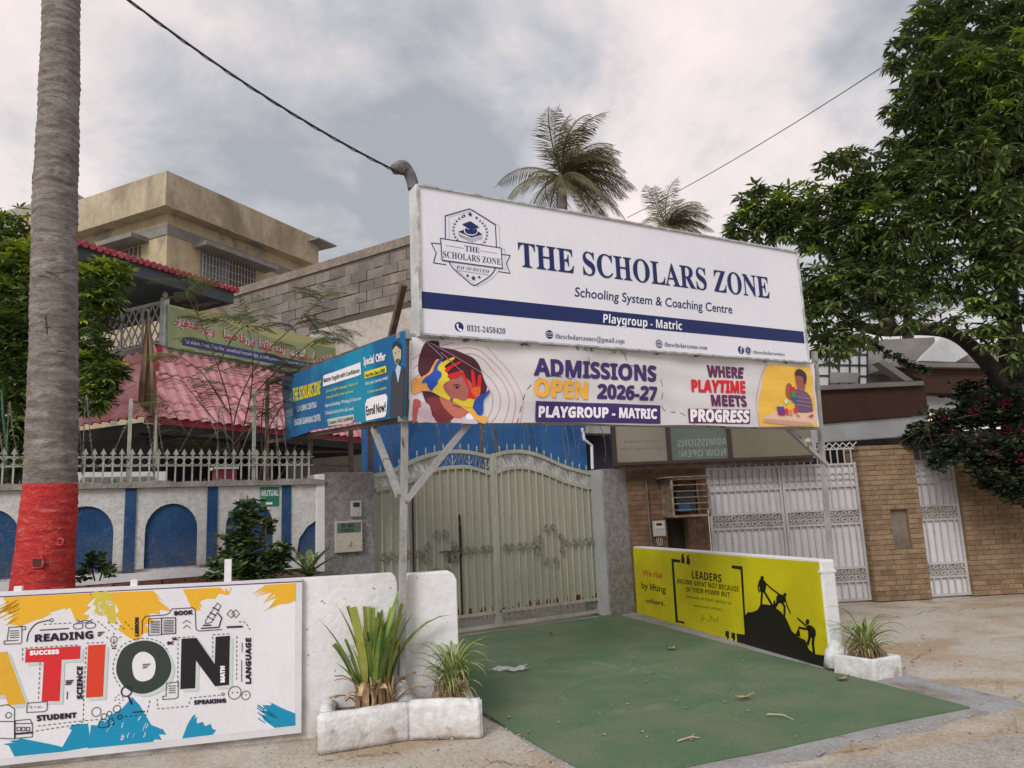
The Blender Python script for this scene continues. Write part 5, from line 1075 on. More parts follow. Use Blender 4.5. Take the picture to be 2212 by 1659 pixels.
# meter cage
CG = mat('rusty_cage', (.17, .12, .085), .8, (.26, .2, .15), 9, .4, .6, bump=.3); a, b = FR.px(*z2(628, 590), -.55), FR.px(*z2(975, 905), -.55)
cg = thing('meter_cage', 'rusty barred cage around a meter, projecting from the dark brick wall', 'cage', FR); x0_, x1_, z0_, z1_ = a[0], b[0], b[1], a[1]
mb = MB()
for p, q in (((x0_, z0_), (x1_, z0_)), ((x0_, z1_), (x1_, z1_)), ((x0_, z0_), (x0_, z1_)), ((x1_, z0_), (x1_, z1_))): mb.bar((p[0], -.55, p[1]), (q[0], -.55, q[1]), .03, up=(0, 1, 0)); mb.bar((p[0], -.03, p[1]), (q[0], -.03, q[1]), .03, up=(0, 1, 0))
for x in (x0_, x1_):
    for z in (z0_, z1_): mb.bar((x, -.55, z), (x, -.02, z), .03)
mb.build('cage_frame', CG, cg)
for i in range(1, 6): z = z0_ + (z1_ - z0_) * i / 6; MB().bar((x0_, -.56, z), (x1_, -.56, z), .013).build('bar', CG, cg); MB().bar((x0_, -.55, z), (x0_, -.03, z), .013).build('bar', CG, cg)
MB().box((x0_ - .004, -.5, z0_), (x0_ + .004, -.04, z1_)).build('side_sheet', CG, cg); MB().box((x0_ - .1, -.6, z1_ + .02), (x1_ + .02, -.01, z1_ + .035)).build('roof_sheet', CG, cg); MB().box((x0_, -.5, z0_ - .01), (x1_, -.02, z0_ - .002)).build('floor_sheet', CG, cg)
MB().box((x0_ + .12, -.3, z0_ + .05), (x1_ - .12, -.06, z1_ - .15)).build('meter', mat('dark_box', (.03, .035, .05), .5), cg, bevel=.01); MB().box((x0_ + .15, -.315, z0_ + .06), (x0_ + .32, -.3005, z0_ + .16)).build('label_blue', mat('label_blue', (.02, .09, .2), .5), cg)
# translucent board seen from behind
a0_ = FR.px(*z2(132, 452), -.35); a1_ = FR.px(*z2(1905, 402), -.35); tpz = a0_[1] + .62
GLS = [mat('panel_film_%d' % i, c, .5, c2, .8, fine=.03, trans=.15) for i, (c, c2) in enumerate((((.25, .22, .18), (.20, .175, .14)), ((.12, .155, .125), (.10, .13, .11)), ((.20, .175, .13), (.16, .14, .10))))]
wn = thing('window_board', 'three-panel board above the brick wall showing ADMISSIONS NOW OPEN mirrored from behind', 'board', FR); DFR = mat('dark_brown_frame', (.04, .025, .02), .6)
xs_ = [FR.px(*z2(X, 440), -.35)[0] for X in (132, 618, 1160, 1905)]; zl = min(a0_[1], a1_[1])
for i in range(3): MB().box((xs_[i] + .03, -.345, zl + .04), (xs_[i + 1] - .03, -.335, tpz)).build('panel', GLS[i], wn)
for x in xs_[:3]: MB().box((x - .03, -.37, zl), (x + .03, -.31, tpz)).build('mullion', DFR, wn)
MB().box((xs_[3] - .03, -.37, zl), (xs_[3] + .03, -.31, tpz)).build('mullion', STEEL, wn)
MB().box((xs_[0] + .031, -.372, zl), (xs_[3] - .031, -.30, zl + .045)).build('sill', DFR, wn); MB().box((xs_[0], -.3, zl - .05), (xs_[3], -.25, zl)).build('back_rail', RUSTST, wn)
B = Board(FR, wn, -.345, Z=z2, lift=.002); MG = mat('faint_print', (.20, .22, .18), .5); MG2 = mat('faint_print_grey', (.16, .15, .12), .5)
B.text('ADMISSIONS', [(685, 245), (1120, 225), (1120, 285), (685, 305)], MG, 1, 'heavy', .0, 2, mirror=True); B.text('NOW OPEN!', [(700, 340), (1115, 320), (1115, 382), (700, 398)], MG, 1, 'heavy', 0, 2, mirror=True); B.flush()
B.text('Computer Courses &', [(215, 245), (550, 232), (550, 258), (215, 270)], MG2, 1, '', .02, 2, mirror=True); B.text('English Language Classes', [(180, 310), (580, 295), (580, 318), (180, 332)], MG2, 1, '', .02, 2, mirror=True); B.flush()
B.poly([(1800, 245), (1840, 222), (1875, 240), (1865, 262), (1810, 260)], BEIGE, 1); B.stroke([(1585, 225), (1665, 305)], .01, MG2, 1); B.flush('torn_patch')
# white steel gates
WG = mat('white_gate_paint', (.44, .425, .42), .5, (.36, .34, .33), 2.5, .4, .66, bump=.06, stain=(.26, .17, .12), sscale=5, slo=.64, shi=.76, fine=.05); WGS = mat('white_gate_sheet', (.60, .59, .62), .5, (.52, .50, .51), 1.6, .4, .7, bump=.05, stain=(.36, .30, .26), sscale=3, slo=.66, shi=.8, fine=.05)
zl_ = [FR.px(*z3(600, y))[1] for y in (400, 570, 755, 865, 1212, 1318, 1505)]; zl_[-1] = max(.03, zl_[-1])
SW2 = [MB().tube(c_scroll(.045, turns=1.3, flip=f), .0095, 4).mesh('scroll', WG) for f in (1, -1)]; RW = MB().tube([(.05 * cos(2 * pi * i / 14), 0, .05 * sin(2 * pi * i / 14)) for i in range(15)], .0095, 4, cap=False).mesh('ring', WG)
def white_gate(label, F, x0, x1, cell=.105, crest=None, right=True):
    t = thing('steel_gate', label, 'gate', F); fr = MB()
    for x in (x0 + .02, x1 - .02): fr.bar((x, 0, .03), (x, 0, zl_[0] + .02), .04, up=(0, 1, 0))
    for z in zl_: fr.bar((x0, -.003, z), (x1, -.003, z), .035, .03)
    fr.build('gate_frame', WG, t); MB().box((x0 + .01, .022, zl_[-1]), (x1 - .01, .028, zl_[0])).build('sheet', WGS, t)
    for a, b in ((2, 3), (4, 5)): MB().box((x0 + .03, .014, zl_[b] + .012), (x1 - .03, .0215, zl_[a] - .012)).build('band_backing', mat('grey_backing', (.33, .31, .28), .8, (.26, .24, .21), 6), t)  # band backing in a darker, greyer tone than the sheet
    n = max(3, round((x1 - x0) / cell)); c = (x1 - x0) / n
    for i in range(1, n + 1):
        x = x0 + c * i
        if i < n:
            for a, b in ((0, 1), (1, 2), (3, 4), (5, 6)): MB().bar((x, -.01, zl_[b]), (x, -.01, zl_[a]), .019).build('bar', WG, t)
        xm = x - c / 2; inst('ring', RW, t, (xm, 0, (zl_[0] * .45 + zl_[1] * .55)))
        for a, b in ((2, 3), (4, 5)):
            zm = (zl_[a] + zl_[b]) / 2; q = (zl_[a] - zl_[b]) / 4
            inst('scroll', SW2[i % 2], t, (xm, -.004, zm + q)); inst('scroll', SW2[(i + 1) % 2], t, (xm, -.004, zm - q), (0, pi, 0))
        if crest:
            zt2 = crest; MB().bar((x - c / 2, 0, zl_[0]), (x - c / 2, 0, zt2), .016).build('bar', WG, t)
            MB().bar((x - c / 2, 0, zt2), (x + c / 2, -.01, zt2 + .10), .014).bar((x - c / 2, .01, zt2 + .10), (x + c / 2, .01, zt2), .014).build('crest_bar', WG, t)
    if crest: MB().bar((x0, 0, crest), (x1, 0, crest), .02).build('crest_rail', WG, t)
    return t
xg0 = bA1 + .02; xgm = FR.px(*z2(1622, 800))[0]; xg1 = FR.px(*z3(690, 900))[0] - .01
zcr = FR.px(*z3(500, 285))[1]
white_gate('white ringed steel gate leaf beside the rusty cage, mostly behind the yellow wall', FR, xg0, xgm - .006, crest=zl_[0] + .07)
white_gate('white ringed steel gate leaf next to the buff brick pillar', FR, xgm + .006, xg1, crest=zcr)
pB0, pB1 = xg1 + .02, FR.px(*z3(1118, 900))[0]; pBz = FR.px(*z3(850, 285))[1]
bB = thing('brick_pillar', 'buff brick pillar with a tall recessed panel between the two white gates', 'pillar', FR)
na, nb_ = FR.px(*z3(912, 900), -.12)[0], FR.px(*z3(1050, 900), -.12)[0]; nz0, nz1 = FR.px(*z3(980, 1085), -.12)[1], FR.px(*z3(980, 755), -.12)[1]
brickwall(bB, FR, pB0, pB1, 0, pBz, -.12, .3, BUFF, ((na, nb_, nz0, nz1),))
MB().box((na, -.06, nz0), (nb_, -.05, nz1)).build('recess_panel', mat('recess_board', (.20, .16, .13), .8, (.12, .09, .07), 4), bB)
MB().box((pB0 - .02, -.14, pBz - .01), (pB1 + .02, .32, pBz + .05)).build('cap', BUFF, bB, bevel=.01)
sg0, sg1 = pB1 + .02, FR.px(*z3(1470, 1000))[0]
sgt = white_gate('narrow white steel side gate between the brick pillar and the bougainvillea wall', FR, sg0, sg1, crest=zcr)
bC = thing('brick_wall', 'long buff brick wall at the right edge, under the bougainvillea', 'wall', FR)
brickwall(bC, FR, sg1 + .02, sg1 + 2.15, 0, 2.2, -.05, .25, BUFF, side=True)
MB().box((sg1 + 2.152, -.05, 0), (sg1 + 9, .25, 2.2)).build('masonry', BUFF, bC)
# ================================================================ house with pink tiled roof (left)
hc = at(313, 896, 11.0); FH = Frame((hc.x, hc.y), 27.0); FL = Frame((hc.x, hc.y), 117.0)     # FL: x runs from the back to the corner; negative x goes back
PINK = mat('pink_roof_tile', (.64, .27, .29), .7, (.72, .37, .39), 3, rnd=.12, bump=.12, stain=(.30, .12, .12), sscale=4, slo=.6, shi=.8); RED_ = mat('ridge_red', (.32, .03, .06), .7, (.4, .06, .09), 8)
DARK = mat('dark_interior', (.03, .03, .035), .95, (.05, .045, .045), 2); SLAB = mat('slab_grey', (.26, .25, .24), .9, (.2, .19, .18), 3, bump=.2)  # deep porch and veranda shade is put into the dark interior colour
house = thing('tiled_house', 'house with pink tiled porch roof, dark verandas and a latticed upper balcony', 'house', FH)
ze = hc.z; 
TD = .85; tpR = FH.px(345, 753, TD); zt3 = tpR[1]
xr_ = FH.px(806, 946)[0]
TILE = MB()
def tl_(u, v):   # one barrel tile .2 wide, .42 long, x across, y up the slope
    return (.21 * u, .46 * v, .035 * sin(pi * min(1, u * 1.35)) if u < .74 else -.004 - .010 * sin(pi * (u - .74) / .26))
TILE.grid(tl_, 7, 2); TILE.grid(lambda u, v: (tl_(u, 0)[0], tl_(u, 0)[1], tl_(u, 0)[2] - .03 * v), 7, 1, 1)
TM = TILE.mesh('roof_tile', [PINK, RED_], True)
slope = atan2(zt3 - ze, TD); SL = hypot(zt3 - ze, TD)
def tiles(par, F_, x0, x1, hip, flip=False, cnt=0):
    rows = 5; rl = SL / rows
    for r in range(rows):
        x = x0
        while x < x1 - .05:
            d = r * rl * cos(slope); ok = (x > d - .12 + x0 if hip == 'L' else x + .2 < x1 - d)
            if ok:
                o = inst('roof_tile', TM, par, (0, 0, 0)); M = Matrix.Rotation(slope, 4, 'X'); 
                o.matrix_local = Matrix.Translation((x, d - .05 * cos(slope), ze + r * rl * sin(slope) - .05 * sin(slope) + .02)) @ M @ Matrix.Scale(rl / .40, 4, (0, 1, 0)); cnt += 1
            x += .21
    return cnt
c1 = tiles(house, FH, 0, xr_, 'L')
# under-sheet for right face
sh_ = MB().add([(0, 0, ze - .01), (xr_, 0, ze - .01), (xr_, TD, zt3 - .01), (TD, TD, zt3 - .01), (0, .02, ze - .12), (xr_, .02, ze - .12)], [(0, 1, 2, 3), (4, 5, 1, 0)]).build('roof_deck', RED_, house)
# left face, in the FL frame but kept under the same house: child empties are avoided by converting to FH coordinates
def conv(p): q = FL.w(p[0], p[1], p[2]); r = FH.loc(q); return Vector((r.x, r.y, p[2]))
ML = Matrix.Rotation(FL.th - FH.th, 4, 'Z')
LL = -FL.px(150, 918)[0]
rows = 5; rl = SL / rows
for r in range(rows):
    d = r * rl * cos(slope); x = -LL
    while x < -.1 - d:
        o = inst('roof_tile', TM, house); o.matrix_local = ML @ Matrix.Translation((x, d - .05, ze + r * rl * sin(slope) - .03)) @ Matrix.Rotation(slope, 4, 'X') @ Matrix.Scale(rl / .40, 4, (0, 1, 0)); x += .21
vs = [conv(p) for p in ((-LL, 0, ze - .02), (0, 0, ze - .02), (-TD, TD, zt3 - .02), (-LL, TD, zt3 - .02))]; MB().add(vs, [(0, 1, 2, 3)]).build('roof_deck', RED_, house)
MB().tube([(0, 0, ze + .02), (TD, TD, zt3 + .03)], .05, 8).build('hip_ridge', RED_, house)
# dark porch below the roof
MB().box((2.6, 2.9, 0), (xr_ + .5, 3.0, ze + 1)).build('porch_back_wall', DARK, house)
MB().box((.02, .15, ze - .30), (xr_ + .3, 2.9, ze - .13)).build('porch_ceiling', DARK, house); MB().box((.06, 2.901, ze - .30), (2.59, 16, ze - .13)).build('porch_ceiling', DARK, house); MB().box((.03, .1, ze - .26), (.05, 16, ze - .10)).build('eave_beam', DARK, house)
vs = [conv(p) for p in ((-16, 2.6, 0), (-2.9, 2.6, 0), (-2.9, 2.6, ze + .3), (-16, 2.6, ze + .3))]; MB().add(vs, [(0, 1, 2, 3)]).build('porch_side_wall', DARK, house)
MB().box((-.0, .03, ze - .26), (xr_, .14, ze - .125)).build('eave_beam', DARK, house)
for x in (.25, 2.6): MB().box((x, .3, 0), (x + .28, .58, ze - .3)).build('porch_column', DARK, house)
# balcony slab, upper storey
MB().box((TD, TD - .05, zt3 - .04), (xr_ - .7, TD + 2.6, zt3 + .06)).build('balcony_slab', SLAB, house)
vs = [conv(p) for p in ((-LL, TD - .08, zt3 - .04), (-TD, TD - .08, zt3 - .04), (-TD, TD - .08, zt3 + .06), (-LL, TD - .08, zt3 + .06), (-LL, TD + 1, zt3 + .06), (-TD, TD + 1, zt3 + .06))]; MB().add(vs, [(0, 1, 2, 3), (3, 2, 5, 4)]).build('balcony_slab', SLAB, house)
FASC = mat('slate_fascia', (.055, .075, .09), .6, (.075, .095, .11), 2, fine=.05)
fd = .55; f0 = FH.px(*z0(300, 565), fd); f1 = FH.px(*z0(1592, 968), fd); fb1_ = FH.px(*z0(1585, 1045), fd); zf = (f1[1] + fb1_[1]) / 2
ztf = f1[1]; zbf = fb1_[1]; xf0, xf1 = FH.px(128, 520, fd)[0], f1[0]
MB().box((xf0, fd, zbf), (xf1, fd + .08, ztf)).build('fascia', FASC, house); MB().box((xf1 - .08, fd + .081, zbf), (xf1, 4.0, ztf)).build('fascia', FASC, house)
MB().box((xf0, fd + .081, zbf + .02), (xf1 - .081, 14, zbf + .06)).build('soffit', FASC, house)
MB().add([(xf0, fd - .06, ztf + .03), (xf1 + .05, fd - .06, ztf + .03), (xf1 + .05, 3.2, ztf + .5), (xf0, 3.2, ztf + .5)], [(0, 1, 2, 3)]).build('upper_roof_deck', RED_, house)
RT = MB().tube([(0, 0, 0), (0, .3, .04)], .055, 8).mesh('roof_tile', mat('crimson_tile', (.36, .05, .075), .7, (.45, .12, .13), 9, rnd=.2))
x = xf0
while x < xf1 + .04: inst('roof_tile', RT, house, (x, fd - .08, ztf + .03)); x += .115
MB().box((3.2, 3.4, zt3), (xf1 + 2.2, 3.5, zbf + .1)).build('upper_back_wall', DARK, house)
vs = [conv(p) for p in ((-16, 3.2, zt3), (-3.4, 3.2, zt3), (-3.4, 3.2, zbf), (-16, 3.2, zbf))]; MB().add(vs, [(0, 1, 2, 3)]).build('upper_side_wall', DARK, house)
MB().prism([(4.2 + .5 * cos(a * pi / 12), zt3 + 1.1 + .5 * sin(a * pi / 12)) for a in range(13)] + [(3.7, zt3), (4.7, zt3)], 3.36, 3.4).build('arched_window', mat('dim_glass', (.06, .06, .065), .3), house)
# balcony railing: white post, diamond lattice on the left side
RAILM = mat('rail_white', (.55, .57, .57), .5, (.42, .42, .40), 8)
pq_ = FH.P(353, 745, TD); ptz = FH.px(352, 628, TD)[1]; ptb = zt3 + .06
MB().box((pq_.x - .05, TD - .05, ptb), (pq_.x + .05, TD + .05, ptz - .12)).lathe([(.05, -.12), (.03, -.1), (.045, -.06), (.035, -.03), (.01, 0)], (pq_.x, TD, ptz), 8).build('balcony_post', RAILM, house)
zr0 = FH.px(357, 652, TD)[1]
lat0 = -2.3
off0 = FL.loc(FH.w(pq_.x, TD)); 
def cl(x, z): q = FH.loc(FL.w(off0.x + x, off0.y, z)); return Vector((q.x, q.y, z))
MB().bar(cl(-.05, zr0), cl(lat0, zr0), .05).bar(cl(-.05, ptb + .06), cl(lat0, ptb + .06), .03).build('railing_rail', RAILM, house)
sp = .17; H_ = zr0 - ptb - .06
for i in range(-6, 14):
    for s_ in (1, -1):
        a = -.06 - i * sp; b = a - H_ * .62 * s_; pa, pb = (a, ptb + .06), (b, zr0)
        def clipx(p, q):
            t0, t1 = 0, 1
            dx = q[0] - p[0]
            for lim, sg_ in ((-.06, 1), (lat0, -1)):
                f0_, f1_ = (p[0] - lim) * sg_, (q[0] - lim) * sg_
                if f0_ > 0 and f1_ > 0: return None
                if f0_ > 0: t0 = max(t0, f0_ / (f0_ - f1_))
                if f1_ > 0: t1 = min(t1, f0_ / (f0_ - f1_))
            return None if t1 <= t0 else ((p[0] + dx * t0, p[1] + (q[1] - p[1]) * t0), (p[0] + dx * t1, p[1] + (q[1] - p[1]) * t1))
        c = clipx(pa, pb)
        if c: MB().bar(cl(*c[0]), cl(*c[1]), .018).build('lattice_bar', RAILM, house)
for x in (-.55, -1.1, -1.65, lat0): MB().bar(cl(x, ptb), cl(x, zr0), .03).build('railing_post', RAILM, house)
# finial-topped post on the railing to the right
p = FH.P(*zar(2008, 690), TD); MB().bar((p.x, TD, p.z - .3), (p.x, TD, p.z + .12), .07).lathe([(.05, 0), (.075, .02), (.05, .06), (.03, .09), (.01, .11)], (p.x, TD, p.z + .12), 8).build('lamp_post', RAILM, house)
# ---------------------------------------------------------------- green prayer banner on the balcony
gb = thing('green_prayer_banner', 'pale green banner with red Arabic prayer lettering hung on the balcony', 'banner', FH)
GBN = mat('green_banner', (.42, .48, .24), .5, (.26, .35, .17), .9, .4, .6, fine=.03, stain=(.36, .42, .40), sscale=1.4, slo=.55, shi=.7)
GD = TD - .08
gTL, gTR, gBR, gBL = [FH.px(*zar(*p), GD) for p in ((60, 195), (2040, 650), (2050, 1060), (60, 700))]
MB().prism([gBL, gBR, gTR, gTL], GD, GD + .012).build('cloth', GBN, gb)
B = Board(FH, gb, GD, Z=zar, lift=.002)
B.poly([(60, 197), (2040, 652), (2040, 720), (1300, 600), (700, 400), (60, 215)], mat('banner_pale_yellow', (.56, .55, .25), .5, (.48, .50, .24), 2, fine=.03), 1); B.flush('yellow_band')
B.poly([(230, 590), (300, 590), (1790, 900), (1790, 975), (1500, 940), (230, 680)], mat('banner_blue', (.05, .08, .22), .5), 1.5); B.flush('blue_band')
B.text('"O Allah, I ask You for beneficial knowledge, goodly provision and acceptable deeds"', [(255, 608), (1790, 912), (1790, 950), (255, 655)], WT, 2.5, '', .0, 3); B.flush()
WORDS = ['\ufe8d\ufedf\ufee0\ufeec\ufee2', '\ufe87\ufee7\ufef2', '\ufe83\ufeb3\ufe84\ufedf\ufeda', '\ufecb\ufee0\ufee4\ufe8e', '\ufee7\ufe8e\ufed3\ufecc\ufe8e', '\ufeed\ufead\ufeaf\ufed7\ufe8e', '\ufec3\ufef4\ufe92\ufe8e', '\ufeed\ufecb\ufee4\ufefc', '\ufee3\ufe98\ufed8\ufe92\ufefc']
spans = [(1850, 2010, 760), (1745, 1815, 750), (1500, 1715, 690), (1330, 1450, 640), (1130, 1290, 590), (910, 1090, 545), (710, 880, 490), (440, 610, 430), (135, 410, 340)]
for wd, (xa_, xb_, ya_) in zip(WORDS, spans):
    sl2 = .22; hh = 130
    q = [(xa_, ya_), (xb_, ya_ + (xb_ - xa_) * sl2), (xb_, ya_ + hh + (xb_ - xa_) * sl2), (xa_, ya_ + hh)]
    B.text(wd[::-1], q, WT, 1.8, 'arabic', .075, 2); B.text(wd[::-1], q, ink(196, 30, 52), 2.6, 'arabic', .02, 2)
B.flush()
# ================================================================ beige building behind
bc = at(360, 368, 22.0); FK = Frame((bc.x, bc.y), 26.0)
BEI = mat('beige_plaster', (.335, .28, .195), .9, (.43, .37, .265), 1.1, .36, .64, bump=.3, bscale=12, stain=(.23, .19, .13), sscale=.7, slo=.5, shi=.68, stretch=(1, 1, .6)); YLW = mat('cream_yellow_plaster', (.47, .39, .25), .9, (.39, .32, .215), 1.8, .4, .62, bump=.2, stain=(.24, .22, .19), sscale=.9, slo=.55, shi=.66); CEM = mat('cement_band', (.19, .185, .175), .95, (.24, .23, .21), 3, bump=.3)
bg_ = thing('beige_building', 'weathered beige three-storey house with deep parapet and grilled windows, behind tiled house', 'building', FK)
zt4 = bc.z; zq = lambda X, Y, d=0: FK.px(X, Y, d)
zpb = zq(357, 440)[1]; xR = zq(688, 510)[0]; FK2 = Frame((bc.x, bc.y), 116.0)
LW_ = -FK2.px(152, 520)[0]
po = .5
MB().box((0, 0, zpb), (xR, 8, zt4)).build('parapet', BEI, bg_)   # deep parapet block
vsL = MB(); c0_ = LW_
MB().box((-.0 + .003, 0.003, zpb - .03), (xR - .003, 8, zpb - .001)).build('parapet_soffit', YLW, bg_)
MB().box((po, po, 0), (xR - po * .6, 8 - po, zpb - .03)).build('wall', YLW, bg_)
z_lg = zq(700, 690, po)[1]
za1, za2 = zq(*z0(1130, 480), po)[1], zq(*z0(1130, 570), po)[1]
MB().box((po - .02, po - .02, za2), (xR - po * .6 + .02, 7.4, za1 - .1)).build('cement_band', CEM, bg_)
# window shades, windows
w0, w1 = zq(*z0(1370, 690), po)[0], zq(*z0(1735, 800), po)[0]; zw1 = zq(*z0(1370, 690), po)[1]; zw0 = zq(*z0(1370, 905), po)[1]
MB().box((w0 - .35, po - .65, zw1 + .02), (w1 + .5, po, zw1 + .17)).build('window_shade', CEM, bg_)
GLW = mat('pale_window', (.20, .22, .23), .35, (.13, .14, .14), 2); GRL = mat('window_grille', (.34, .35, .36), .6)
wdw = MB().box((w0, po - .03, zw0), (w0 + (w1 - w0) * .5, po - .021, zw1)).build('window', GLW, bg_); MB().box((w0 + (w1 - w0) * .5, po - .03, zw0), (w1, po - .021, zw1)).build('window', mat('brown_shutter', (.13, .09, .06), .7), bg_)
for i in range(18): x = w0 + (w1 - w0) * i / 17; MB().bar((x, po - .08, zw0), (x, po - .08, zw1), .022).build('grille_bar', GRL, wdw)
for i in range(4): z = zw0 + (zw1 - zw0) * (i + .5) / 4; MB().bar((w0, po - .08, z), (w1, po - .08, z), .02).build('grille_bar', GRL, wdw)
# left face (local x = po plane)
def lf(X, Y, d=0): s_, z_ = FK2.px(X, Y, d); return (-s_, z_)      # distance back along the left side
l0, l1 = lf(*z0(955, 700), po)[0], lf(*z0(740, 800), po)[0]; lz1 = lf(*z0(955, 655), po)[1]; lz0 = lz1 - 1.3
MB().box((po - .03, l0, lz0), (po - .021, l1 + 1, lz1)).build('window', mat('brown_shutter', (.13, .09, .06), .7), bg_); MB().box((po - .65, l0 - .4, lz1 + .05), (po, l1 + .6, lz1 + .2)).build('window_shade', CEM, bg_)
for i in range(12): y = l0 + (l1 - l0) * i / 7; MB().bar((po - .08, y, lz0), (po - .08, y, lz1), .022).build('grille_bar', GRL, bg_)
MB().box((po - .03, po + .03, za2 - .01), (po - .022, 7, za2 + .05)).build('ledge_line', CEM, bg_)
MB().box((xR - .6, -.5, zt4 - .30), (xR + .5, .6, zt4 - .24)).build('roof_slab_corner', SLAB, bg_)
# far-left part of the building, set back
FQ9 = Frame((at(83, 423, 26).x, at(83, 423, 26).y), 96.0); wgo = thing('grey_rear_house', 'pale grey rendered house wall at far left behind the palm trunk', 'house', FQ9)
MB().prism([FQ9.px(-420, 575), FQ9.px(160, 414), FQ9.px(160, 900), FQ9.px(-420, 900)], 0, 5).build('wall', mat('pale_grey_plaster', (.40, .39, .37), .9, (.30, .28, .25), 1.5), wgo)
# ================================================================ concrete block wall
bwp = at(872, 512, 16.0); FW = Frame((bwp.x, bwp.y), 123.0)
cb = thing('block_wall', 'tall unplastered concrete block wall with whitewashed lower part, behind the big sign', 'wall', FW)
xb0 = FW.px(495, 622)[0]; ztw = bwp.z; zmid = FW.px(872, 668)[1]
BLKM = mat('concrete_block', (.225, .198, .172), .95, (.165, .142, .122), 2.2, .38, .62, bump=.7, bscale=35, rnd=.16, stain=(.29, .25, .21), sscale=1.4, slo=.55, shi=.72); MOR = mat('block_mortar', (.10, .085, .07), 1, bump=.8)
MB().box((xb0, .02, 0), (2.5, .2, ztw - .02)).build('mortar', MOR, cb)
BK_ = [MB().box((0, 0, 0), (.47, .03, .232)).mesh('block', BLKM)]
zr_ = ztw - .52; row = 0
while zr_ > zmid - .55:
    x = xb0 - (.24 if row % 2 else 0)
    while x < 2.3:
        a = max(x, xb0); b = x + .485
        if not (zr_ < zmid - .05 and x > -3.1):
            inst('block', BK_[0], cb, (a, random.uniform(-.014, .012), zr_ + random.uniform(-.008, .008)), (random.uniform(-.02, .02), random.uniform(-.012, .012), random.uniform(-.03, .03)), ((b - a) / .485, 1, 1))
        x += .485
    zr_ -= .247; row += 1
MB().box((xb0, -.01, ztw - .21), (2.5, .22, ztw)).build('top_band', mat('rough_cement', (.20, .165, .135), .95, (.26, .22, .18), 3, bump=.8, bscale=20), cb)
MB().box((-3.05, -.015, 0), (2.5, .019, zmid)).build('whitewash', mat('old_whitewash', (.46, .42, .38), .9, (.36, .32, .28), 1.2, .4, .65, bump=.3, bscale=14), cb)
MB().box((xb0, -.012, 0), (-3.052, .018, zr_ + .23)).build('lower_render', SLAB, cb)
# inner low things seen between the pickets
FI = FG.sub(0, 1.3)
iw = thing('inner_parapet', 'low white parapet inside the garden seen between the fence pickets', 'wall', FI)
a = FI.px(*za(480, 958)); b = FI.px(*za(1100, 990)); MB().box((a[0], 0, .6), (b[0], .12, (a[1] + b[1]) / 2)).build('masonry', WHITE, iw)
MB().box((a[0] + .1, .0 - .004, .7), (a[0] + .9, -.002, (a[1] + b[1]) / 2 - .06)).build('grey_panel', SLAB, iw)
rb = thing('red_box', 'faded red and white box inside the garden behind the pickets', 'box', FI); a = FI.px(*za(1435, 960)); b = FI.px(*za(1560, 1035)); MB().box((a[0], -.1, b[1] - .3), (b[0], .25, a[1])).build('body', mat('faded_red', (.25, .03, .05), .6), rb); MB().box((a[0] - .05, -.12, a[1]), (b[0] + .02, .27, a[1] + .03)).build('lid', WHITE, rb)
# ================================================================ house on the right
rc = at(1800, 1000, 17.0); FQ = Frame((rc.x, rc.y), 84.0)
rh = thing('brown_balcony_house', 'modern house with brown balcony bands and white walls behind the white gates', 'house', FQ)
BRN = mat('brown_cladding', (.075, .035, .025), .8, (.06, .028, .02), 2, bump=.2); WHW = mat('white_house_paint', (.52, .54, .56), .85, (.45, .46, .47), 1.5); GRY = mat('grey_house_render', (.24, .225, .215), .9, (.19, .18, .17), 1.6)
def pz(pts, d0, d1, m, nm, lab=None):
    q = [FQ.px(*zr(*p), d0) for p in pts]; return MB().prism(q, d0, d1).build(nm, m, rh)
pz([(560, 1225), (1475, 1182), (1500, 1400), (570, 1475)], 0, .25, BRN, 'balcony_band'); pz([(560, 1190), (1465, 1148), (1468, 1180), (560, 1223)], -.1, 2.5, GRY, 'balcony_slab')
pz([(565, 1480), (1380, 1415), (1380, 1402), (1500, 1400), (1495, 1545), (570, 1612)], .05, .4, WHW, 'balcony_wall'); pz([(-900, 1640), (560, 1595), (2400, 1480), (2400, 2100), (-900, 2100)], 2.4, 2.6, DARK, 'ground_floor_shade')  # ground floor backdrop: a sheet whose dark colour stands in for shade
pz([(1235, 1045), (2050, 1058), (2085, 1250), (1478, 1235), (1470, 1145)], 1.2, 1.6, BRN, 'balcony_band'); pz([(1235, 1012), (2045, 1020), (2048, 1056), (1238, 1042)], 1.0, 3.5, GRY, 'balcony_slab')
pz([(1480, 1240), (2100, 1252), (2100, 1275), (1485, 1268)], 2.6, 2.8, WHW, 'wall_strip'); pz([(1478, 1275), (2300, 1280), (2300, 1380), (1500, 1370)], 1.5, 1.8, WHW, 'balcony_wall')
for x in (1590, 1650, 1860): pz([(x, 1235), (x + 35, 1236), (x + 35, 1272), (x, 1270)], 2.5, 2.6, DARK, 'window')
pz([(690, 900), (1060, 930), (1055, 1215), (690, 1215)], 1.8, 2.0, WHW, 'grid_window')
q = lambda x, y: FQ.P(*zr(x, y), 1.78)
for x in (770, 840, 920, 990, 1050): a, b = q(x, 905), q(x, 1215); MB().bar(a, b, .035, up=(0, 1, 0)).build('grid_bar', DARK, rh)
for y in (950, 1030, 1110, 1205): a, b = q(690, y), q(1055, y + 5); MB().bar(a, b, .035).build('grid_bar', DARK, rh)
pz([(775, 1085), (995, 1090), (975, 1160), (775, 1165)], 1.74, 1.78, GRY, 'hanging_cloth')
pz([(1130, 1010), (1160, 985), (1390, 1145), (1330, 1150)], .3, .6, GRY, 'sloped_beam'); pz([(1150, 845), (1545, 828), (1550, 860), (1420, 1000), (1060, 1000), (1130, 900)], 2.4, 3.4, GRY, 'sloped_roof')
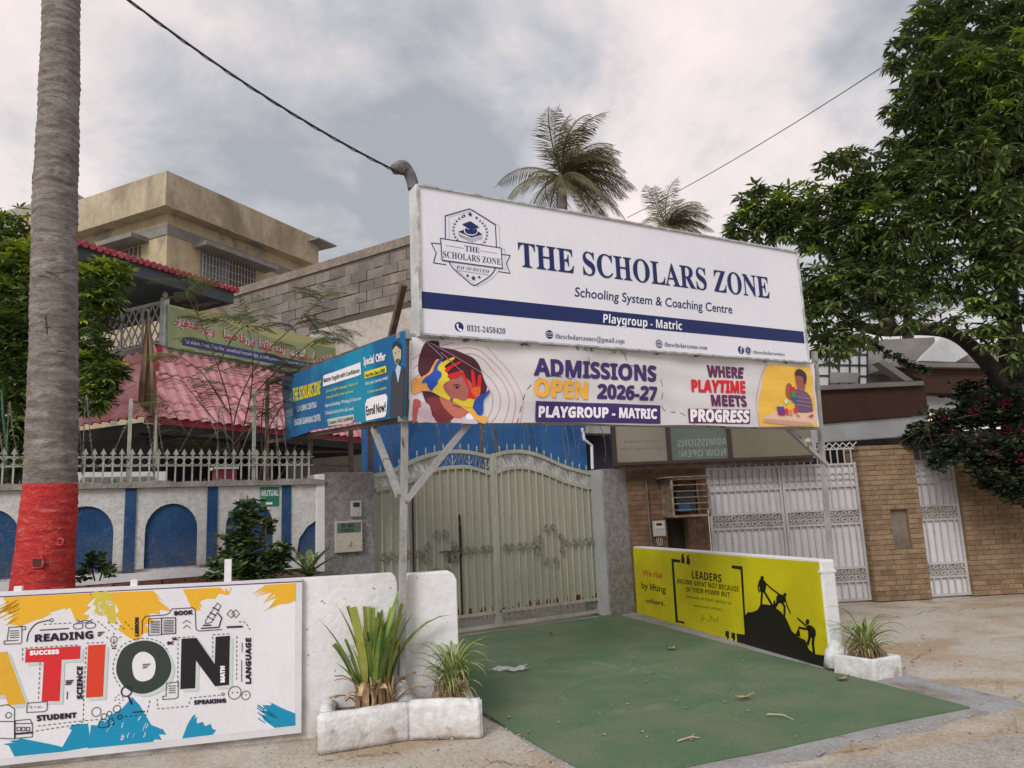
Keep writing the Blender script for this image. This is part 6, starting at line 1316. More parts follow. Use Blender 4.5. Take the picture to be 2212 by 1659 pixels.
pz([(1040, 990), (1420, 1010), (1330, 1150), (1050, 1160)], 2.2, 2.4, GRY, 'stair_wall'); pz([(1440, 1000), (1480, 950), (1630, 812), (1740, 850), (1805, 900), (1800, 950), (1700, 1010)], 2.0, 2.2, WHW, 'angled_wall')
pz([(1700, 1010), (1800, 945), (1810, 900), (2150, 880), (2250, 1010)], 2.3, 2.6, GRY, 'sloped_roof'); pz([(2050, 1060), (2400, 1060), (2400, 1280), (2090, 1280)], 1.9, 2.1, GRY, 'stair_wall')
wt = at(*zr(1740, 700), 34.0); FX = Frame((wt.x, wt.y), 86.0)
fh = thing('white_rooftop_house', 'distant white house with a blue rooftop tank glimpsed through the mango branches', 'house', FX)
MB().prism([FX.px(*zr(*p)) for p in ((1640, 620), (1780, 600), (1785, 740), (2300, 700), (2300, 1000), (1200, 1000), (1200, 830), (1640, 720))], 0, 4).build('wall', mat('far_white', (.62, .64, .67), .8), fh)
tq = [FX.px(*zr(*p), -.4) for p in ((1775, 620), (1890, 745))]; MB().lathe([(abs(tq[1][0] - tq[0][0]) / 2, tq[1][1]), (abs(tq[1][0] - tq[0][0]) / 2, tq[0][1] - .1), (.2, tq[0][1])], ((tq[0][0] + tq[1][0]) / 2, .8, 0), 16).build('water_tank', mat('tank_blue', (.02, .16, .48), .5), fh)
# ================================================================ leaning coconut trunk in the foreground
def trunkpts(rows, depth):
    o = []
    for y, cx, w in rows:
        p = at(cx, y, depth); o.append((p.x, p.y, p.z, w / FPX * depth / 2 * .985))
    return o
TRD = 6.55
rows = [(1420, 88, 128), (1270, 92, 120), (1160, 101, 112), (1050, 109, 104), (930, 112, 100), (800, 115, 98), (650, 117, 95), (500, 118, 92), (380, 121, 90), (250, 127, 87), (120, 130, 84), (0, 133, 81), (-300, 139, 74), (-700, 150, 66)]
tp = trunkpts(rows, TRD); tp = [(tp[0][0], tp[0][1], .95, tp[0][3] * 1.04)] + tp[1:]
dense = smooth(tp, 30, False)
from mathutils import noise as mn
def trunk(sec, nseg=36, red=False):
    mb = MB(); o = 0; hs = []
    for i, (x, y, z, r) in enumerate(sec):
        for j in range(nseg):
            a = 2 * pi * j / nseg; wob = .35 * mn.noise(Vector((cos(a) * 1.1, sin(a) * 1.1, z * 1.7))) + .12 * mn.noise(Vector((cos(a) * 3, sin(a) * 3, z * 5)))
            ph = ((z + wob * .09) / .072) % 1.0; ring = .012 * (1 - ph) ** 2 * (.5 + .9 * abs(mn.noise(Vector((z * 6, a, 3)))))
            nn = .011 * mn.noise(Vector((cos(a) * 2, sin(a) * 2, z * 3))) + .004 * mn.noise(Vector((cos(a) * 9, sin(a) * 9, z * 16)))
            R = r + (ring + nn) * (.75 if red else 1) - .003 + (.004 if red else 0); mb.v.append((x + R * cos(a), y + R * sin(a), z))
    for i in range(len(sec) - 1):
        for j in range(nseg): mb.f.append((i * nseg + j, i * nseg + (j + 1) % nseg, (i + 1) * nseg + (j + 1) % nseg, (i + 1) * nseg + j)); mb.m.append(0)
    return mb
fine = []
for a, b in zip(dense, dense[1:]):
    k = max(1, int(abs(b[2] - a[2]) / .012))
    for q in range(k): fine.append(tuple(a[e] + (b[e] - a[e]) * q / k for e in range(4)))
zred = at(108, 1048, TRD).z
BARK = mat('palm_bark', (.235, .205, .185), .95, (.155, .13, .115), 7, .38, .62, bump=.8, bscale=45, stretch=(1, 1, 3.2), stain=(.32, .295, .27), sscale=3, slo=.5, shi=.7, fine=.2)
REDP = mat('red_limewash', (.56, .045, .04), .85, (.42, .035, .035), 6, .4, .65, bump=.9, bscale=45, stretch=(1, 1, 2.5), stain=(.60, .17, .14), sscale=9, slo=.56, shi=.74, fine=.2)
palm = thing('coconut_palm', 'leaning coconut palm trunk with its foot painted red, at the left edge', 'palm tree', None, (0, 0, 0))
trunk([s for s in fine if s[2] > zred - .01]).build('trunk', BARK, palm, smooth=True)
trunk([s for s in fine if s[2] <= zred + .012], red=True).build('red_painted_foot', REDP, palm, smooth=True)
HOLE = mat('bark_hole', (.09, .03, .025), 1)
for X, Y, w, h in ((zb(255, 90)[0], zb(255, 90)[1], .085, .075), (za(400, 1440)[0], za(400, 1440)[1], .04, .05)):
    p = at(X, Y, TRD - (.228 if w > .05 else .188)); fm = MB(); 
    for a, b in (((-w / 2, h / 2), (w / 2, h / 2)), ((-w / 2, -h / 2), (w / 2, -h / 2)), ((-w / 2, -h / 2), (-w / 2, h / 2)), ((w / 2, -h / 2), (w / 2, h / 2))): fm.tube([(p.x + a[0], p.y, p.z + a[1]), (p.x + b[0], p.y + .004, p.z + b[1])], .010, 5)
    fm.build('notch_rim', REDP, palm); MB().box((p.x - w / 2, p.y - .004, p.z - h / 2), (p.x + w / 2, p.y + .03, p.z + h / 2)).build('notch', HOLE, palm)
for i in range(26):     # loose bark flakes and nicks
    s = fine[random.randrange(len(fine))]
    if s[2] > 5.2: continue
    a = radians(random.uniform(200, 335)); r = s[3] + .003; c = Vector((s[0] + r * cos(a), s[1] + r * sin(a), s[2])); t_ = Vector((-sin(a), cos(a), 0)); l = random.uniform(.015, .05)
    MB().tube([c - t_ * l, c + Vector((0, 0, random.uniform(-.012, .012))), c + t_ * l + Vector((0, 0, random.uniform(-.03, .03)))], [.002, .006, .002], 4).build('bark_nick', HOLE if s[2] < zred else mat('bark_dark', (.07, .055, .05), 1), palm)
for q in (((62, 575), (120, 590), (168, 580)), ((62, 715), (110, 706), (165, 712)), ((64, 828), (85, 815), (112, 780)), ((92, 640), (100, 700), (104, 760))):
    pts = [at(x, y, TRD - (.19 if i == 1 else .155)) for i, (x, y) in enumerate(q)]; MB().tube(smooth([tuple(p) for p in pts], 4, False), .0045, 4).build('tie_wire', mat('dark_wire', (.03, .03, .03), .6), palm)
# ================================================================ cables
BLKW = mat('black_cable', (.022, .022, .025), .6)
A0 = at(275, -3, 4.6); A1 = FS.P(862, 372, -.05); a1w = FS.w(A1.x, A1.y, A1.z)
pts = []
for i in range(-8, 41):
    t = i / 40; p = Vector(A0).lerp(a1w, t); p.z -= .22 * 4 * t * (1 - t) * .35; pts.append(p)
cb_ = MB().tube(pts, .0075, 6).build('power_cable', BLKW); tag(cb_, 'thick black cable sloping from the top left down to the sign corner', 'cable')
pts2 = [p + Vector((.0, 0, -.012 + .006 * sin(i * 2))) for i, p in enumerate(pts)]; pts2[-1] = pts[-1]
MB().tube(pts2, .0035, 4).build('twisted_strand', BLKW, cb_)
W0 = at(1355, 470, 20); W1 = at(1925, 132, 12.5)
pts = [Vector(W0).lerp(Vector(W1), i / 30) - Vector((0, 0, .5 * (i / 30) * (1 - i / 30))) for i in range(31)]
tag(MB().tube(pts, .009, 4).build('thin_wire', BLKW), 'thin wire rising right across the sky into the mango tree', 'wire')
hood = [FS.P(x, y, .0) for x, y in ((850, 366), (868, 362), (882, 372), (890, 392), (893, 408))]; hw = [FS.w(p.x, p.y, p.z) for p in hood]
tag(MB().tube(smooth([tuple(p) for p in hw], 4, False), [.045, .05, .055, .06, .065, .065, .06, .055, .05, .05, .05, .05, .05, .05, .05, .05, .05][:17], 9).build('cable_boot', mat('grey_tarp', (.10, .095, .10), .7, (.2, .19, .2), 9, bump=.5), smooth=True), 'dark wrapped elbow at the top left corner of the big sign', 'cable wrap')
# wire scraps tied along the banner rail
mb = MB(); rw = random.Random(4)
for X in (960, 1000, 1010, 1130, 1140, 1250, 1262, 1275, 1330, 1345, 1420, 1500, 1640, 1650, 1700, 1030):
    s_ = FS.P(X, 727 + (X - 880) * .0703, -.13); 
    for k in range(2): 
        p = [s_]; 
        for _ in range(4): p.append(p[-1] + Vector((rw.uniform(-.04, .04), rw.uniform(-.01, .01), rw.uniform(-.012, .022))))
        mb.tube(smooth([tuple(a) for a in p], 3, False), .0028, 3)
mb.build('tie_wire', BLKW, wb, kind='stuff')
# ================================================================ brown cloth on a pole
fp = thing('flag_pole', 'thin pole with limp brown cloth hanging beside the tiled porch roof', 'flag', None, (0, 0, 0))
FD_ = 9.6
P = [at(x, y, FD_) for x, y in ((320, 668), (326, 780), (336, 900), (340, 1010))]; MB().tube(P, [.012, .014, .016, .018], 6).build('pole', mat('pole_wood', (.28, .2, .16), .8), fp)
BRC = mat('brown_cloth', (.27, .18, .125), .9, (.20, .13, .09), 4, trans=.1, fine=.05)
lft = [(318, 672), (312, 720), (306, 780), (300, 830), (298, 868), (306, 880)]; rgt = [(322, 672), (330, 740), (336, 790), (338, 830), (338, 880), (336, 905)]
def fc(u, v):
    k = v * 5; i = min(4, int(k)); t = k - i; a = [lft[i][e] + (lft[i + 1][e] - lft[i][e]) * t for e in (0, 1)]; b = [rgt[i][e] + (rgt[i + 1][e] - rgt[i][e]) * t for e in (0, 1)]
    return at(a[0] + (b[0] - a[0]) * u, a[1] + (b[1] - a[1]) * u, FD_ + .05 * sin(u * 13 + v * 2) * (.3 + v))
MB().grid(fc, 18, 16).build('cloth', BRC, fp, smooth=True)
# ================================================================ foliage
def leafcloud(name, mats, par, pos, dirs, tmpl, faces, scale, matidx, kind=None):
    """many leaves in one mesh; pos (n,3), dirs (n,3,3) rotation matrices, tmpl (k,3)"""
    n = len(pos); k = len(tmpl); v = np.einsum('nij,kj->nki', dirs, tmpl) * scale[:, None, None] + pos[:, None, :]
    me = bpy.data.meshes.new(name); fs = np.array(faces); q = fs.shape[1]; allf = (fs[None] + (np.arange(n) * k)[:, None, None]).reshape(-1, q)
    me.vertices.add(n * k); me.vertices.foreach_set('co', v.reshape(-1).astype(np.float32)); me.loops.add(allf.size); me.loops.foreach_set('vertex_index', allf.reshape(-1).astype(np.int32))
    me.polygons.add(len(allf)); me.polygons.foreach_set('loop_start', np.arange(0, allf.size, q, dtype=np.int32)); me.polygons.foreach_set('loop_total', np.full(len(allf), q, dtype=np.int32))
    me.polygons.foreach_set('material_index', np.repeat(matidx, len(fs)).astype(np.int32))
    for m in mats: me.materials.append(m)
    me.update(); me.validate(); o = bpy.data.objects.new(name, me); COL.objects.link(o)
    if par: o.parent = par
    if kind: o['kind'] = kind
    return o
def rotm(d, roll):   # columns: leaf length axis d, width axis, normal
    d = d / np.linalg.norm(d, axis=1, keepdims=True); up = np.tile([0, 0, 1.0], (len(d), 1)); w = np.cross(up, d); w /= (np.linalg.norm(w, axis=1, keepdims=True) + 1e-6); nn = np.cross(d, w)
    w2 = w * np.cos(roll)[:, None] + nn * np.sin(roll)[:, None]; n2 = np.cross(d, w2); return np.stack([d, w2, n2], axis=2)
LANCE = np.array([(0, 0, 0), (.3, .13, .03), (.3, -.13, .03), (.3, 0, 0), (.68, .11, -.03), (.68, -.11, -.03), (.68, 0, -.06), (1, 0, -.18)]); LF = [(0, 3, 1, 1), (0, 2, 3, 3), (3, 6, 4, 1), (2, 5, 6, 3), (6, 7, 4, 4), (5, 7, 6, 6)]
LFT = [(0, 3, 1), (0, 2, 3), (3, 6, 1), (6, 4, 1), (2, 5, 3), (5, 6, 3), (6, 7, 4), (5, 7, 6)]
OV = np.array([(0, 0, 0), (.35, .3, .04), (.35, -.3, .04), (.75, .24, 0), (.75, -.24, 0), (1, 0, -.06)]); OF = [(0, 2, 1), (2, 3, 1), (2, 4, 3), (4, 5, 3)]
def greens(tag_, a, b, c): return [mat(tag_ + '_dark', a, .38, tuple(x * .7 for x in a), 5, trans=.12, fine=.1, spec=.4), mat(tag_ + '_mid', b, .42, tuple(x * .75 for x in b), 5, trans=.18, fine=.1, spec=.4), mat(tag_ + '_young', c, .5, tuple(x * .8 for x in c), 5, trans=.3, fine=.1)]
def crown(name, par, blobs, seed, L_, mats, leaves=10, tmpl=LANCE, faces=LFT, young=.12, midp=.4, droop=.35, dens=1.0, shell=.62):
    r = np.random.default_rng(seed); P_, D_, S_, M_ = [], [], [], []
    for (x, y, depth, rp, *rest) in blobs:
        c = np.array(at(x, y, depth)); R = rp / FPX * depth; k = max(4, int(dens * (R / L_) ** 2 * 9)); yb = rest[0] if rest else young
        d = r.normal(size=(k, 3)); d /= np.linalg.norm(d, axis=1, keepdims=True); rad = R * (shell + (1 - shell) * r.random(k)) * (1 + .18 * np.sin(d[:, 0] * 5 + d[:, 2] * 7 + seed)); rad[r.random(k) < .2] *= .6
        cp = c + d * rad[:, None] * np.array([1, 1, .85])
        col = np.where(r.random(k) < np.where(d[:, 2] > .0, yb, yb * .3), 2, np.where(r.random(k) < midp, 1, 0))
        for i in range(k):
            m = leaves; az = np.linspace(0, 2 * pi, m, endpoint=False) + r.random() * 6; tilt = r.uniform(-.5, .7, m) - droop
            ax = d[i] * .8 + np.array([0, 0, .5]); ld = np.stack([np.cos(az), np.sin(az), tilt], 1) + ax * .55
            P_.append(np.tile(cp[i], (m, 1)) + ld * .04 * L_); D_.append(ld); S_.append(L_ * r.uniform(.65, 1.15, m)); M_.append(np.full(m, col[i]))
    P_ = np.concatenate(P_); D_ = np.concatenate(D_); S_ = np.concatenate(S_); M_ = np.concatenate(M_)
    return leafcloud(name, mats, par, P_, rotm(D_, r.uniform(-.6, .6, len(P_))), tmpl, faces, S_, M_)
BRKM = mat('mango_bark', (.026, .021, .018), .95, (.045, .037, .032), 6, bump=.9, bscale=30)
def limb3(par, pts, depth, rad, nm='limb', jit=0.0):
    q = [tuple(at(x, y, depth if isinstance(depth, (int, float)) else depth[i])) + (rad[i] if isinstance(rad, (list, tuple)) else rad,) for i, (x, y) in enumerate(pts)]
    q = smooth(q, 5, False); return MB().tube([p[:3] for p in q], [p[3] for p in q], 9).build(nm, BRKM, par, smooth=True)
# ---- mango tree on the right
MG_ = greens('mango', (.085, .125, .045), (.155, .21, .068), (.25, .37, .04))
mt = thing('mango_tree', 'big dense mango tree with dark trunk filling the right side', 'tree', None, (0, 0, 0))
blobs = []
for b in ((2110, 60, 11.5, 120), (2010, 60, 11.8, 70), (1975, 120, 11.6, 62, .02), (2060, 170, 11.2, 110), (1990, 215, 11.6, 72, .02), (2170, 180, 11, 110, .5), (2120, 165, 10.8, 60, .6), (2215, 90, 11.5, 120), (1965, 285, 11.8, 60, .02), (2040, 300, 11.5, 90), (1975, 345, 11.7, 55),
          (2130, 290, 11.2, 100, .2), (2200, 330, 11.5, 90), (1935, 385, 11.6, 60, .25), (1885, 400, 11.9, 62, .1), (1840, 420, 12, 55, .05), (1810, 350, 12.3, 38, .02), (1850, 340, 12.3, 34), (1905, 470, 11.4, 75, .15), (1990, 400, 11.3, 80, .15), (2030, 480, 11.4, 75), (1960, 510, 11.2, 70),
          (1790, 455, 12.1, 55, .15), (1840, 500, 11.8, 65, .15), (1770, 510, 12.0, 52, .15), (1700, 455, 12.6, 58, .5), (1650, 445, 12.8, 55, .35), (1610, 475, 13, 45, .3), (1720, 490, 12.5, 50, .2), (1745, 425, 12.5, 42, .25), (1660, 490, 12.8, 40), (1590, 500, 13, 26), (1785, 600, 11.6, 70, .08), (1840, 640, 11.5, 72, .05), (1780, 680, 11.5, 58, .03), (1800, 745, 11.4, 42, .02), (1850, 715, 11.4, 50, .02), (1900, 590, 11.5, 66, .05),
          (1925, 650, 11.6, 42), (1760, 640, 11.8, 40), (2100, 400, 11.7, 70), (2090, 560, 11.2, 50, .1), (2150, 620, 11, 62, .1), (2180, 560, 11.0, 55, .12), (2120, 690, 11, 45, .1), (2060, 620, 11.6, 34), (2200, 690, 11.1, 50), (2020, 560, 11.7, 40), (1985, 600, 12.2, 40, .3), (2210, 450, 11.5, 60), (2280, 250, 11.5, 140), (2290, 520, 11.5, 120), (1870, 560, 12.2, 70), (2160, 430, 10.7, 55, .1), (2200, 560, 10.6, 60, .1), (2150, 500, 10.8, 45), (2205, 760, 10.7, 36, .1), (2100, 330, 10.7, 60, .1), (1960, 690, 11.2, 26, .1), (2040, 690, 11.3, 24, .1), (2130, 740, 10.9, 24, .1)):
    blobs.append(b)
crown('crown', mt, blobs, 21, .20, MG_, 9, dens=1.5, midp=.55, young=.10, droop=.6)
limb3(mt, [(2230, 1250), (2215, 1080), (2200, 960), (2190, 820), (2180, 700), (2172, 560), (2165, 400), (2150, 260)], [12, 12, 12, 11.9, 11.8, 11.7, 11.6, 11.5], [.30, .27, .24, .21, .17, .13, .10, .05], 'trunk')
limb3(mt, [(2195, 860), (2120, 770), (2060, 722), (1990, 712), (1900, 715), (1830, 690), (1780, 640)], [11.9, 11.8, 11.7, 11.6, 11.6, 11.6, 11.7], [.15, .12, .105, .095, .085, .06, .04])
limb3(mt, [(1925, 712), (1890, 650), (1850, 600), (1800, 560), (1740, 500)], [11.6, 11.6, 11.7, 12, 12.3], [.12, .10, .08, .06, .03]); limb3(mt, [(2180, 640), (2110, 520), (2060, 420), (2000, 300)], 11.6, [.14, .10, .07, .03]); limb3(mt, [(2175, 560), (2080, 480), (1980, 440), (1880, 400)], 11.7, [.12, .09, .06, .03])
limb3(mt, [(2170, 420), (2230, 300), (2260, 150)], 11.6, [.13, .09, .05]); limb3(mt, [(2165, 380), (2100, 260), (2060, 130)], 11.5, [.10, .07, .03]); limb3(mt, [(2185, 700), (2120, 650), (2080, 600)], 11.3, [.07, .05, .02])
mb = MB(); rt = random.Random(6)
for (x, y, dd, rp, *_) in blobs:
    for k in range(3):
        a, b = (x + rt.uniform(-.4, .4) * rp, y + rt.uniform(-.3, .5) * rp), (x + rt.uniform(-1, 1) * rp, y + rt.uniform(-1, .8) * rp); p, q = at(*a, dd), at(*b, dd + rt.uniform(-.2, .2)); m_ = (p + q) / 2 + Vector((0, 0, .08)); mb.tube([p, m_, q], [.022, .014, .006], 4)
mb.build('twigs', BRKM, mt, kind='stuff')
# ---- mango tree on the left
ML_ = greens('garden_mango', (.085, .135, .045), (.16, .24, .055), (.36, .44, .04))
m2 = thing('mango_tree', 'bushy mango tree growing behind the leaning palm trunk at left', 'tree', None, (0, 0, 0))
bl2 = [(20, 500, 10.5, 60, .25), (60, 560, 10.2, 55, .3), (30, 580, 10, 55, .7), (10, 640, 9.8, 60, .2), (20, 740, 9.6, 70, .02), (30, 830, 9.5, 70, .02), (20, 900, 9.5, 60, 0), (110, 640, 9.8, 50, .1), (110, 760, 9.7, 60, .02), (210, 610, 9.3, 55, .35), (250, 590, 9.4, 32, .4), (195, 680, 9.3, 55, .2), (235, 640, 9.3, 34, .25), (190, 750, 9.2, 50, .05), (215, 800, 9.2, 52, .25), (245, 810, 9.2, 28, .3), (185, 860, 9.2, 50, .1), (225, 850, 9.2, 34, .2), (100, 860, 9.6, 60, .02), (-60, 600, 10, 90), (-60, 760, 10, 100), (100, 700, 10, 60), (10, 950, 9.5, 48, 0), (-30, 1000, 9.5, 60, 0), (40, 985, 9.5, 40, 0), (30, 700, 9.6, 50)]
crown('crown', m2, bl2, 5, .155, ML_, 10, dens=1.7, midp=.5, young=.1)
limb3(m2, [(40, 1100), (60, 980), (90, 860), (130, 740), (180, 640)], [9.6, 9.6, 9.6, 9.5, 9.4], [.1, .09, .08, .05, .03], 'trunk'); limb3(m2, [(70, 960), (40, 820), (20, 680), (30, 560)], [9.6, 9.7, 9.8, 10], [.08, .06, .04, .03]); limb3(m2, [(95, 860), (160, 830), (220, 820)], 9.3, [.05, .04, .02])
# ---- coconut palms behind the sign
PG_ = [mat('palm_frond', (.13, .13, .07), .5, (.20, .18, .10), 1.2, .4, .6, trans=.15), mat('palm_frond_dry', (.19, .17, .09), .6, (.13, .12, .06), 2, trans=.15)]
def coconut(label, cx, cy, depth, rp, seed, wind=.55, n=26, base=None):
    t = thing('coconut_palm', label, 'palm tree', None, (0, 0, 0)); c = at(cx, cy, depth); R = rp / FPX * depth; r = random.Random(seed)
    MB().tube([(c.x - .3, c.y, 0), (c.x - .1, c.y, c.z * .5), (c.x, c.y, c.z)], [R * .12, R * .08, R * .065], 9).build('trunk', BARK, t, smooth=True)
    for k in range(n):
        az = 2 * pi * k / n * 1.618 * 1.9 + r.uniform(-.2, .2); el = r.uniform(-.6, 1.35) if k % 4 else r.uniform(.8, 1.4); L_ = R * r.uniform(.95, 1.3); d = Vector((cos(az) * cos(el) + wind * .6, sin(az) * cos(el), sin(el))).normalized(); p = c.copy(); pts = [p.copy()]
        ns = 13
        for i in range(ns):
            d = (d + Vector((wind * .075, 0, -.11 - .05 * (i / ns)))).normalized(); p = p + d * L_ / ns; pts.append(p.copy())
        mb = MB(); mb.tube(pts, [R * .018 * (1 - .8 * i / ns) for i in range(ns + 1)], 4, 0); sm_ = smooth([tuple(a) for a in pts], 4, False)
        for i in range(3, len(sm_) - 1, 1):
            a, b = Vector(sm_[i]), Vector(sm_[i + 1]); tg = (b - a).normalized(); s0 = tg.cross(Vector((0, 0, 1)))
            if s0.length < .05: s0 = Vector((0, 1, 0))
            s0.normalize(); u = i / len(sm_); ll = R * .36 * sin(pi * min(1, .12 + u * .95)) ** .6
            for sg_ in (1, -1):
                ld = (s0 * sg_ * .75 + tg * .75 + Vector((wind * .35, 0, -.35 - r.uniform(0, .35)))).normalized(); e = a + ld * ll * r.uniform(.8, 1.1); md = a + ld * ll * .5 + Vector((0, 0, ll * .05)); w = tg * (R * .0065)
                mb.add([a - w * .5, a + w * .5, md + w, md - w, e], [(0, 1, 2, 3), (3, 2, 4)], 0)
        o = mb.build('frond', [PG_[1 if (k % 5 == 2 or el < -.3) else 0]], t)
    for k in range(7): a = k * .9; MB().lathe([(.03, -.16), (.11, -.08), (.13, 0), (.08, .1), (.02, .14)], n=7).build('coconut', mat('coconut_green', (.12, .11, .04), .5), t, loc=(c.x + R * .09 * cos(a), c.y + R * .09 * sin(a), c.z - R * .10))
    return t
coconut('tall wind-blown coconut palm rising behind the middle of the big sign', 1213, 385, 27, 158, 3, n=48)
coconut('smaller coconut palm at the right, half hidden behind the big sign', 1440, 492, 38, 100, 9, n=34)
# ---- feathery shrub behind the fence
FEG = greens('feathery', (.10, .15, .05), (.14, .20, .06), (.20, .32, .08)); STM = mat('red_brown_stem', (.10, .055, .035), .8)
ft = thing('feathery_shrub', 'tall airy shrub with feathery leaves growing behind the spear fence', 'shrub', None, (0, 0, 0))
stems = [([(505, 1040), (508, 900), (560, 780), (640, 700), (700, 640)], 8.9), ([(505, 1040), (500, 900), (470, 790), (430, 690), (405, 640)], 8.9), ([(505, 1000), (540, 860), (545, 760), (530, 690)], 8.9), ([(508, 960), (440, 880), (400, 830)], 8.9), ([(560, 1040), (580, 930), (620, 860), (650, 800)], 9.0), ([(570, 1040), (565, 920), (575, 820)], 9.0), ([(540, 860), (600, 800), (660, 750), (700, 720)], 8.9), ([(470, 790), (510, 720), (560, 690)], 8.9), ([(505, 960), (560, 900), (640, 850), (690, 830)], 8.9), ([(600, 1040), (640, 960), (655, 900)], 9), ([(430, 690), (420, 640), (395, 610)], 8.9), ([(500, 900), (440, 810), (390, 770)], 8.9), ([(640, 700), (690, 690), (720, 720)], 8.9), ([(480, 1040), (440, 980), (400, 930), (370, 880)], 8.9)]
PI_ = []
rf = random.Random(12)
mb = MB()
for pts, dd in stems:
    q = smooth([tuple(at(x, y, dd + .12 * sin(i * 2.1))) for i, (x, y) in enumerate(pts)], 6, False); mb.tube(q, [.010 - .007 * i / len(q) for i in range(len(q))], 5)
    for i in range(5, len(q)):
        if rf.random() < .55 and i > len(q) * .22: PI_.append((Vector(q[i]), (Vector(q[min(i + 1, len(q) - 1)]) - Vector(q[i - 1])).normalized(), i / len(q)))
    PI_.append((Vector(q[-1]), (Vector(q[-1]) - Vector(q[-3])).normalized(), 1)); PI_.append((Vector(q[-1]), (Vector(q[-1]) - Vector(q[-3])).normalized(), 1))
mb.build('stems', STM, ft)
Pp, Dd, Ss, Mm = [], [], [], []
tw = MB()
for p, d, u in PI_:
    az = rf.uniform(0, 2 * pi); rd = (Vector((cos(az), sin(az) * .5, .25)) * .9 + d * .5).normalized(); L_ = rf.uniform(.26, .42); pp = p.copy(); rp_ = [pp.copy()]; dd_ = rd.copy(); mi_ = 2 if (u > .9 and rf.random() < .6) else (1 if rf.random() < .5 else 0)
    for i in range(8): dd_ = (dd_ + Vector((0, 0, -.10))).normalized(); pp = pp + dd_ * L_ / 8; rp_.append(pp.copy())
    tw.tube(rp_, .0022, 3)
    for i in range(1, 9):
        sd_ = dd_.cross(Vector((0, 0, 1))); sd_ = sd_.normalized() if sd_.length > .05 else Vector((0, 1, 0))
        for sg_ in (1, -1):
            pd = (sd_ * sg_ + dd_ * .55 + Vector((0, 0, -.15 + rf.uniform(-.1, .1)))).normalized(); pl_ = .13 * (1 - .35 * abs(i / 8 - .5))
            for k in range(9):          # leaflets along each pinna
                b = rp_[i] + pd * pl_ * (k + 1) / 9; l2 = pd.cross(Vector((0, 0, 1))); l2 = l2.normalized() if l2.length > .05 else Vector((1, 0, 0))
                for s2 in (1, -1):
                    Pp.append(tuple(b)); Dd.append(tuple(l2 * s2 + pd * .7)); Ss.append(.024); Mm.append(mi_)
tw.build('leaf_stalks', FEG[1], ft, kind='stuff')
LL_ = np.array([(0, -.12, 0), (0, .12, 0), (.6, .22, 0), (1, 0, 0), (.6, -.22, 0)]); 
leafcloud('foliage', FEG, ft, np.array(Pp), rotm(np.array(Dd), np.zeros(len(Pp))), LL_, [(0, 4, 3), (0, 3, 2), (0, 2, 1)], np.array(Ss), np.array(Mm), 'stuff')
# ---- shrubs in the bed before the wall
SG = greens('shrub', (.065, .11, .042), (.11, .175, .062), (.18, .27, .08))
def shrub(label, bl, L_, seed, stems, depth):
    t = thing('leafy_shrub', label, 'shrub', None, (0, 0, 0)); crown('foliage', t, bl, seed, L_, SG, 7, OV, OF, dens=.75, midp=.5, young=.14, droop=.1, shell=.3)
    mb = MB()
    for s_ in stems: q = smooth([tuple(at(x, y, depth)) for x, y in s_], 4, False); mb.tube(q, .007, 4)
    mb.build('stems', STM, t); return t
shrub('green shrub with rounded leaves under the green plaque', [(545, 1100, 7.9, 32), (525, 1130, 7.8, 40), (570, 1135, 8, 30), (505, 1170, 7.8, 36), (545, 1180, 7.8, 45), (495, 1215, 7.7, 40), (560, 1225, 7.7, 48), (600, 1215, 7.8, 36), (465, 1240, 7.6, 30), (610, 1190, 7.9, 26), (520, 1240, 7.6, 40)], .085, 3, [[(545, 1250), (540, 1180), (530, 1110), (535, 1070)], [(560, 1250), (572, 1180), (575, 1120)]], 7.8)
shrub('small wispy shrub at the foot of the arched wall beside the red trunk', [(195, 1212, 7.0, 20), (225, 1225, 7.0, 20), (180, 1240, 6.9, 18), (215, 1205, 7.1, 12), (235, 1240, 6.9, 14)], .06, 4, [[(205, 1255), (195, 1215)], [(215, 1255), (228, 1215)]], 7.0)
db = thing('dumb_cane', 'dumb cane plant with broad mottled leaves before the stone-chip pillar', 'plant', None, tuple(at(667, 1250, 8.1)))
DCM = mat('dumb_cane_leaf', (.07, .12, .03), .5, (.26, .30, .14), 28, .48, .58, trans=.2, dist=1.0)
for az, el, l in ((200, 55, .34), (160, 65, .36), (20, 45, .34), (350, 62, .38), (100, 75, .34), (250, 30, .3), (300, 25, .28), (60, 70, .30), (185, 28, .28), (10, 20, .25)):
    L_ = l; mb = MB().grid(lambda u, v: (L_ * u, L_ * .36 * (v - .5) * sin(pi * min(1, .08 + u * .92)) ** .7, .02 + L_ * .05 * abs(v - .5) * 2 - .22 * L_ * u * u), 10, 4)
    mb.build('leaf', DCM, db, smooth=True, rot=(0, -radians(el), radians(az)), loc=(0, 0, 0))
MB().tube([(0, 0, -.12), (0, 0, .06)], .02, 6).build('stem', SG[1], db)
gh = MB().tube([at(*za(12, 430), 8.7), at(*za(22, 600), 8.7), at(*za(48, 820), 8.7), at(*za(50, 1000), 8.7)], [.012, .018, .016, .012], 7).build('green_pipe', mat('green_plastic', (.02, .085, .04), .5), smooth=True); tag(gh, 'green plastic pipe standing behind the fence at the far left', 'pipe')
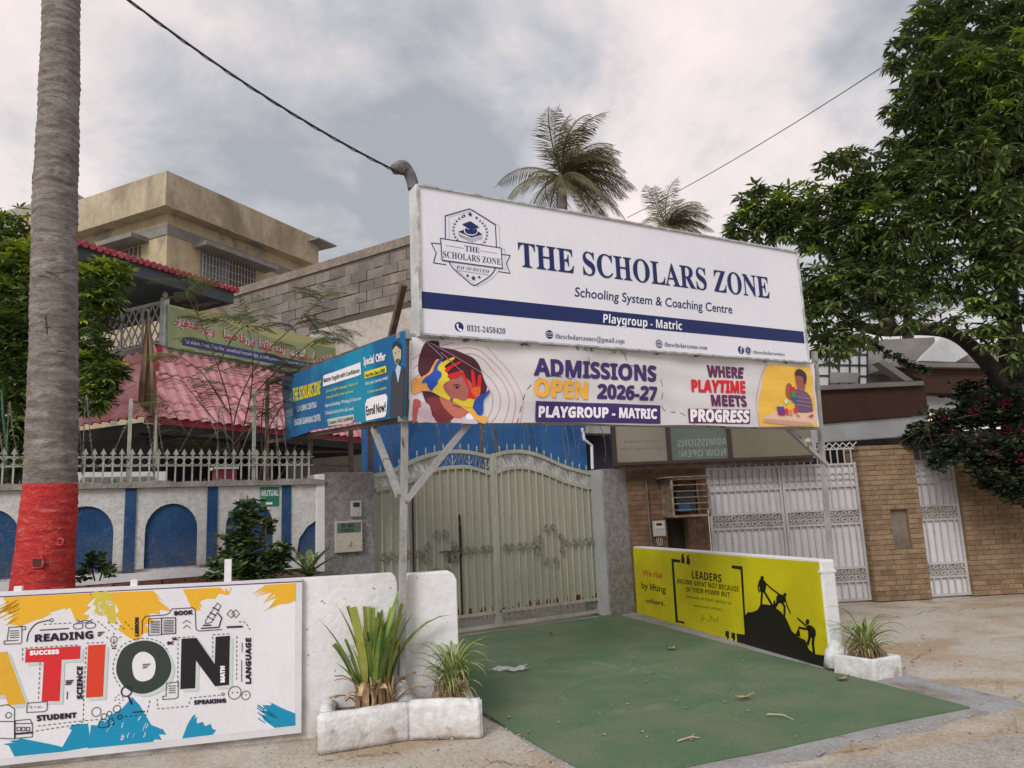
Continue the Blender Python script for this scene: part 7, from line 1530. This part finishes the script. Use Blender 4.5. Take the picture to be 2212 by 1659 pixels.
# ---- bougainvillea
BG = greens('bougainvillea', (.035, .055, .028), (.065, .095, .045), (.12, .13, .055)); BG.append(mat('magenta_bract', (.17, .025, .065), .7, (.18, .015, .06), 6, trans=.25))
bt = thing('bougainvillea', 'dark bougainvillea with magenta flowers spilling over the brick wall at right', 'shrub', None, (0, 0, 0))
bl3 = [(2000, 950, 11.4, 40), (2040, 920, 11.5, 48), (2090, 900, 11.5, 55), (2150, 890, 11.5, 60), (2210, 900, 11.5, 70), (2060, 970, 11.1, 45), (2110, 990, 11, 55), (2170, 980, 11, 60), (2230, 1000, 11, 60), (2140, 1040, 10.9, 36), (2190, 1060, 10.9, 40), (2240, 1070, 10.9, 50), (1985, 930, 11.5, 26), (2090, 850, 12, 40), (2180, 830, 12, 55), (2025, 1000, 11, 26), (1960, 945, 11.5, 16), (2300, 950, 11.3, 90)]
crown('foliage', bt, bl3, 31, .085, BG[:3], 7, OV, OF, dens=1.25, midp=.45, young=.06, droop=.0, shell=.2)
fl = [(2040, 905, 11.3, 12), (2100, 890, 11.2, 14), (2115, 955, 10.9, 13), (2060, 935, 11.1, 10), (2170, 870, 11.2, 18), (2010, 960, 11.2, 9), (2150, 985, 10.7, 10), (2190, 930, 11, 18), (2120, 865, 11.4, 12), (2205, 990, 10.7, 12)]
crown('bracts', bt, fl, 8, .05, [BG[3]], 5, OV, OF, dens=.55, young=0, midp=0, shell=.3)
mb = MB(); rv = random.Random(9)
for i in range(9):
    x, y = rv.uniform(1990, 2200), rv.uniform(880, 1000); q = [at(x, y, 11.1), at(x + rv.uniform(-30, 30), y - 20, 11), at(x + rv.uniform(-60, 40), y + rv.uniform(-30, 60), 10.9)]; mb.tube(smooth([tuple(a) for a in q], 4, False), .003, 3)
mb.build('stems', STM, bt, kind='stuff')
iv = thing('creeper', 'thin creeper trailing across the grey stair wall of the right house', 'creeper', None, (0, 0, 0))
crown('foliage', iv, [(x, y, 15.5, 9) for x, y in ((1872, 735), (1885, 745), (1900, 752), (1918, 765), (1935, 770), (1950, 780), (1965, 788), (1985, 795), (1760 + 215, 700), (2000, 800))], 6, .1, SG, 6, OV, OF, dens=2.0, shell=.1)
# ---- trees further back closing the gaps
fb = thing('background_tree', 'dark distant tree between the mango branches and the far white house', 'tree', None, (0, 0, 0))
crown('crown', fb, [(1960, 620, 24, 60, .3), (2020, 630, 24, 45), (1900, 640, 24, 60), (1985, 670, 24, 40)], 77, .3, MG_, 8, dens=.9); limb3(fb, [(1960, 800), (1960, 640)], 24, [.2, .1], 'trunk')
